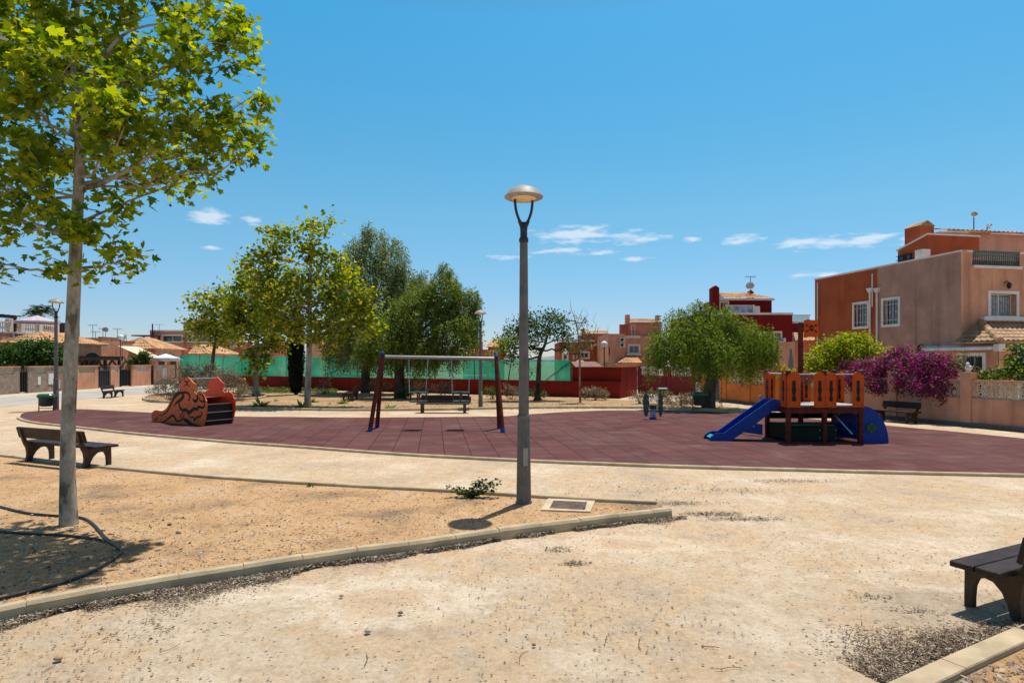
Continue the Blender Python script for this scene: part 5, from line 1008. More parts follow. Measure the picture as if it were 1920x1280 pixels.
b = MB(); z0_, z1__ = c1+.14, p1.Z(1400,573)
for x0,x1 in ((1363,1379),(1379.5,1399),(1399.5,1413)): b.pbox(p1, p1.S(x0), p1.S(x1), z0_, z1__, -.22, -.18)
b.build('terrace_screen', mat('pale screen', (.42,.47,.62), .5, var=.3, vscale=4), t)
b = MB(); b.pbox(p1, p1.S(1413), p1.S(1416), z0_, p1.Z(1415,571), -.3, -.1); b.pbox(p1, p1.S(1362), p1.S(1416), z1__+.01, z1__+.06, -.24, -.16); b.pbox(p1,p1.S(1416),p1.S(1426),z0_,z0_+.45,-.3,-.1); b.build('terrace_posts', M_WHT, t)
b = MB(); L_ = arch_pts(p1.S(1440), p1.S(1477), p1.Z(1458,706), p1.Z(1458,685)); b.add([p1.pt(a,c,.02) for a,c in L_]+[p1.pt(L_[-1][0],.8,.02),p1.pt(L_[0][0],.8,.02)], [tuple(range(len(L_)+2))]); b.build('arched_screen', mat('grey screen', (.26,.27,.25), .8), t)
q = pt2.pt(pt2.S(1421), pt2.Z(1421,546), -1.4); dish((q.x,q.y,q.z), .3, (-.5,-1,.4), 'satellite dish and aerial on the roof of the dark red house', pole=.5); antenna((q.x+.1,q.y+.2,q.z), 1.25, 'spiky aerial above the tiled top of the dark red house', .35)
# small salmon porch between dark red and right house
t, p3 = simple_house('house_extension', 'low salmon extension with tiled roof between the dark red house and the mast', 35)
a0,a1,_,c1 = rect(p3,1491,1545,640); hw_ = hole(p3,1501,1520,664,700); b = MB(); block(b,p3,a0,a1,0,c1,3,[hw_]); b.build('wall', W_PINK, t); window(t,p3,hw_,.1,'none'); b = MB(); tiles(b,p3.pt(a0-.15,c1+.02,.3),p3.pt(a1,c1+.02,.3),p3.pt(a1,c1+.55,-1.5),p3.pt(a0+.6,c1+.55,-1.5)); b.build('roof', R_TILE, t, fix=False)

# ---- salmon house left of the weeping tree
t, p4 = simple_house('house', 'salmon three storey house with two air conditioners left of the weeping tree', 46); M_AC = mat('air conditioner white', (.62,.60,.55), .6)
aL,aR,_,cz_ = rect(p4,1170,1236,630); a2_,a3_,_,c3_ = rect(p4,1152,1170,626)
hs_ = [hole(p4,1180,1197.5,648,661), hole(p4,1180.5,1196,690,712)]
b = MB(); block(b,p4,aL,aR,0,cz_,6,hs_[:1]); block(b,p4,p4.S(1139),aL-.01,0,c3_,6.5,out=.35,holes=[hole(p4,1140,1142,650,665)]); b.build('wall', W_PINK, t)
window(t,p4,hs_[0],.13,'none')
b = MB(); z_ = p4.Z(1185,630.5); b.pbox(p4,p4.S(1165),p4.S(1200),z_-.12,z_+.05,.0,.1); z_=p4.Z(1185,664); b.pbox(p4,p4.S(1173),p4.S(1201),z_-.08,z_+.04,0,.2); b.pbox(p4,p4.S(1200),p4.S(1206),p4.Z(1203,673),p4.Z(1203,671),0,.2); b.build('ledge', M_WHT, t)
b = MB(); pd = Plane((0,47.5),(1,0)); x0_,x1_,_,zq = rect(pd,1183,1240,605); hb = hole(pd,1185,1189,611,628); hb=(hb[0],hb[1],cz_-.3,hb[3]); block(b,pd,x0_,x1_,cz_-.35,zq,3,[hb]); x2_,x3_,_,_q = rect(pd,1170.5,1183,615); b.prism([pd.pt(x2_,cz_-.35,-.3),pd.pt(x3_-.01,cz_-.35,-.3),pd.pt(x3_-.01,zq+.4,-.3),pd.pt(x2_,pd.Z(1171,612),-.3)], pd.pt(0,0,-.8)-pd.pt(0,0,0)); b.build('upper_wall', W_PINK, t); window(t,pd,hb,.07,'none')
b = MB(); tiles(b,pd.pt(x0_-.1,zq+.02,.3),pd.pt(x1_,zq+.02,.3),pd.pt(x1_-.3,pd.Z(1210,595),-1.8),pd.pt(x0_-.3,pd.Z(1210,595),-1.8)); b.build('roof', R_TILE, t, fix=False)
for x0,x1,yt in ((1175.5,1183,589),(1233,1239,590)): q0,q1,_,qz = rect(pd,x0,x1,yt); b = MB(); b.pbox(pd,q0,q1,cz_,qz,-.9,-.4); b.build('chimney', W_PINK, t)
b = MB(); zr0 = cz_+.06
for k in range(16): x = p4.S(1165)+(p4.S(1199)-p4.S(1165))*k/15; b.pbox(p4,x-.015,x+.015,zr0,zr0+.33,-.1,-.07)
b.pbox(p4,p4.S(1165),p4.S(1199),zr0+.30,zr0+.34,-.11,-.06); b.build('balcony_railing', W_FRED, t)
b = MB(); b.pbox(p4,p4.S(1165),p4.S(1181),zr0,zr0+.85,-.9,-.5); b.build('terrace_wall', W_FRED, t)
# porch
pq4 = Plane((0,44.2),(1,0)); x0_,x1_,_,zq = rect(pq4,1157,1199,681); hb = hole(pq4,1180,1196,691,709); hb=(hb[0],hb[1],.2,hb[3]); b = MB(); block(b,pq4,x0_,x1_,0,zq,1.75,[hb]); b.build('porch_wall', W_PINK, t); window(t,pq4,hb,.12,'none')
zr_ = p4.Z(1180,668); b = MB(); tiles(b,pq4.pt(x0_-.1,zq+.02,.25),pq4.pt(x1_+.15,zq+.02,.25),p4.pt(p4.S(1195),zr_,0),p4.pt(p4.S(1176),zr_,0)); b.build('porch_roof', R_TILE, t, fix=False)
for py_ in (637, 647):
    s_, z_ = p4.pix(1167, py_); t2 = thing('air_conditioner', 'upper air conditioner on the salmon house wall' if py_ == 637 else 'lower air conditioner on the salmon house wall', 'air conditioner', p4.pt(s_, z_)); pa_ = Plane((0,45.6),(1,0)); s_, z_ = pa_.pix(1166.5, py_)
    b = MB(); b.pbox(pa_,s_-.20,s_+.20,z_-.16,z_+.16,-.0,.25); b.build('casing', M_AC, t2); b = MB(); b.prism([pa_.pt(s_-.05+.12*math.cos(a),z_+.12*math.sin(a),.255) for a in [i*math.pi/7 for i in range(14)]], pa_.pt(0,0,.004)-pa_.pt(0,0,0)); b.build('fan_grille', M_IRON, t2)
# red house further left
t, p5 = simple_house('house', 'red house with white framed windows behind the thin bare tree', 52)
a0,a1,_,c1 = rect(p5,1049,1150,641); hs_ = [hole(p5,1089,1103,661,670), hole(p5,1056.5,1063,662,673)]
x0_,x1_,_,cc = rect(p5,1117,1150,627); b = MB(); block(b,p5,a0,x0_-.01,0,c1,6,hs_); block(b,p5,x0_,x1_,0,cc,6,[hole(p5,1129,1133,650,666),hole(p5,1138,1142,647,665)],out=.5); b.build('wall', W_TER, t)
for h_ in hs_: window(t,p5,h_,.13,'none')
for h_ in (hole(p5,1129,1133,650,666),hole(p5,1138,1142,647,665)): window(t,p5,h_,.1,'none',out=.5)
b = MB(); z_=p5.Z(1100,640); b.pbox(p5,a0,x0_-.05,z_,z_+.14,-.2,.05); b.build('cornice', M_WHT, t)
pu5 = Plane((0,54),(1,0)); x2_,x3_,_,zq = rect(pu5,1093,1141,626); b = MB(); b.pbox(pu5,x2_,x3_,c1-.2,zq,-3,0); b.build('upper_wall', W_FRED, t); b = MB(); tiles(b,pu5.pt(x2_,zq+.02,.2),pu5.pt(x3_,zq+.02,.2),pu5.pt(x3_,zq+.35,-1.5),pu5.pt(x2_,zq+.35,-1.5)); b.build('roof', R_TILE, t, fix=False)
b = MB(); q0,q1,_,qz = rect(pu5,1092,1097,616); b.pbox(pu5,q0,q1,c1,qz,-.8,-.3); b.build('chimney', W_FRED, t)
s_, z_ = p5.pix(1078, 668.5); t2 = thing('air_conditioner', 'small air conditioner on the red house wall behind the bare tree', 'air conditioner', p5.pt(s_,z_)); b = MB(); b.pbox(p5,s_-.19,s_+.19,z_-.14,z_+.14,.01,.25); b.build('casing', M_AC, t2); b = MB(); b.prism([p5.pt(s_+.1*math.cos(a),z_+.1*math.sin(a),.255) for a in [i*math.pi/6 for i in range(12)]], p5.pt(0,0,.004)-p5.pt(0,0,0)); b.build('fan_grille', M_IRON, t2)
b = MB(); a0_,a1_,_,c_ = rect(p5,1076,1096,682); tiles(b,p5.pt(a0_,c_,1.3),p5.pt(a1_,c_,1.3),p5.pt(a1_-.3,c_+.4,.1),p5.pt(a0_+.3,c_+.4,.1)); b.build('porch_roof', R_TILE, t, fix=False)
# houses behind the pepper trees
t, p6 = simple_house('house', 'salmon house with tiled roof showing right of the pepper trees', 62); x0_,x1_,_,zq = rect(p6,868,918,655); x2_,x3_,_,z2 = rect(p6,880,902,640)
b = MB(); block(b,p6,x0_,x1_,0,zq,5); block(b,p6,x2_,x3_,zq,z2,3,out=-1); b.build('wall', W_FRED, t); b = MB(); tiles(b,p6.pt(x2_-.2,z2+.02,-.8),p6.pt(x3_+.2,z2+.02,-.8),p6.pt(x3_,z2+.5,-2.5),p6.pt(x2_,z2+.5,-2.5)); tiles(b,p6.pt(x0_-.4,zq-.5,1.5),p6.pt(p6.S(893),zq-.5,1.5),p6.pt(p6.S(890),zq,.05),p6.pt(x0_,zq,.05)); b.build('roof', R_TILE, t, fix=False)
b = MB(); q0,q1,_,qz = rect(p6,888,894,632); b.pbox(p6,q0,q1,z2,qz,-2.1,-1.6); b.build('chimney', W_PINK, t)
t, p6 = simple_house('house', 'low terracotta house half hidden between the pepper trees and the grey lamp', 66); x0_,x1_,_,zq = rect(p6,915,945,650); b = MB(); block(b,p6,x0_,x1_,0,zq,5,[hole(p6,925,931,658,668)]); b.build('wall', W_TER, t); b = MB(); tiles(b,p6.pt(x0_-.2,zq,.3),p6.pt(x1_+.2,zq,.3),p6.pt(x1_-.5,zq+.9,-2),p6.pt(x0_+.5,zq+.9,-2)); b.build('roof', R_TILE, t, fix=False); window(t,p6,hole(p6,925,931,658,668),.1,'none')

# ---- far houses behind the netting
def stepped(label, Y, steps, m, wins=(), chim=()):
    t, pl = simple_house('house', label, Y); b = MB(); caps = MB(); hs = [hole(pl,*w_) for w_ in wins]
    for i, (x0,x1,yt) in enumerate(steps):
        a0,a1,_,c1 = rect(pl,x0,x1,yt); o_ = -.25*(i % 3); hh = [h for h in hs if h[0] > a0 and h[1] < a1]; block(b,pl,a0+.01,a1-.01,0,c1,6,hh,out=o_); caps.pbox(pl,a0-.02,a1+.02,c1+.003,c1+.18,o_-.3,o_+.05)
        for h in hh: window(t,pl,h,.12,'none',out=o_)
    b.build('wall', m, t); caps.build('parapet', M_WHT, t); return t, pl
stepped('far red house with stepped white topped parapets left of the cypress', 80, [(418,438,640),(438,451,650),(451,472,655),(472,494,648),(494,511,637)], W_FRED, [(433,437,643,652),(440.5,449,645,648) if False else (454,459,658,663),(497,506,644,650)])
stepped('far low red terraces with white parapets beside the cypress', 92, [(505,519,656),(519,530,660),(528,541,659),(541,546,663)], W_FRED, [(531,534,661,665)])
stepped('far salmon block partly seen behind the pale plane tree trunk', 74, [(574,600,641)], W_PINK, [(579,583,648,655)])
stepped('far dark red house behind the left pepper tree', 78, [(600,640,652),(640,668,648)], W_FRED, [(610,616,658,664)])
t, pl = stepped('far brown apartment block with a dark pergola behind the left houses', 85, [(281,346,621),(346,420,622)], W_FAR, [(305,341,629,640),(352,366,630,640),(372,398,630,640)])
a0,a1,_,c1 = rect(pl,333,400,604); b = MB(); block(b,pl,a0,a1,pl.Z(360,622),c1,4,[hole(pl,340,356,610,619),hole(pl,365,390,610,619)],out=-1.5); b.build('upper_wall', W_FAR, t); window(t,pl,hole(pl,340,356,610,619),.12,'none',out=-1.5); window(t,pl,hole(pl,365,390,610,619),.12,'none',out=-1.5)
b = MB(); tiles(b, pl.pt(a0-.3,c1,-1.2), pl.pt(a1+.3,c1,-1.2), pl.pt(a1-1.5,c1+.7,-3.5), pl.pt(a0+1.5,c1+.7,-3.5)); b.build('roof', roofmat('red roof',(.30,.09,.06)), t, fix=False)
b = MB(); q0,q1,_,qz = rect(pl,271,306,629.5); b.pbox(pl,q0,q1,qz-.15,qz,.5,3); b.pbox(pl,q0+.2,q0+.4,qz-1.2,qz-.15,.6,.8); b.pbox(pl,q1-.3,q1-.1,qz-1.2,qz-.15,.6,.8); b.build('pergola', M_TIM, t)
b = MB(); q0,q1,_,qz = rect(pl,286.5,288,607); b.pbox(pl,q0,q1,0,qz,.1,.25); b.build('flue', M_IRON, t)
q = at(299, 622, 84); antenna((q.x,q.y,q.z), 1.0, 'thin aerial beside the black flue of the far brown block', .5)

# ---- row of houses along the left road
XH = -33.0; pl0 = Plane((XH, 44.2), (0, 1))
def left_house(label, px_corner, px_end, py_eave, depth, py_ridge, arches, m=W_PINK):
    s0, s1 = pl0.S(px_corner), pl0.S(px_end); z = pl0.Z(px_corner, py_eave); zr = pl0.Z(px_corner, py_ridge)
    t = thing('house', label, 'house', pl0.pt((s0+s1)/2, 0, -depth/2)); b = MB(); block(b, pl0, s0, s1, 0, z, depth); b.build('wall', m, t)
    e = .35; c = [pl0.pt(s0-e,z,e), pl0.pt(s1+e,z,e), pl0.pt(s1+e,z,-depth-e), pl0.pt(s0-e,z,-depth-e)]
    k = min(depth, s1-s0)*.5; hip_roof(t, c, pl0.pt(s0+k*.55,zr,-depth*.5), pl0.pt(s1-k*.8,zr,-depth*.5), R_TILE, .3)
    for x0, x1, yc, ys in arches:
        a0, a1 = sorted((pl0.S(x0), pl0.S(x1))); xm = (x0+x1)/2; arch_opening(t, pl0, a0, a1, .3, pl0.Z(xm, ys), pl0.Z(xm, yc), col=m)
    return t, s0, s1, z
left_house('salmon house with hipped tile roof and arched porch behind the near plane tree', 101, 190, 643, 3.6, 622, [(157,187,661,672),(112,124,663,672)])
left_house('salmon house with hipped tile roof and cream awning on the left', 291.5, 341, 654, 4.0, 633, [(296,308,664,672),(315,330,664,672)])
left_house('salmon house with hipped tile roof behind the start of the green netting', 398, 446, 663.5, 4.0, 646, [])
def flat_block(label, x0, x1, yt, dep=5, X=-36.5, m=W_PINK, cap=True, name='house'):
    pl = Plane((X, 44), (0, 1)); s0, s1 = pl.S(x0), pl.S(x1); z = pl.Z((x0+x1)/2, yt); t = thing(name, label, 'house', pl.pt((s0+s1)/2, 0, -dep/2)); b = MB(); block(b, pl, s0, s1, 0, z, dep); b.build('wall', m, t)
    if cap: b = MB(); b.pbox(pl, s0-.03, s1+.03, z+.003, z+.08, -.25, .04); b.build('coping', W_FRED, t)
    return t, pl, s0, s1, z
t, pl, s0, s1, z = flat_block('flat roofed pink house between the two hipped roofs on the left', 190, 228, 634, 6, -34.2)
b = MB(); sA_, sB_ = pl0.S(230), pl0.S(252); z0_, z1_ = 2.1, 3.05; t2 = thing('awning', 'sloping cream fabric awning beside the globe lamp on the left', 'awning', pl0.pt(sB_, 2.5, .5))
b.add([pl0.pt(sA_,z1_+.25,-.4),pl0.pt(sB_+1.2,z1_+.25,-.4),pl0.pt(sB_+2.2,z0_,1.6),pl0.pt(sA_+1.2,z0_,1.6)], [(0,1,2,3)]); b.add([pl0.pt(sA_,z1_+.22,-.4),pl0.pt(sB_+1.2,z1_+.22,-.4),pl0.pt(sB_+2.2,z0_-.03,1.6),pl0.pt(sA_+1.2,z0_-.03,1.6)], [(3,2,1,0)]); b.build('fabric', M_AWN, t2, fix=False)
b = MB(); b.tube([pl0.pt(sA_+1.2,z0_,1.6),pl0.pt(sB_+2.2,z0_,1.6)], .04, 6); b.build('front_bar', M_WHT, t2)
flat_block('plain salmon wall block behind the cream awning', 230, 262, 641, 4, -35.2)
flat_block('flat roofed red house beside the start of the green netting', 345, 398, 652, 6, -35.5, W_FRED)
# white balustraded terrace house at the far left
t, pl, s0, s1, z = flat_block('two storey pink house with a white balustraded roof terrace at the far left', -120, 108, 623, 7, -38.5, W_SAL, cap=False)
b = MB(); b.pbox(pl, s0, s1, z+.02, z+.12, -.25, .05); b.pbox(pl, s0, s1, z+.78, z+.88, -.22, .03); b.build('coping', M_WHT, t)
b = MB(); n = int((s1-s0)/.22)
for k in range(n):
    x = s0+(s1-s0)*(k+.5)/n
    b.lathe([(.06,0),(.04,.08),(.08,.25),(.045,.45),(.06,.65)], pl.pt(x,z+.12,-.1), n=6)
b.build('balustrade', M_WHT, t)
for px_ in (-60, 20, 42, 76, 107):
    s_ = pl.S(px_); b = MB(); b.pbox(pl, s_-.18, s_+.18, z+.1, z+1.1, -.28, .06); b.build('pier', M_WHT, t)
hA = hole(pl, 22, 42, 625, 638); window(t, pl, (hA[0],hA[1],hA[2],hA[3]), .06, 'dark', out=.2)
t2 = thing('pergola', 'dark timber pergola on the roof terrace at the far left', 'pergola', pl.pt(pl.S(10), z, -1)); zp = pl.Z(15, 596)
b = MB(); b.pbox(pl, pl.S(-60), pl.S(32), zp, zp+.14, -.2, .0); b.pbox(pl, pl.S(-60), pl.S(32), zp, zp+.14, -3, -2.8)
for k in range(9): s_ = pl.S(-55)+(pl.S(31)-pl.S(-55))*k/8; b.pbox(pl, s_-.05, s_+.05, zp+.142, zp+.24, -3.2, .3)
b.build('beam', M_TIM, t2)
for s_ in (pl.S(30), pl.S(-20)):
    b = MB(); b.pbox(pl, s_-.09, s_+.09, z-1.2 if s_ > pl.S(0) else z, zp-.003, -.2, -.02); b.build('post', M_TIM, t2)
def parasol(p, r, h, m, label, grp=None):
    t = thing('parasol', label, 'parasol', p, grp); x,y,z_ = p; b = MB(); b.tube([p,(x,y,z_+h)], .03, 6); b.build('pole', M_WHT, t)
    b = MB(); n = 8; vs = [(x,y,z_+h+.02)]+[(x+r*math.cos(a),y+r*math.sin(a),z_+h-.32*r) for a in [2*math.pi*k/n for k in range(n)]]+[(x+r*math.cos(a),y+r*math.sin(a),z_+h-.32*r-.14) for a in [2*math.pi*k/n for k in range(n)]]
    b.add(vs, [(0,1+k,1+(k+1)%n) for k in range(n)]+[(1+k,1+n+k,1+n+(k+1)%n,1+(k+1)%n) for k in range(n)]); b.build('canopy', m, t, fix=False)
M_PAR = mat('pale mauve cloth', (.50,.45,.52), .9); M_PW = mat('white cloth', (.74,.72,.74), .9)
q = at(70, 600, 47.5); parasol((q.x,q.y,z), 1.45, q.z-z+.35, M_PAR, 'wide pale mauve parasol on the far left roof terrace')
q = at(298, 678, 53.5); parasol((q.x+.6,q.y,0), 1.15, 2.65, M_PW, 'white parasol behind the garden wall, left of a pair', 'white parasols'); q = at(318, 680, 54.5); parasol((q.x,q.y,0), 1.3, 2.55, M_PW, 'white parasol behind the garden wall, right of a pair nearest the netting', 'white parasols')
b = MB(); t2 = thing('roof_structure', 'grey service box on the roof behind the far left terrace', 'box', at(100, 610, 56)); q = at(100, 605, 56); b.box(q.x-1.2,q.x+1.0,56,58,4.2,q.z); b.build('body', M_BIN, t2)
# garden walls on the left
XW = -30.3; pw2 = Plane((XW, 40), (0,1)); S2 = pw2.S
def lwall(label, x0, x1, m, panels=(), zt=1.62, lm=None, boxes=(), kind='o'):
    s0, s1 = S2(x0), S2(x1); t = thing('garden_wall', label, 'garden wall', pw2.pt((s0+s1)/2, 0)); b = MB(); b.pbox(pw2, s0, s1, -.1, zt-.42 if panels else zt, -.22, 0)
    xs = [s0]+[v for p in panels for v in (S2(p[0]), S2(p[1]))]+[s1]
    if panels:
        for i in range(0, len(xs), 2): b.pbox(pw2, xs[i], xs[i+1], zt-.418, zt, -.22, -.001)
    b.build('wall', m, t); b = MB(); b.pbox(pw2, s0-.04, s1+.04, zt+.003, zt+.07, -.26, .04); b.build('coping', W_PINK, t)
    for p in panels: b = MB(); lattice(b, pw2, S2(p[0]), S2(p[1]), zt-.41, zt-.01, .2, -.04, .08, kind); b.build('lattice', lm or M_LAT, t)
    for x_, yt, yb, w_ in boxes: s_ = S2(x_); b = MB(); b.pbox(pw2, s_-w_, s_+w_, pw2.Z(x_,yb), pw2.Z(x_,yt), .003, .03); b.build('meter_cupboard', M_WHT, t)
W_STN = mat('stone cladding', (.42,.30,.22), .9, var=.35, vscale=4, bump=1.0, bscale=12, col2=(.20,.15,.12)); 
lwall('stone clad garden wall with lattice top at the left edge, left of the narrow black gate', -150, 37, W_STN, [(-140,-110),(-100,-60),(-40,27)])
lwall('stone clad garden wall with white meter cupboards right of the narrow black gate', 53, 103, W_STN, [(62,86)], boxes=[(73,706,721,.12),(95,700,720,.22)])
lwall('salmon garden wall behind the near plane tree trunk', 103.5, 184.5, W_PINK, [(106,120),(148,177)], boxes=[(108,712,728,.2)])
lwall('short salmon wall pier with white niche between two black gates', 208, 224, W_PINK, [(216,222)], lm=M_WHT)
lwall('salmon garden wall with white lattice in front of the potted palm', 247, 283, W_PINK, [(256,276)], lm=M_WHT)
lwall('salmon garden wall ending at the green netting', 289.5, 328, W_PINK, [(294,305)], lm=M_WHT, boxes=[(308,690,710,.3)])
for x0, x1, lb in ((37.5,52.5,'narrow black garden gate in the stone clad wall'),(185,207.5,'wide black iron gate with scrolls left of the globe lamp'),(224.5,246.5,'solid black gate right of the globe lamp'),(283.5,289,'narrow dark gate left of the white parasols')):
    s0, s1 = S2(x0), S2(x1); t = thing('metal_gate', lb, 'gate', pw2.pt((s0+s1)/2, 0), 'black garden gates')
    b = MB(); b.pbox(pw2, s0+.02, s1-.02, .08, 1.35, -.14, -.10); b.build('sheet', M_IRON, t); b = MB()
    n = max(3, int((s1-s0)/.2))
    for k in range(n+1): x = s0+.04+(s1-s0-.08)*k/n; b.pbox(pw2, x-.015, x+.015, .06, 1.62+.08*math.sin(math.pi*k/n), -.09, -.06)
    b.pbox(pw2, s0+.02, s1-.02, 1.3, 1.35, -.09, -.05); b.build('bars', mat('grey iron', (.10,.10,.11), .5) if 'scroll' in lb else M_IRON, t)
# dark pergola along the wall
t = thing('pergola', 'long dark timber carport pergola behind the black gates', 'pergola', pw2.pt(8, 2)); zp = pw2.Z(190, 671)
b = MB(); b.pbox(pw2, S2(128), S2(243), zp-.16, zp+.03, -.7, -.5); b.pbox(pw2, S2(128), S2(243), zp-.16, zp+.03, -3.2, -3.0)
for k in range(26): s_ = S2(129)+(S2(242)-S2(129))*k/25; b.pbox(pw2, s_-.05, s_+.05, zp+.032, zp+.14, -3.4, -.4)
b.build('beam', M_TIM, t)
for x_ in (130, 160, 180, 212, 238):
    s_ = S2(x_); b = MB(); b.pbox(pw2, s_-.09, s_+.09, 0, zp-.165, -.69, -.51)
    for sg in (-1, 1): b.prism([pw2.pt(s_+sg*.08,zp-.9,-.65),pw2.pt(s_+sg*.08,zp-.75,-.65),pw2.pt(s_+sg*.75,zp-.165,-.65),pw2.pt(s_+sg*.9,zp-.165,-.65)], pw2.pt(0,0,.1)-pw2.pt(0,0,0))
    b.build('post', M_TIM, t)
for px_, py_, Y_, h_, lb in ((174,630,56,1.5,'tall thin aerial above the pink house at the left'),(179,632,57,1.0,'short aerial with many rods above the pink house at the left'),(193,636,58,1.5,'bent aerial pole left of the globe lamp'),(220,636,60,1.5,'wide topped aerial just left of the globe lamp')):
    q = at(px_, py_, Y_); antenna((q.x,q.y,q.z-.5), h_, lb, .35)
q = at(198, 640, 60); dish((q.x,q.y,q.z-.4), .28, (.4,-1,.3), 'small dish on a pole left of the globe lamp', pole=1.5); q = at(237, 637, 62); dish((q.x,q.y,q.z-.6), .45, (-.8,-.6,.4), 'tilted white satellite dish right of the globe lamp', pole=.8)
# ------------------------------------------------------------------ plants
L_PLANE = leafmat('plane leaf', (.065,.130,.008), (.30,.37,.014), .58, (.40,.42,.03))
L_PLFAR = leafmat('plane leaf far', (.075,.13,.014), (.34,.39,.03), .50, (.62,.55,.06))
L_PEP = leafmat('pepper leaf', (.060,.105,.015), (.23,.31,.055), .48, (.17,.18,.09))
L_PEPB = leafmat('pepper leaf bluish', (.075,.120,.040), (.30,.37,.16), .42, (.20,.24,.15))
L_WEEP = leafmat('weeping leaf', (.060,.120,.012), (.21,.30,.035), .48, (.26,.28,.13))
L_CYP = leafmat('cypress', (.006,.014,.005), (.018,.035,.010), .1)
L_DKG = leafmat('dark leaf', (.020,.055,.010), (.065,.13,.018), .35, (.14,.20,.05))
L_LIME = leafmat('lime leaf', (.12,.18,.008), (.36,.42,.015), .45, (.52,.52,.05))
L_BOU = leafmat('magenta bract', (.14,.002,.060), (.44,.006,.20), .4, (.58,.03,.32)); L_BOUG = leafmat('bougainvillea leaf', (.03,.045,.012), (.09,.09,.03), .3, (.30,.16,.06))
L_HEDGE = leafmat('hedge leaf', (.014,.045,.010), (.06,.14,.02), .35, (.12,.22,.04)); L_GREY = leafmat('grey twig leaf', (.10,.090,.055), (.24,.20,.13), .25, (.34,.28,.20)); L_OLE = leafmat('oleander leaf', (.04,.06,.03), (.11,.13,.06), .3)
L_PNK = leafmat('pink flower', (.42,.15,.18), (.62,.30,.32), .35); L_DRY = leafmat('dry brush', (.16,.115,.075), (.34,.25,.17), .2, (.42,.33,.24)); L_OLV = leafmat('olive brush', (.07,.075,.02), (.20,.18,.06), .3)
L_PALM = leafmat('palm leaf', (.02,.05,.012), (.07,.13,.02), .3, (.2,.22,.05)); L_GRS = leafmat('ground cover leaf', (.03,.06,.01), (.10,.14,.02), .3, (.2,.18,.04))
def barkmat(name, c, c2, sc_=4):
    m = bpy.data.materials.new(name); m.use_nodes = True; t = m.node_tree; b = t.nodes['Principled BSDF']; b.inputs['Roughness'].default_value = .85; b.inputs['Specular IOR Level'].default_value = .15
    pos = N(t, 'ShaderNodeTexCoord').outputs['Object']; mp = N(t, 'ShaderNodeMapping'); mp.inputs['Scale'].default_value = (1, 1, .45); t.links.new(pos, mp.inputs[0])
    nz = N(t, 'ShaderNodeTexNoise'); nz.inputs['Scale'].default_value = sc_; nz.inputs['Detail'].default_value = 4; t.links.new(mp.outputs[0], nz.inputs['Vector'])
    f = N(t, 'ShaderNodeTexNoise'); f.inputs['Scale'].default_value = 30; f.inputs['Detail'].default_value = 6; t.links.new(mp.outputs[0], f.inputs['Vector'])
    r = CR(t, nz.outputs[0], [(.38,c2),(.47,c),(.54,c),(.60,tuple(x*1.25 for x in c)),(.72,tuple((x+y)/2 for x, y in zip(c, c2)))])
    mm = N(t, 'ShaderNodeMix', data_type='RGBA', blend_type='MULTIPLY'); mm.inputs[0].default_value = .8; t.links.new(r, mm.inputs[6]); t.links.new(CR(t, f.outputs[0], [(.3,(.7,.7,.7)),(.7,(1.15,1.15,1.15))]), mm.inputs[7]); t.links.new(mm.outputs[2], b.inputs['Base Color'])
    bp = N(t, 'ShaderNodeBump'); bp.inputs['Strength'].default_value = .5; bp.inputs['Distance'].default_value = .01; t.links.new(M(t, 'ADD', f.outputs[0], nz.outputs[0]), bp.inputs['Height']); t.links.new(bp.outputs[0], b.inputs['Normal']); return m
B_PLANE = barkmat('plane bark', (.38,.32,.25), (.16,.125,.09), 6.5); B_PALE = barkmat('pale bark', (.38,.33,.28), (.22,.18,.15)); B_DARK = barkmat('dark bark', (.085,.06,.045), (.04,.03,.022)); B_THIN = barkmat('thin bark', (.30,.21,.15), (.15,.10,.07)); B_MID = barkmat('brown bark', (.12,.085,.06), (.06,.045,.03))
STAR = (np.array([(0,0,0),(.20,0,.03),(.50,.08,.09),(.33,.28,.07),(.56,.56,.12),(.27,.50,.06),(.17,.74,.05),(0,1,0),(-.20,0,.03),(-.50,.08,.09),(-.33,.28,.07),(-.56,.56,.12),(-.27,.50,.06),(-.17,.74,.05)]), [(0,1,2,3,4,5,6,7),(0,7,13,12,11,10,9,8)])
STAR4 = (np.array([(0,0,0),(.5,.15,.08),(.42,.62,.1),(0,1,0),(-.42,.62,.1),(-.5,.15,.08)]), [(0,1,2,3),(0,3,4,5)])
DIAM = (np.array([(0,0,0),(.28,.5,.05),(0,1,0),(-.28,.5,.05)]), [(0,1,2,3)])
SLIM = (np.array([(0,0,0),(.12,.4,.0),(0,1,0),(-.12,.4,.0)]), [(0,1,2,3)])
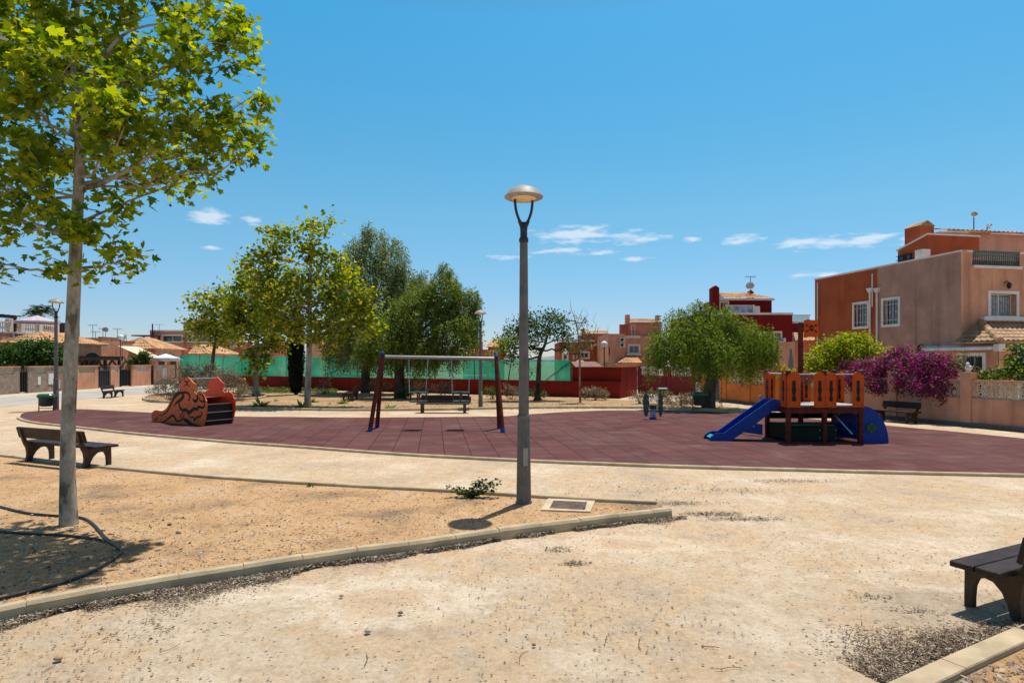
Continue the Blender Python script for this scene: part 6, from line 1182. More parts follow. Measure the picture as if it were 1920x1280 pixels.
def leaves(name, P, S, m, parent, tpl=DIAM, updir=(0,0,1), spread=.8, hang=0.0, seed=0, mi=None, tips=None):
    """one mesh of many leaves; P centres, S sizes; hang pulls the tips down"""
    r = np.random.default_rng(seed); n = len(P); V, Fs = tpl; K = len(Fs[0]); k = len(V)
    nrm = np.array(updir)[None]*1.0 + r.normal(0, spread, (n, 3)); nrm /= np.linalg.norm(nrm, axis=1)[:, None]
    tip = r.normal(0, 1, (n, 3)); tip[:, 2] = tip[:, 2]*(1-min(1,hang)) - hang*1.6
    if tips is not None: tip = tips
    tip -= nrm*(tip*nrm).sum(1)[:, None]; tip /= np.linalg.norm(tip, axis=1)[:, None]+1e-9; sd = np.cross(tip, nrm)
    W = P[:, None, :] + (sd[:, None, :]*V[None, :, 0:1] + tip[:, None, :]*V[None, :, 1:2] + nrm[:, None, :]*V[None, :, 2:3])*np.asarray(S).reshape(-1, 1, 1)
    me = bpy.data.meshes.new(name); off = np.array(WL[parent] if parent is not None else (0,0,0)); me.vertices.add(n*k); me.vertices.foreach_set('co', (W.reshape(-1, 3)-off).astype(np.float32).ravel())
    f = len(Fs); idx = (np.arange(n)[:, None, None]*k + np.array(Fs)[None]).reshape(-1).astype(np.int32)
    me.loops.add(n*f*K); me.loops.foreach_set('vertex_index', idx); me.polygons.add(n*f); me.polygons.foreach_set('loop_start', np.arange(0, n*f*K, K, dtype=np.int32)); me.polygons.foreach_set('loop_total', np.full(n*f, K, np.int32))
    for q in (m if hasattr(m, '__len__') else [m]): me.materials.append(q)
    if mi is not None: me.polygons.foreach_set('material_index', np.repeat(mi, f).astype(np.int32))
    me.update(calc_edges=True); return link(name, me, parent)
def wiggle(a, b, n=5, amp=.08, seed=0, sag=0):
    r = random.Random(seed); a, b = Vector(a), Vector(b); L = (b-a).length; pts = []
    for i in range(n+1):
        t = i/n; w_ = math.sin(math.pi*t); pts.append(a+(b-a)*t + Vector((r.uniform(-1,1), r.uniform(-1,1), r.uniform(-1,1)))*L*amp*w_ + Vector((0,0,sag*w_)))
    return pts
def blobs_px(bl, Y, dy=1.0):
    """measured lobes of a crown: (px, py, rx, ry[, depth offset]) -> centres and radii in metres"""
    o = []
    for q in bl:
        px, py, rx, ry = q[:4]; yy = Y + (q[4] if len(q) > 4 else 0); c = at(px, py, yy); o.append((np.array(c), np.array((rx*yy/F, max(.35, (rx+ry)/2*yy/F*dy), ry*yy/F))))
    return o
def clusters(bl, per, seed, inner=.35):
    r = np.random.default_rng(seed); P = []; own = []
    vol = np.array([np.prod(b[1])**(1/1.5) for b in bl]); cnt = np.maximum(2, (per*vol/vol.sum())).astype(int)
    for i, (c, rad) in enumerate(bl):
        d = r.normal(0, 1, (cnt[i], 3)); d /= np.linalg.norm(d, axis=1)[:, None]; u = r.uniform(inner**3, 1, cnt[i])**(1/3); P.append(c + d*u[:, None]*rad); own += [i]*cnt[i]
    return np.concatenate(P), np.array(own)
def tree(name, label, cat, base, trunk, bl, ncl, nleaf, lsize, tpl, lm, bark, limbs=True, spread_cl=.25, seed=1, hang=.2, group=None, twigs=.6, lspread=.8, fruits=0, trunk_r=None, limb_r=.4, fork=.35):
    t = thing(name, label, cat, tuple(base), group); r = np.random.default_rng(seed)
    tp = catmull(trunk, 6); n = len(tp); rr = [np.interp(i/(n-1), np.linspace(0, 1, len(trunk_r)), trunk_r) for i in range(n)]
    b = MB(); b.tube(tp, rr, 12)
    for k in range(0 if seed == 3 else 5): a = k*1.26+seed; f0 = Vector(tp[0]); b.tube([f0+Vector((math.cos(a)*rr[0]*1.35, math.sin(a)*rr[0]*1.35, -.03)), f0+Vector((math.cos(a)*rr[0]*.6, math.sin(a)*rr[0]*.6, rr[0]*1.3)), f0+Vector((math.cos(a)*rr[0]*.3, math.sin(a)*rr[0]*.3, rr[0]*3))], [rr[0]*.5, rr[0]*.42, rr[0]*.2], 6)
    if callable(limbs): limbs(b)
    CP, own = clusters(bl, ncl, seed)
    if limbs:
        for i, (c, rad) in enumerate(bl):
            k = int(n*fork + (n-1-n*fork)*min(1, max(0, (c[2]-tp[int(n*fork)].z)/max(.3, tp[-1].z-tp[int(n*fork)].z))*.75)); k = min(k, n-1); a = Vector(tp[k]); c_ = Vector(c); lr = max(rr[k]*limb_r*1.2, .008)
            pts = wiggle(a, c_, 6, .07, seed*31+i, sag=-.05*(c_-a).length); b.tube(pts, list(np.linspace(lr, lr*.35, 7)), 7)
            idx = np.where(own == i)[0]
            for q in idx[:int(len(idx)*twigs)]:
                s_ = pts[random.Random(int(q)).randrange(2, 7)]; e = Vector(CP[q]); b.tube(wiggle(s_, e, 4, .08, int(q)), list(np.linspace(lr*.3, lr*.08+.002, 5)), 4, cap=False)
    b.build('trunk', bark, t, smooth=50, fix=False)
    per = np.maximum(1, r.poisson(nleaf/ncl, len(CP))); C2 = np.repeat(CP, per, 0); sp = np.repeat(r.uniform(.6, 1.3, len(CP)), per)*spread_cl
    LP = C2 + r.normal(0, 1, C2.shape)*sp[:, None]*np.array((1, 1, .8)); S = r.uniform(.6, 1.15, len(LP))*lsize
    cr = leaves('crown', LP, S, lm, t, tpl, spread=lspread, hang=hang, seed=seed+5)
    if fruits:
        b = MB(); b.tube([(0,0,0),(.01,0,-.09)], .0025, 4, cap=False); b.ball((.01,0,-.105), .018, 8); me = b.build('seed_ball', mat('seed ball', (.06,.05,.02), .9), None, fix=False); C.objects.unlink(me); md = me.data
        for p in LP[r.choice(len(LP), fruits, replace=False)]:
            o = bpy.data.objects.new('seed_ball', md); C.objects.link(o); o.parent = cr; o.location = (p[0]-base[0], p[1]-base[1], p[2]-base[2])
        bpy.data.objects.remove(me)
    return t
def gpt(px, py): p = gp(px, py); return p
def tpath(pts, Y, lean=0): return [at(x, y, Y + lean*i/(len(pts)-1)) for i, (x, y) in enumerate(pts)]
# near plane tree
Yn = gp(128, 985).y
tr = tpath([(129,989),(127,900),(128,800),(132,690),(138,560),(143,440),(149,300),(143,200),(138,100),(150,-40),(160,-160)], Yn)
BL = blobs_px([(405,95,92,80,-.4),(448,262,62,62,.3),(335,215,105,85,-.5),(300,320,105,62,.4),(390,320,62,34,0),(190,420,85,50,-.3),(245,500,46,32,.2),(150,505,40,22,-.3),(55,420,80,60,.3),(14,505,34,22,0),(110,260,115,105,.8),(0,150,130,120,-.6),(205,70,140,90,.2),(20,320,110,80,-.4),(-130,330,130,130,0),(320,-30,130,75,.3),(110,-90,180,100,-.2),(-120,0,140,150,.2),(478,60,36,42,0),(488,190,30,32,.2),(470,300,36,18,0),(230,150,120,80,1.1),(120,150,110,80,-1.1),(250,250,110,70,-.9),(60,60,120,80,1.0),(180,-230,160,90,0),(-40,-200,160,100,0)], Yn, .9)
def near_limbs(b):
    for pts, r0, r1 in (([(147,352,0),(180,348,-.05),(240,318,-.1),(290,285,-.2),(340,240,-.3)], .040, .010), ([(134,452,0),(110,438,.05),(80,425,.1),(40,415,.2)], .046, .014), ([(146,300,0),(170,200,.2),(190,120,.3),(230,70,.3)], .034, .01), ([(145,190,0),(185,120,-.2),(240,60,-.3),(330,40,-.4)], .03, .008), ([(140,200,0),(110,180,.2),(60,190,.2),(0,150,-.2)], .03, .008), ([(146,290,0),(170,300,.3),(280,260,.4),(370,215,.3),(440,180,.2)], .026, .006), ([(141,420,0),(200,395,.2),(260,370,.3),(350,340,.2)], .02,.006)):
        b.tube(catmull([at(x, y, Yn+d) for x, y, d in pts], 5), list(np.linspace(r0, r1, (len(pts)-1)*5+1)), 8)
BL = [(c+np.array((-.10,0,.06)), r_*.94) for c, r_ in BL]
tree('plane_tree', 'near plane tree with a pale mottled trunk and bright leaves filling the upper left', 'tree', gp(128,985), tr, BL, 640, 14500, .112, STAR, L_PLANE, B_PLANE, near_limbs, .108, 3, .35, trunk_r=[.104,.084,.077,.075,.071,.067,.052,.043,.034,.022,.012], limb_r=.28, fork=.42, fruits=95, lspread=.75, twigs=.5)
# plane trees beyond the playground
G2 = 'plane trees beyond the playground'
Y = 27.6; tree('plane_tree', 'tall plane tree with a straight pale trunk left of the swings', 'tree', gp(578,761), tpath([(576,762),(578,700),(580,640),(581,560),(583,480),(588,420)], Y),
    blobs_px([(505,465,42,38),(478,520,34,42),(530,520,50,42,.8),(590,450,34,38,-.5),(560,560,66,48,-.8),(618,500,38,48,.4),(650,540,42,42,-.4),(685,565,30,36,0),(640,600,52,42,-.6),(588,415,12,14),(612,412,10,16),(560,620,48,30,.4),(505,590,46,46,.3),(610,640,30,22,-.4),(545,440,16,22),(690,610,26,22,-.4)], Y, .8), 420, 9500, .165, STAR4, L_PLFAR, B_PALE, True, .22, 4, .25, G2, trunk_r=[.15,.13,.115,.09,.06,.02], fork=.35, limb_r=.35)
Y = 36; tree('plane_tree', 'plane tree with a straight trunk between the small slide and the cypress', 'tree', gp(480,729), tpath([(480,740),(480,680),(481,620),(480,560)], 35.5),
    blobs_px([(470,560,40,46),(460,610,38,32),(500,620,34,34),(478,670,26,26),(440,590,24,36),(520,640,22,20),(465,520,18,24)], 35.5, .8), 200, 4600, .2, STAR4, L_PLFAR, B_PALE, True, .26, 5, .25, G2, trunk_r=[.16,.14,.09,.03], fork=.3)
tree('plane_tree', 'small open crowned plane tree above the pink oleander', 'tree', gp(399,735), tpath([(399,737),(398,690),(402,650),(406,620),(398,570)], 38),
    blobs_px([(382,570,26,24),(420,558,26,26),(370,605,24,22),(408,600,30,24),(438,600,18,26),(388,632,24,14),(424,636,24,16)], 38, .8), 150, 2400, .2, STAR4, L_PLFAR, B_MID, True, .34, 6, .25, G2, trunk_r=[.13,.11,.09,.06,.02], fork=.4)
# drooping pepper trees
def strands(t, bl, n, seed, m, lsz, lenr, zmin_fn, step=.075, side=.10, wid=SLIM):
    r = np.random.default_rng(seed); P0, own = clusters(bl, n, seed, .55); ctr = np.array([bl[i][0] for i in own]); g_ = np.sin(P0[:,0]*3.1+seed)*np.sin(P0[:,2]*3.7)*np.sin(P0[:,1]*2.3+1); P0 = ctr+(P0-ctr)*(1+.34*g_+np.where(r.uniform(0,1,len(P0))<.10, .22, 0))[:,None]; C0 = np.mean([b[0] for b in bl], 0); LP = []; TP = []; b = MB()
    for q, p in enumerate(P0):
        L = r.uniform(*lenr); out = p[:2]-C0[:2]; out = out/(np.linalg.norm(out)+.01)*r.uniform(.0, .28); k = int(L/step); x, y, z = p; zm = zmin_fn(x, y); drift = r.normal(0, .20, 2); last = p
        for i in range(k):
            u = i/max(1, k-1); xx = x+(out[0]+drift[0])*u*L*.5*(1-u*.5); yy = y+(out[1]+drift[1])*u*L*.5*(1-u*.5); zz_ = z-L*u*(.35+.65*u)
            if zz_ < zm: break
            for _ in range(2): LP.append((xx+r.normal(0,.015), yy+r.normal(0,.015), zz_)); a = r.uniform(0, 6.28); TP.append((math.cos(a)*side*8, math.sin(a)*side*8, -.75+r.normal(0,.45)))
    LP = np.array(LP); TP = np.array(TP); S = r.uniform(.7, 1.25, len(LP))*lsz; LP = LP + r.normal(0, .035, LP.shape)*(lsz/.12); return leaves('crown', LP, S, m, t, wid, updir=(0,0,.0), spread=1, seed=seed, tips=TP)
def weeping(label, base, trunk, bl, n, seed, lm, trunk_r, lsz, lenr, zmin, cat='tree', group=None, tufts=0, bark=B_DARK, fork=.55, step=.075):
    t = thing('pepper_tree', label, cat, tuple(base), group); tp = catmull(trunk, 5); k = len(tp); rr = [np.interp(i/(k-1), np.linspace(0,1,len(trunk_r)), trunk_r) for i in range(k)]; b = MB(); b.tube(tp, rr, 10)
    for i, (c, rad) in enumerate(bl):
        j = int(k*fork)+i % max(1, int(k*(1-fork))); j = min(j, k-1); lr = rr[j]*.5; pts = wiggle(tp[j], c + rad*np.array((0,0,.5)), 6, .09, seed*7+i, .1); b.tube(pts, list(np.linspace(lr, .012, 7)), 7)
        for q in range(7):
            rn = random.Random(seed*100+i*10+q); e = Vector(c)+Vector((rn.uniform(-1,1)*rad[0]*.8, rn.uniform(-1,1)*rad[1]*.8, rn.uniform(-.2,.9)*rad[2])); b.tube(wiggle(pts[3+q % 4], e, 4, .1, q+i, .1), list(np.linspace(lr*.35, .006, 5)), 5, cap=False)
    b.build('trunk', bark, t, smooth=50, fix=False); strands(t, bl, n, seed, lm, lsz, lenr, zmin, step); return t
Y = 37.2
weeping('tall grey green pepper tree with two crowns of drooping leaves, left of the pair', at(685,738,Y)*1, tpath([(685,741),(686,690),(690,640),(700,560),(703,480)], Y),
    blobs_px([(700,455,34,30),(665,480,28,34,.5),(735,480,34,38,-.5),(700,530,70,56,0),(755,545,44,50,.5),(650,560,46,60,.3),(680,615,72,54,-.6),(745,620,50,50,.2),(635,640,34,40,0),(690,430,16,14),(790,530,18,26,0)], Y, .95), 2500, 21, L_PEPB, [.30,.26,.20,.12,.04], .23, (.5,1.5), lambda x, y: .9+.5*math.sin(x*2.3)+.3*math.sin(x*5.1), group='pepper trees before the netting', bark=B_DARK, step=.10)
Y = 33.2
weeping('wide dark pepper tree with a thick trunk behind the swings, right of the pair', at(750,746,Y), tpath([(750,747),(749,700),(752,650),(765,600),(790,560)], Y),
    blobs_px([(830,545,40,42),(870,570,30,36,.3),(790,580,60,50,0),(850,620,50,44,-.5),(730,620,56,44,-.4),(880,610,22,34,.2),(700,650,40,30,0),(770,650,60,34,-.7),(835,505,18,16,0),(890,560,14,22,0),(815,655,50,26,-.3)], Y, .95), 2500, 22, L_PEP, [.34,.27,.22,.15,.05], .20, (.5,1.4), lambda x, y: 1.25+.45*math.sin(x*2.9)+.3*math.sin(x*6.3), group='pepper trees before the netting', step=.09)
Y = 25.4
weeping('bright green weeping pepper tree with a thick leaning trunk right of the spring rocker', at(1330,768,Y), tpath([(1328,770),(1330,730),(1337,700),(1335,660),(1330,620)], Y),
    blobs_px([(1330,600,60,34,0),(1260,625,44,34,.3),(1390,625,50,34,-.2),(1300,640,60,40,-.6),(1360,645,60,40,.5),(1425,650,34,34,.1),(1235,655,26,36,0),(1310,575,22,14,0),(1272,590,24,16,.3),(1345,590,34,20,.2),(1440,640,22,26,0),(1345,660,50,34,-.9)], Y, .95), 1450, 23, L_WEEP, [.30,.25,.22,.15,.06], .14, (.7,1.7), lambda x, y: 1.30+.38*math.sin(x*3.1)+.25*math.sin(x*7.3)+max(0,abs(x-8.3)-2.2)*.0, fork=.5, bark=B_MID, step=.075)
q = at(1350, 745, 25.3); t = thing('shoots', 'leafy shoots at the foot of the weeping tree trunk', 'plant', (q.x, q.y, 0)); r = np.random.default_rng(3); P = np.stack([q.x+r.normal(0,.10,160), q.y+r.normal(0,.1,160), r.uniform(.05,.9,160)],1); leaves('foliage', P, np.full(160,.11), L_WEEP, t, SLIM, spread=1, seed=3)
# green crowned tree and thin tree, centre right
Y = 31.3
tree('deciduous_tree', 'green bushy tree with forked dark trunk just right of the main lamp', 'tree', at(1009,750,Y), tpath([(1008,751),(1010,700),(1012,668),(1022,645),(1030,615)], Y),
    blobs_px([(1000,598,24,14),(1040,605,26,20,.3),(965,625,22,20),(1010,625,32,20,-.4),(1055,630,18,18),(950,645,18,22,.2),(975,602,12,10),(1030,592,14,10),(990,650,22,12),(1063,650,12,12),(960,668,16,12)], Y, .9), 210, 4300, .16, DIAM, L_DKG, B_DARK, True, .20, 31, .4, trunk_r=[.15,.125,.10,.07,.03], fork=.5, limb_r=.5)
Y = 29.5
tree('deciduous_tree', 'thin straggly tree with bare twigs against the dark red court wall', 'tree', at(1089,757,Y), tpath([(1088,757),(1087,710),(1087,668),(1084,630),(1080,600)], Y),
    blobs_px([(1084,600,16,14),(1092,625,20,18),(1076,650,14,12),(1102,645,12,16),(1088,668,10,8)], Y, .9), 70, 620, .13, DIAM, L_OLV, B_THIN, True, .16, 32, .3, trunk_r=[.06,.05,.04,.03,.012], fork=.4)
t = thing('bare_branches', 'leafless dead branches rising over the thin straggly tree', 'branches', at(1090,660,29.5)); b = MB()
for pts in ([(1086,640),(1078,600),(1070,575),(1070,560)],[(1084,620),(1095,600),(1102,590),(1096,580)],[(1088,650),(1110,630),(1118,610),(1112,600),(1118,585)],[(1090,660),(1125,640),(1138,625),(1140,610)],[(1100,650),(1130,645),(1148,638)],[(1080,610),(1088,590),(1093,578)],[(1125,640),(1120,620),(1126,612)],[(1110,630),(1100,612),(1104,600)]): b.tube(catmull([at(x,y,29.5+random.uniform(-.3,.3)) for x,y in pts],4), list(np.linspace(.018,.005,(len(pts)-1)*4+1)), 4)
b.build('branch', B_THIN, t, fix=False)
# young shoots of a small tree behind the right swing leg
Y = 30.5
tree('sapling', 'slender many stemmed sapling between the swing frame and the main lamp', 'tree', at(948,742,Y), tpath([(950,742),(955,700),(960,670)], Y), blobs_px([(935,650,18,14),(960,660,16,14),(925,670,16,10),(950,640,14,10),(966,640,10,12)], Y, .8), 50, 520, .16, DIAM, L_WEEP, B_MID, True, .18, 33, .4, trunk_r=[.035,.028,.012], fork=.1, limb_r=.7)
tree('sapling', 'small dark leaved sapling just left of the forked tree trunk', 'tree', at(985,745,30.8), tpath([(988,742),(985,715),(990,690)], 30.8), blobs_px([(990,735,14,8),(980,690,12,8),(1000,700,8,8)], 30.8, .8), 30, 260, .12, DIAM, L_DKG, B_MID, True, .14, 34, .4, trunk_r=[.03,.025,.01], fork=.1)
# cypress
Y = 36.6; q = at(555, 739, Y); t = thing('cypress', 'narrow dark cypress standing before the red court wall', 'tree', (q.x,q.y,0)); b = MB(); b.tube([(q.x,q.y,-.05),(q.x,q.y,4.6)], [.12,.02], 8); b.build('trunk', B_DARK, t)
r = np.random.default_rng(41); n = 9000; z = r.uniform(.12, 5.3, n); rad = .43*np.sin(np.clip((z+.5)/5.9,0,1)*math.pi)**.55; a = r.uniform(0,6.28,n); rr_ = rad*(1-.35*r.uniform(0,1,n)**2)*(1+.10*np.sin(a*5+z*3)); P = np.stack([q.x+rr_*np.cos(a), q.y+rr_*np.sin(a), z],1); TP = np.stack([np.cos(a)*.35,np.sin(a)*.35,np.ones(n)],1); leaves('crown', P, r.uniform(.12,.24,n), L_CYP, t, SLIM, spread=1, seed=2, tips=TP)
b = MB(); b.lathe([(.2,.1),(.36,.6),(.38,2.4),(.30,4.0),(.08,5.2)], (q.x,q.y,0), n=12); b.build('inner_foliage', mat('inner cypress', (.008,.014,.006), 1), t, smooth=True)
# shrubs
def shrub(name, label, bl, n, lsz, m, seed=1, tpl=DIAM, spread=1.0, hang=0, stems=10, stem_m=B_MID, up=False, group=None, mi=None, zmin=.02, clus=None, cs=.10, core=True, cat='shrub', inner=.35):
    c0 = np.mean([b[0] for b in bl], 0); zlow = min(b[0][2]-b[1][2] for b in bl); base = (c0[0], c0[1], 0 if zlow < .6 else zlow); t = thing(name, label, cat, base, group); r = np.random.default_rng(seed)
    CP, own = clusters(bl, clus or max(12, n//22), seed, inner); per = np.maximum(1, r.poisson(n/len(CP), len(CP))); LP = np.repeat(CP, per, 0); LP = LP + r.normal(0, cs, LP.shape); LP = LP[LP[:, 2] > zmin]
    tips = None
    if up: d = LP-np.array((c0[0], c0[1], base[2]-.2)); d /= np.linalg.norm(d, axis=1)[:, None]; tips = d + r.normal(0, .35, d.shape)
    leaves('foliage', LP, r.uniform(.6,1.2,len(LP))*lsz, m, t, tpl, spread=spread, hang=hang, seed=seed, tips=tips, mi=None if mi is None else (r.uniform(0,1,len(LP)) < mi).astype(int))
    b = MB()
    for i in range(stems): e = Vector(CP[r.integers(len(CP))]); b.tube(wiggle((base[0]+r.normal(0,.08), base[1]+r.normal(0,.08), base[2] if base[2] else -.02), e, 5, .08, i+seed), list(np.linspace(.016,.004,6)), 4, cap=False)
    b.build('stem', stem_m, t, fix=False); return t
shrub('dry_bush', 'grey brown spiky bush left of the small orange slide', blobs_px([(295,735,18,14),(320,730,26,20),(345,738,24,16),(310,722,14,12),(335,715,14,10)], 30.3), 2600, .13, L_GREY, 51, SLIM, up=True, cs=.09)
shrub('dry_bush', 'large pale brown bush right of the small orange slide', blobs_px([(400,725,34,26),(435,728,30,24),(425,708,30,14),(385,712,22,16),(455,738,16,12)], 31.0), 5200, .13, L_GREY, 52, SLIM, up=True, cs=.09)
shrub('oleander', 'pink flowering oleander behind the small orange slide', blobs_px([(345,700,22,16),(375,695,24,16),(400,700,22,14),(340,722,20,18),(370,715,26,16)], 33.0), 3600, .16, [L_OLE, L_PNK], 53, SLIM, up=True, cs=.10, mi=.16)
G3 = 'dry bushes along the court wall'
for i, (lb, bl, Y_, n_, m_) in enumerate((
    ('round dry bush before the right end of the red court wall', [(1100,738,10,10),(1118,738,18,12),(1132,742,9,8)], 31.3, 1500, [L_DRY, L_OLV]),
    ('small dry bush at the street corner left of the spring rocker', [(1194,744,10,7),(1206,745,8,6)], 28.8, 600, [L_DRY, L_OLV]),
    ('olive and brown bush right behind the spring rocker', [(1222,742,14,9),(1248,744,12,9)], 28.6, 900, [L_OLV, L_DRY]),
    ('low spreading straw coloured bush left of the weeping tree', [(1275,752,20,9),(1290,750,14,11),(1258,757,14,5)], 27.0, 1500, [L_DRY, L_OLV]),
    ('brown bush before the court wall between the pepper trees', [(702,724,12,10),(722,726,10,9)], 36.0, 700, [L_DRY, L_OLV]),
    ('wide brown bush behind the left swing seat', [(785,726,14,10),(805,728,12,10)], 33.5, 700, [L_DRY, L_OLV]),
    ('pale straw bush behind the gap between the swing seats', [(828,727,14,10),(845,729,10,8)], 33.0, 800, [L_DRY, L_OLV]),
    ('dark green low bush right of the second street lamp', [(918,733,12,8),(926,736,10,6)], 32.4, 700, [L_DKG, L_OLV]),
    ('dry brown bush behind the right swing post', [(950,732,12,10),(965,735,10,8)], 32.2, 800, [L_DRY, L_OLV]),
    ('pale bare bush before the court wall near the dark bench', [(612,722,10,10),(603,726,8,7)], 37.0, 260, [L_DRY, L_PNK]),
    ('dark leafy growth at the foot of the thick pepper tree trunk', [(766,730,9,14),(760,742,10,6)], 32.9, 900, [L_DKG, L_PEP]),
    ('small dark bush at the foot of the forked tree', [(1000,738,10,7),(1022,738,7,6)], 31.6, 500, [L_DKG, L_OLV]))):
    shrub('dry_bush' if m_[0] is not L_DKG else 'bush', lb, blobs_px(bl, Y_), n_, .13, m_, 60+i, SLIM, up=True, cs=.07, group=G3, mi=.3, stems=8, cat='bush')
# small rosette plants
def rosette(px, py, s, label, m=L_OLV, n=26):
    q = gp(px, py); t = thing('rosette_plant', label, 'plant', (q.x, q.y, 0), 'small rosette plants in the back bed'); r = np.random.default_rng(int(px)); a = r.uniform(0,6.28,n); e = r.uniform(.25,1.3,n); TP = np.stack([np.cos(a)*np.cos(e), np.sin(a)*np.cos(e), np.sin(e)],1)
    P = np.tile(np.array((q.x, q.y, .02)),(n,1))+TP*.02; leaves('foliage', P, r.uniform(.7,1.1,n)*s, m, t, SLIM, spread=.4, seed=1, tips=TP)
L_AGV = leafmat('rosette leaf', (.08,.12,.02), (.22,.26,.05), .3)
for px, py, s, lb in ((488,763,.55,'rosette plant right of the small orange slide'),(566,766,.50,'rosette plant at the foot of the tall plane tree'),(731,769,.40,'rosette plant just right of the left swing post'),(589,754,.30,'tiny rosette plant left of the dark bench'),(645,757,.35,'rosette plant right below the dark bench'),(660,744,.5,'rosette plant before the red wall, right of the dark bench'),(518,752,.16,'smallest rosette plant on the bare soil left of the tall plane tree')): rosette(px, py, s, lb, L_AGV, 40)
# ground cover strip by the cypress
r = np.random.default_rng(71); n = 5000; px = r.uniform(446, 632, n); py = r.uniform(728.5, 737.5, n); Y_ = F*EYE/(py-HZ); P = np.stack([(px-960)/F*Y_, Y_, r.uniform(.0,.14,n)],1); o = leaves('ground_cover', P, r.uniform(.08,.2,n), L_GRS, None, DIAM, spread=.7, hang=0, seed=4); tag(o, kind='stuff')
r = np.random.default_rng(72); n = 2200; px = r.uniform(430, 1390, n); py = r.uniform(752, 768, n); Y_ = F*EYE/(py-HZ); P = np.stack([(px-960)/F*Y_, Y_, np.full(n,.012)],1); o = leaves('leaf_litter', P, r.uniform(.04,.12,n), [M_LT[0], M_LT[1], M_LT[2]], None, DIAM, spread=.25, seed=6, mi=r.integers(0,3,n)); tag(o, kind='stuff')
# hedge and shrubs behind the left garden wall
for i, (lb, bl) in enumerate((('dark green hedge bush at the far left edge behind the stone wall', [(-60,665,50,26),(-15,668,30,22),(12,668,26,22)]),('dense green bush left of the left street lamp behind the stone wall', [(45,662,22,24),(62,668,24,22),(84,662,20,22),(78,650,14,14)]),('dark green bush right of the left street lamp', [(108,670,14,16),(118,676,8,10)]))):
    shrub('bush', lb, [(np.array((-33.0 if b[0][0] > -33 or True else 0, b[0][1], b[0][2]))*1 if False else b[0], b[1]) for b in blobs_px(bl, 41.5)], 4200 if i < 2 else 1200, .24, L_HEDGE, 80+i, DIAM, hang=.2, cs=.2, group='green bushes behind the stone wall', cat='bush')
# right: lime bush, bougainvillea, garden shrub
Yb = 24.0
shrub('bush', 'rounded bright yellow green bush behind the bougainvillea', blobs_px([(1590,660,52,26),(1545,680,34,24),(1600,645,40,18),(1640,670,36,22),(1560,660,34,22),(1650,690,24,20),(1525,695,16,14),(1590,690,60,26)], Yb), 13000, .12, L_LIME, 91, DIAM, hang=-.3, cs=.12, stems=14, cat='bush', inner=.6)
def wallblob(px, py, rx, ry, off=0):
    s_, z_ = pw.pix(px, py); k = pw.pt(s_, z_, off); d = k.y; return (np.array(k), np.array((rx*d/F, max(.28, rx*d/F*.6), ry*d/F)))
bl = [wallblob(*q) for q in ((1575,690,22,12,-.5),(1610,688,28,14,-.4),(1650,685,32,18,-.5),(1690,682,34,22,-.4),(1730,690,34,24,-.3),(1765,700,20,26,-.2),(1640,708,34,18,-.1),(1700,715,30,24,.0),(1740,722,32,22,.05),(1770,728,14,22,.05),(1655,668,20,10,-.6),(1665,660,14,8,-.7),(1720,676,20,10,-.5),(1752,674,12,8,-.4),(1600,712,30,14,.0),(1650,725,14,14,.05))]
shrub('bougainvillea', 'magenta bougainvillea spilling over the pink garden wall', bl, 21000, .085, [L_BOU, L_BOUG], 92, DIAM, mi=.45, cs=.10, stems=24, stem_m=B_MID, cat='flowering bush')
bl = [wallblob(*q) for q in ((1840,702,22,12,-.7),(1875,694,26,16,-.9),(1905,700,26,16,-.8),(1950,695,30,20,-.8),(1826,706,12,8,-.5),(1860,672,12,12,-1.0),(1866,655,9,10,-1.1),(1900,680,16,10,-1.0))]
shrub('bush', 'fresh green garden shrub above the lattice at the right edge', bl, 4200, .10, [L_HEDGE, L_LIME], 93, DIAM, mi=.25, cs=.08, stems=16, cat='bush')
bl = [wallblob(*q) for q in ((1775,680,12,10,-.4),(1788,668,7,7,-.5),(1796,690,7,7,-.4))]
shrub('bush', 'thin olive twigs at the right end of the bougainvillea', bl, 420, .08, L_OLV, 94, DIAM, cs=.07, stems=8, cat='bush')
shrub('bush', 'small yellow flowering bush left of the skull flag mast', blobs_px([(1488,703,14,8),(1478,699,8,6)], 26.0), 700, .11, L_LIME, 95, DIAM, cs=.08, stems=5, cat='bush')
shrub('bush', 'spiky grey green plant on top of the dark red block', blobs_px([(1138,685,8,7),(1155,688,6,4)], 38.5), 300, .16, [L_OLV, L_LIME], 96, SLIM, up=True, cs=.08, stems=4, cat='bush')
# palms
def palm(base, h, nf, L, label, seed, m=L_PALM, trunk_r=.16):
    t = thing('palm_tree', label, 'palm', base); b = MB(); x, y, z = base; b.tube([(x,y,z-.05),(x+.05,y,z+h*.5),(x,y,z+h)], [trunk_r*1.2,trunk_r,trunk_r*.9], 8); b.build('trunk', B_MID, t, smooth=True, fix=False); r = np.random.default_rng(seed); LP = []; TP = []; S = []
    for k in range(nf):
        a = r.uniform(0,6.28); e = r.uniform(-.5,1.2); LL = L*r.uniform(.8,1.1); u = np.array((math.cos(a),math.sin(a),0))
        for j in range(26):
            s = (j+2)/28; p = np.array((x,y,z+h)) + u*LL*s*math.cos(e) + np.array((0,0,LL*s*math.sin(e)-LL*.55*s*s)); LP.append(p); sd = np.cross(u,(0,0,1))*(1 if j % 2 else -1); TP.append(sd*.9+u*.7+np.array((0,0,-.25))); S.append(LL*.38*math.sin(math.pi*min(.97,s*.9+.08)))
    leaves('crown', np.array(LP), np.array(S), m, t, SLIM, updir=(0,0,1), spread=.15, seed=seed, tips=np.array(TP))
q = at(76, 585, 74); palm((q.x, q.y, 0), q.z, 60, 2.1, 'distant fan palm above the parasol on the far left roof terrace', 101)
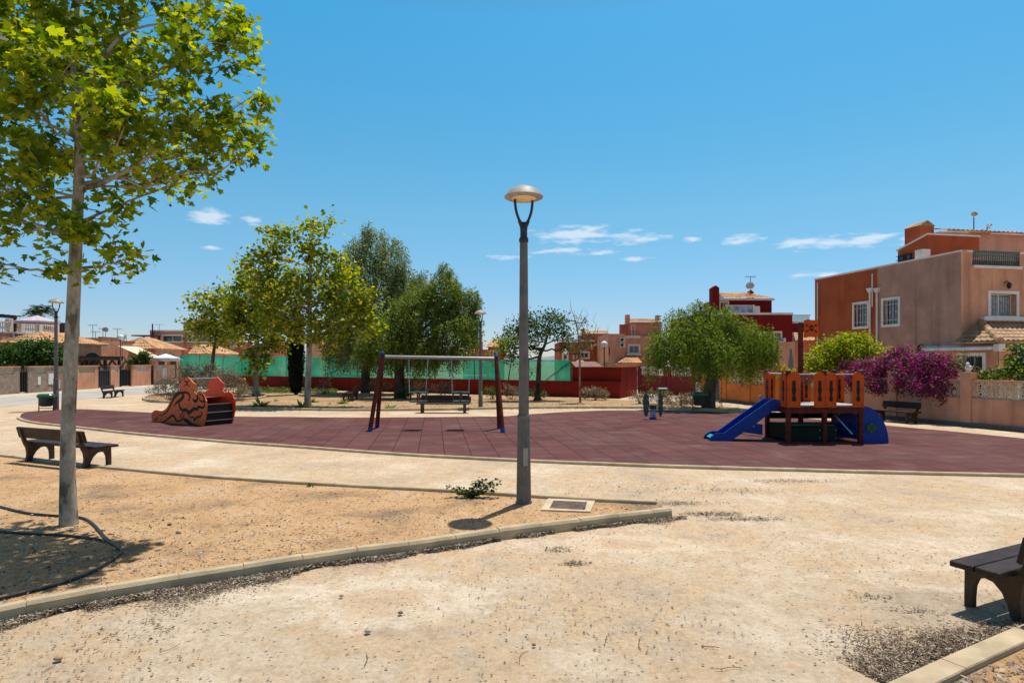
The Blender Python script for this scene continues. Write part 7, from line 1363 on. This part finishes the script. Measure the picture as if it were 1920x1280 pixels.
shrub('bush', 'light green palm like bush in front of the cream awning', blobs_px([(262,676,14,10),(272,670,9,8),(252,684,10,8)], 51.5), 1000, .42, L_LIME if False else L_PALM, 102, SLIM, up=True, cs=.12, stems=5, cat='bush')
q = at(306, 690, 54.2); palm((q.x, q.y, 1.0), .35, 14, .8, 'small potted palm between the two white parasols', 103, L_PALM, .06)
shrub('bush', 'small lime green bush above the black scroll gate', blobs_px([(196,686,7,4)], 48.5), 160, .25, L_LIME, 104, DIAM, cs=.1, stems=3, cat='bush')
shrub('bush', 'brown leafless climber on the arch behind the white parasols', blobs_px([(310,662,12,6),(322,660,8,6)], 55.5), 400, .22, L_DRY, 105, SLIM, cs=.14, stems=5, cat='bush')
# leafy sprig growing on the front bed
q = gp(885, 934); t = thing('sprig', 'leafy green sprig sprouting from the bed left of the main lamp', 'plant', (q.x, q.y, 0)); r = np.random.default_rng(111); b = MB(); LP = []; TP = []
for k, (ex, ey, ez) in enumerate(((.36,.05,.26),(.30,-.02,.20),(.20,.05,.28),(.12,0,.22),(.05,.06,.18),(-.10,.02,.10),(-.22,.05,.13),(-.36,.0,.17),(-.30,.04,.10),(.42,.02,.22),(.25,.1,.15),(.02,-.05,.15),(-.18,-.04,.06),(.34,-.06,.12),(.10,.1,.27))):
    pts = wiggle((q.x+r.normal(0,.03), q.y, 0), (q.x+ex, q.y+ey, ez), 6, .08, k, .03); b.tube(pts, list(np.linspace(.005,.002,7)), 4, cap=False)
    for p in pts[1:]:
        for _ in range(5): LP.append(np.array(p)+r.normal(0,.018,3)); TP.append(r.normal(0,1,3)+np.array((0,0,.3)))
b.build('stem', L_DKG, t, fix=False); LP = np.array(LP); LP[:, 2] = np.maximum(LP[:, 2], .02); leaves('foliage', LP, r.uniform(.025,.05,len(LP)), L_DKG, t, STAR4, spread=.6, seed=5, tips=np.array(TP))
q = gp(580, 913); t = thing('sprig', 'tiny green weed near the far kerb of the front bed', 'plant', (q.x, q.y, 0)); P = np.array(q)[None]+r.normal(0,.03,(26,3)); P[:,2] = np.abs(P[:,2])*.8+.01; leaves('foliage', P, np.full(26,.03), L_DKG, t, STAR4, seed=7)
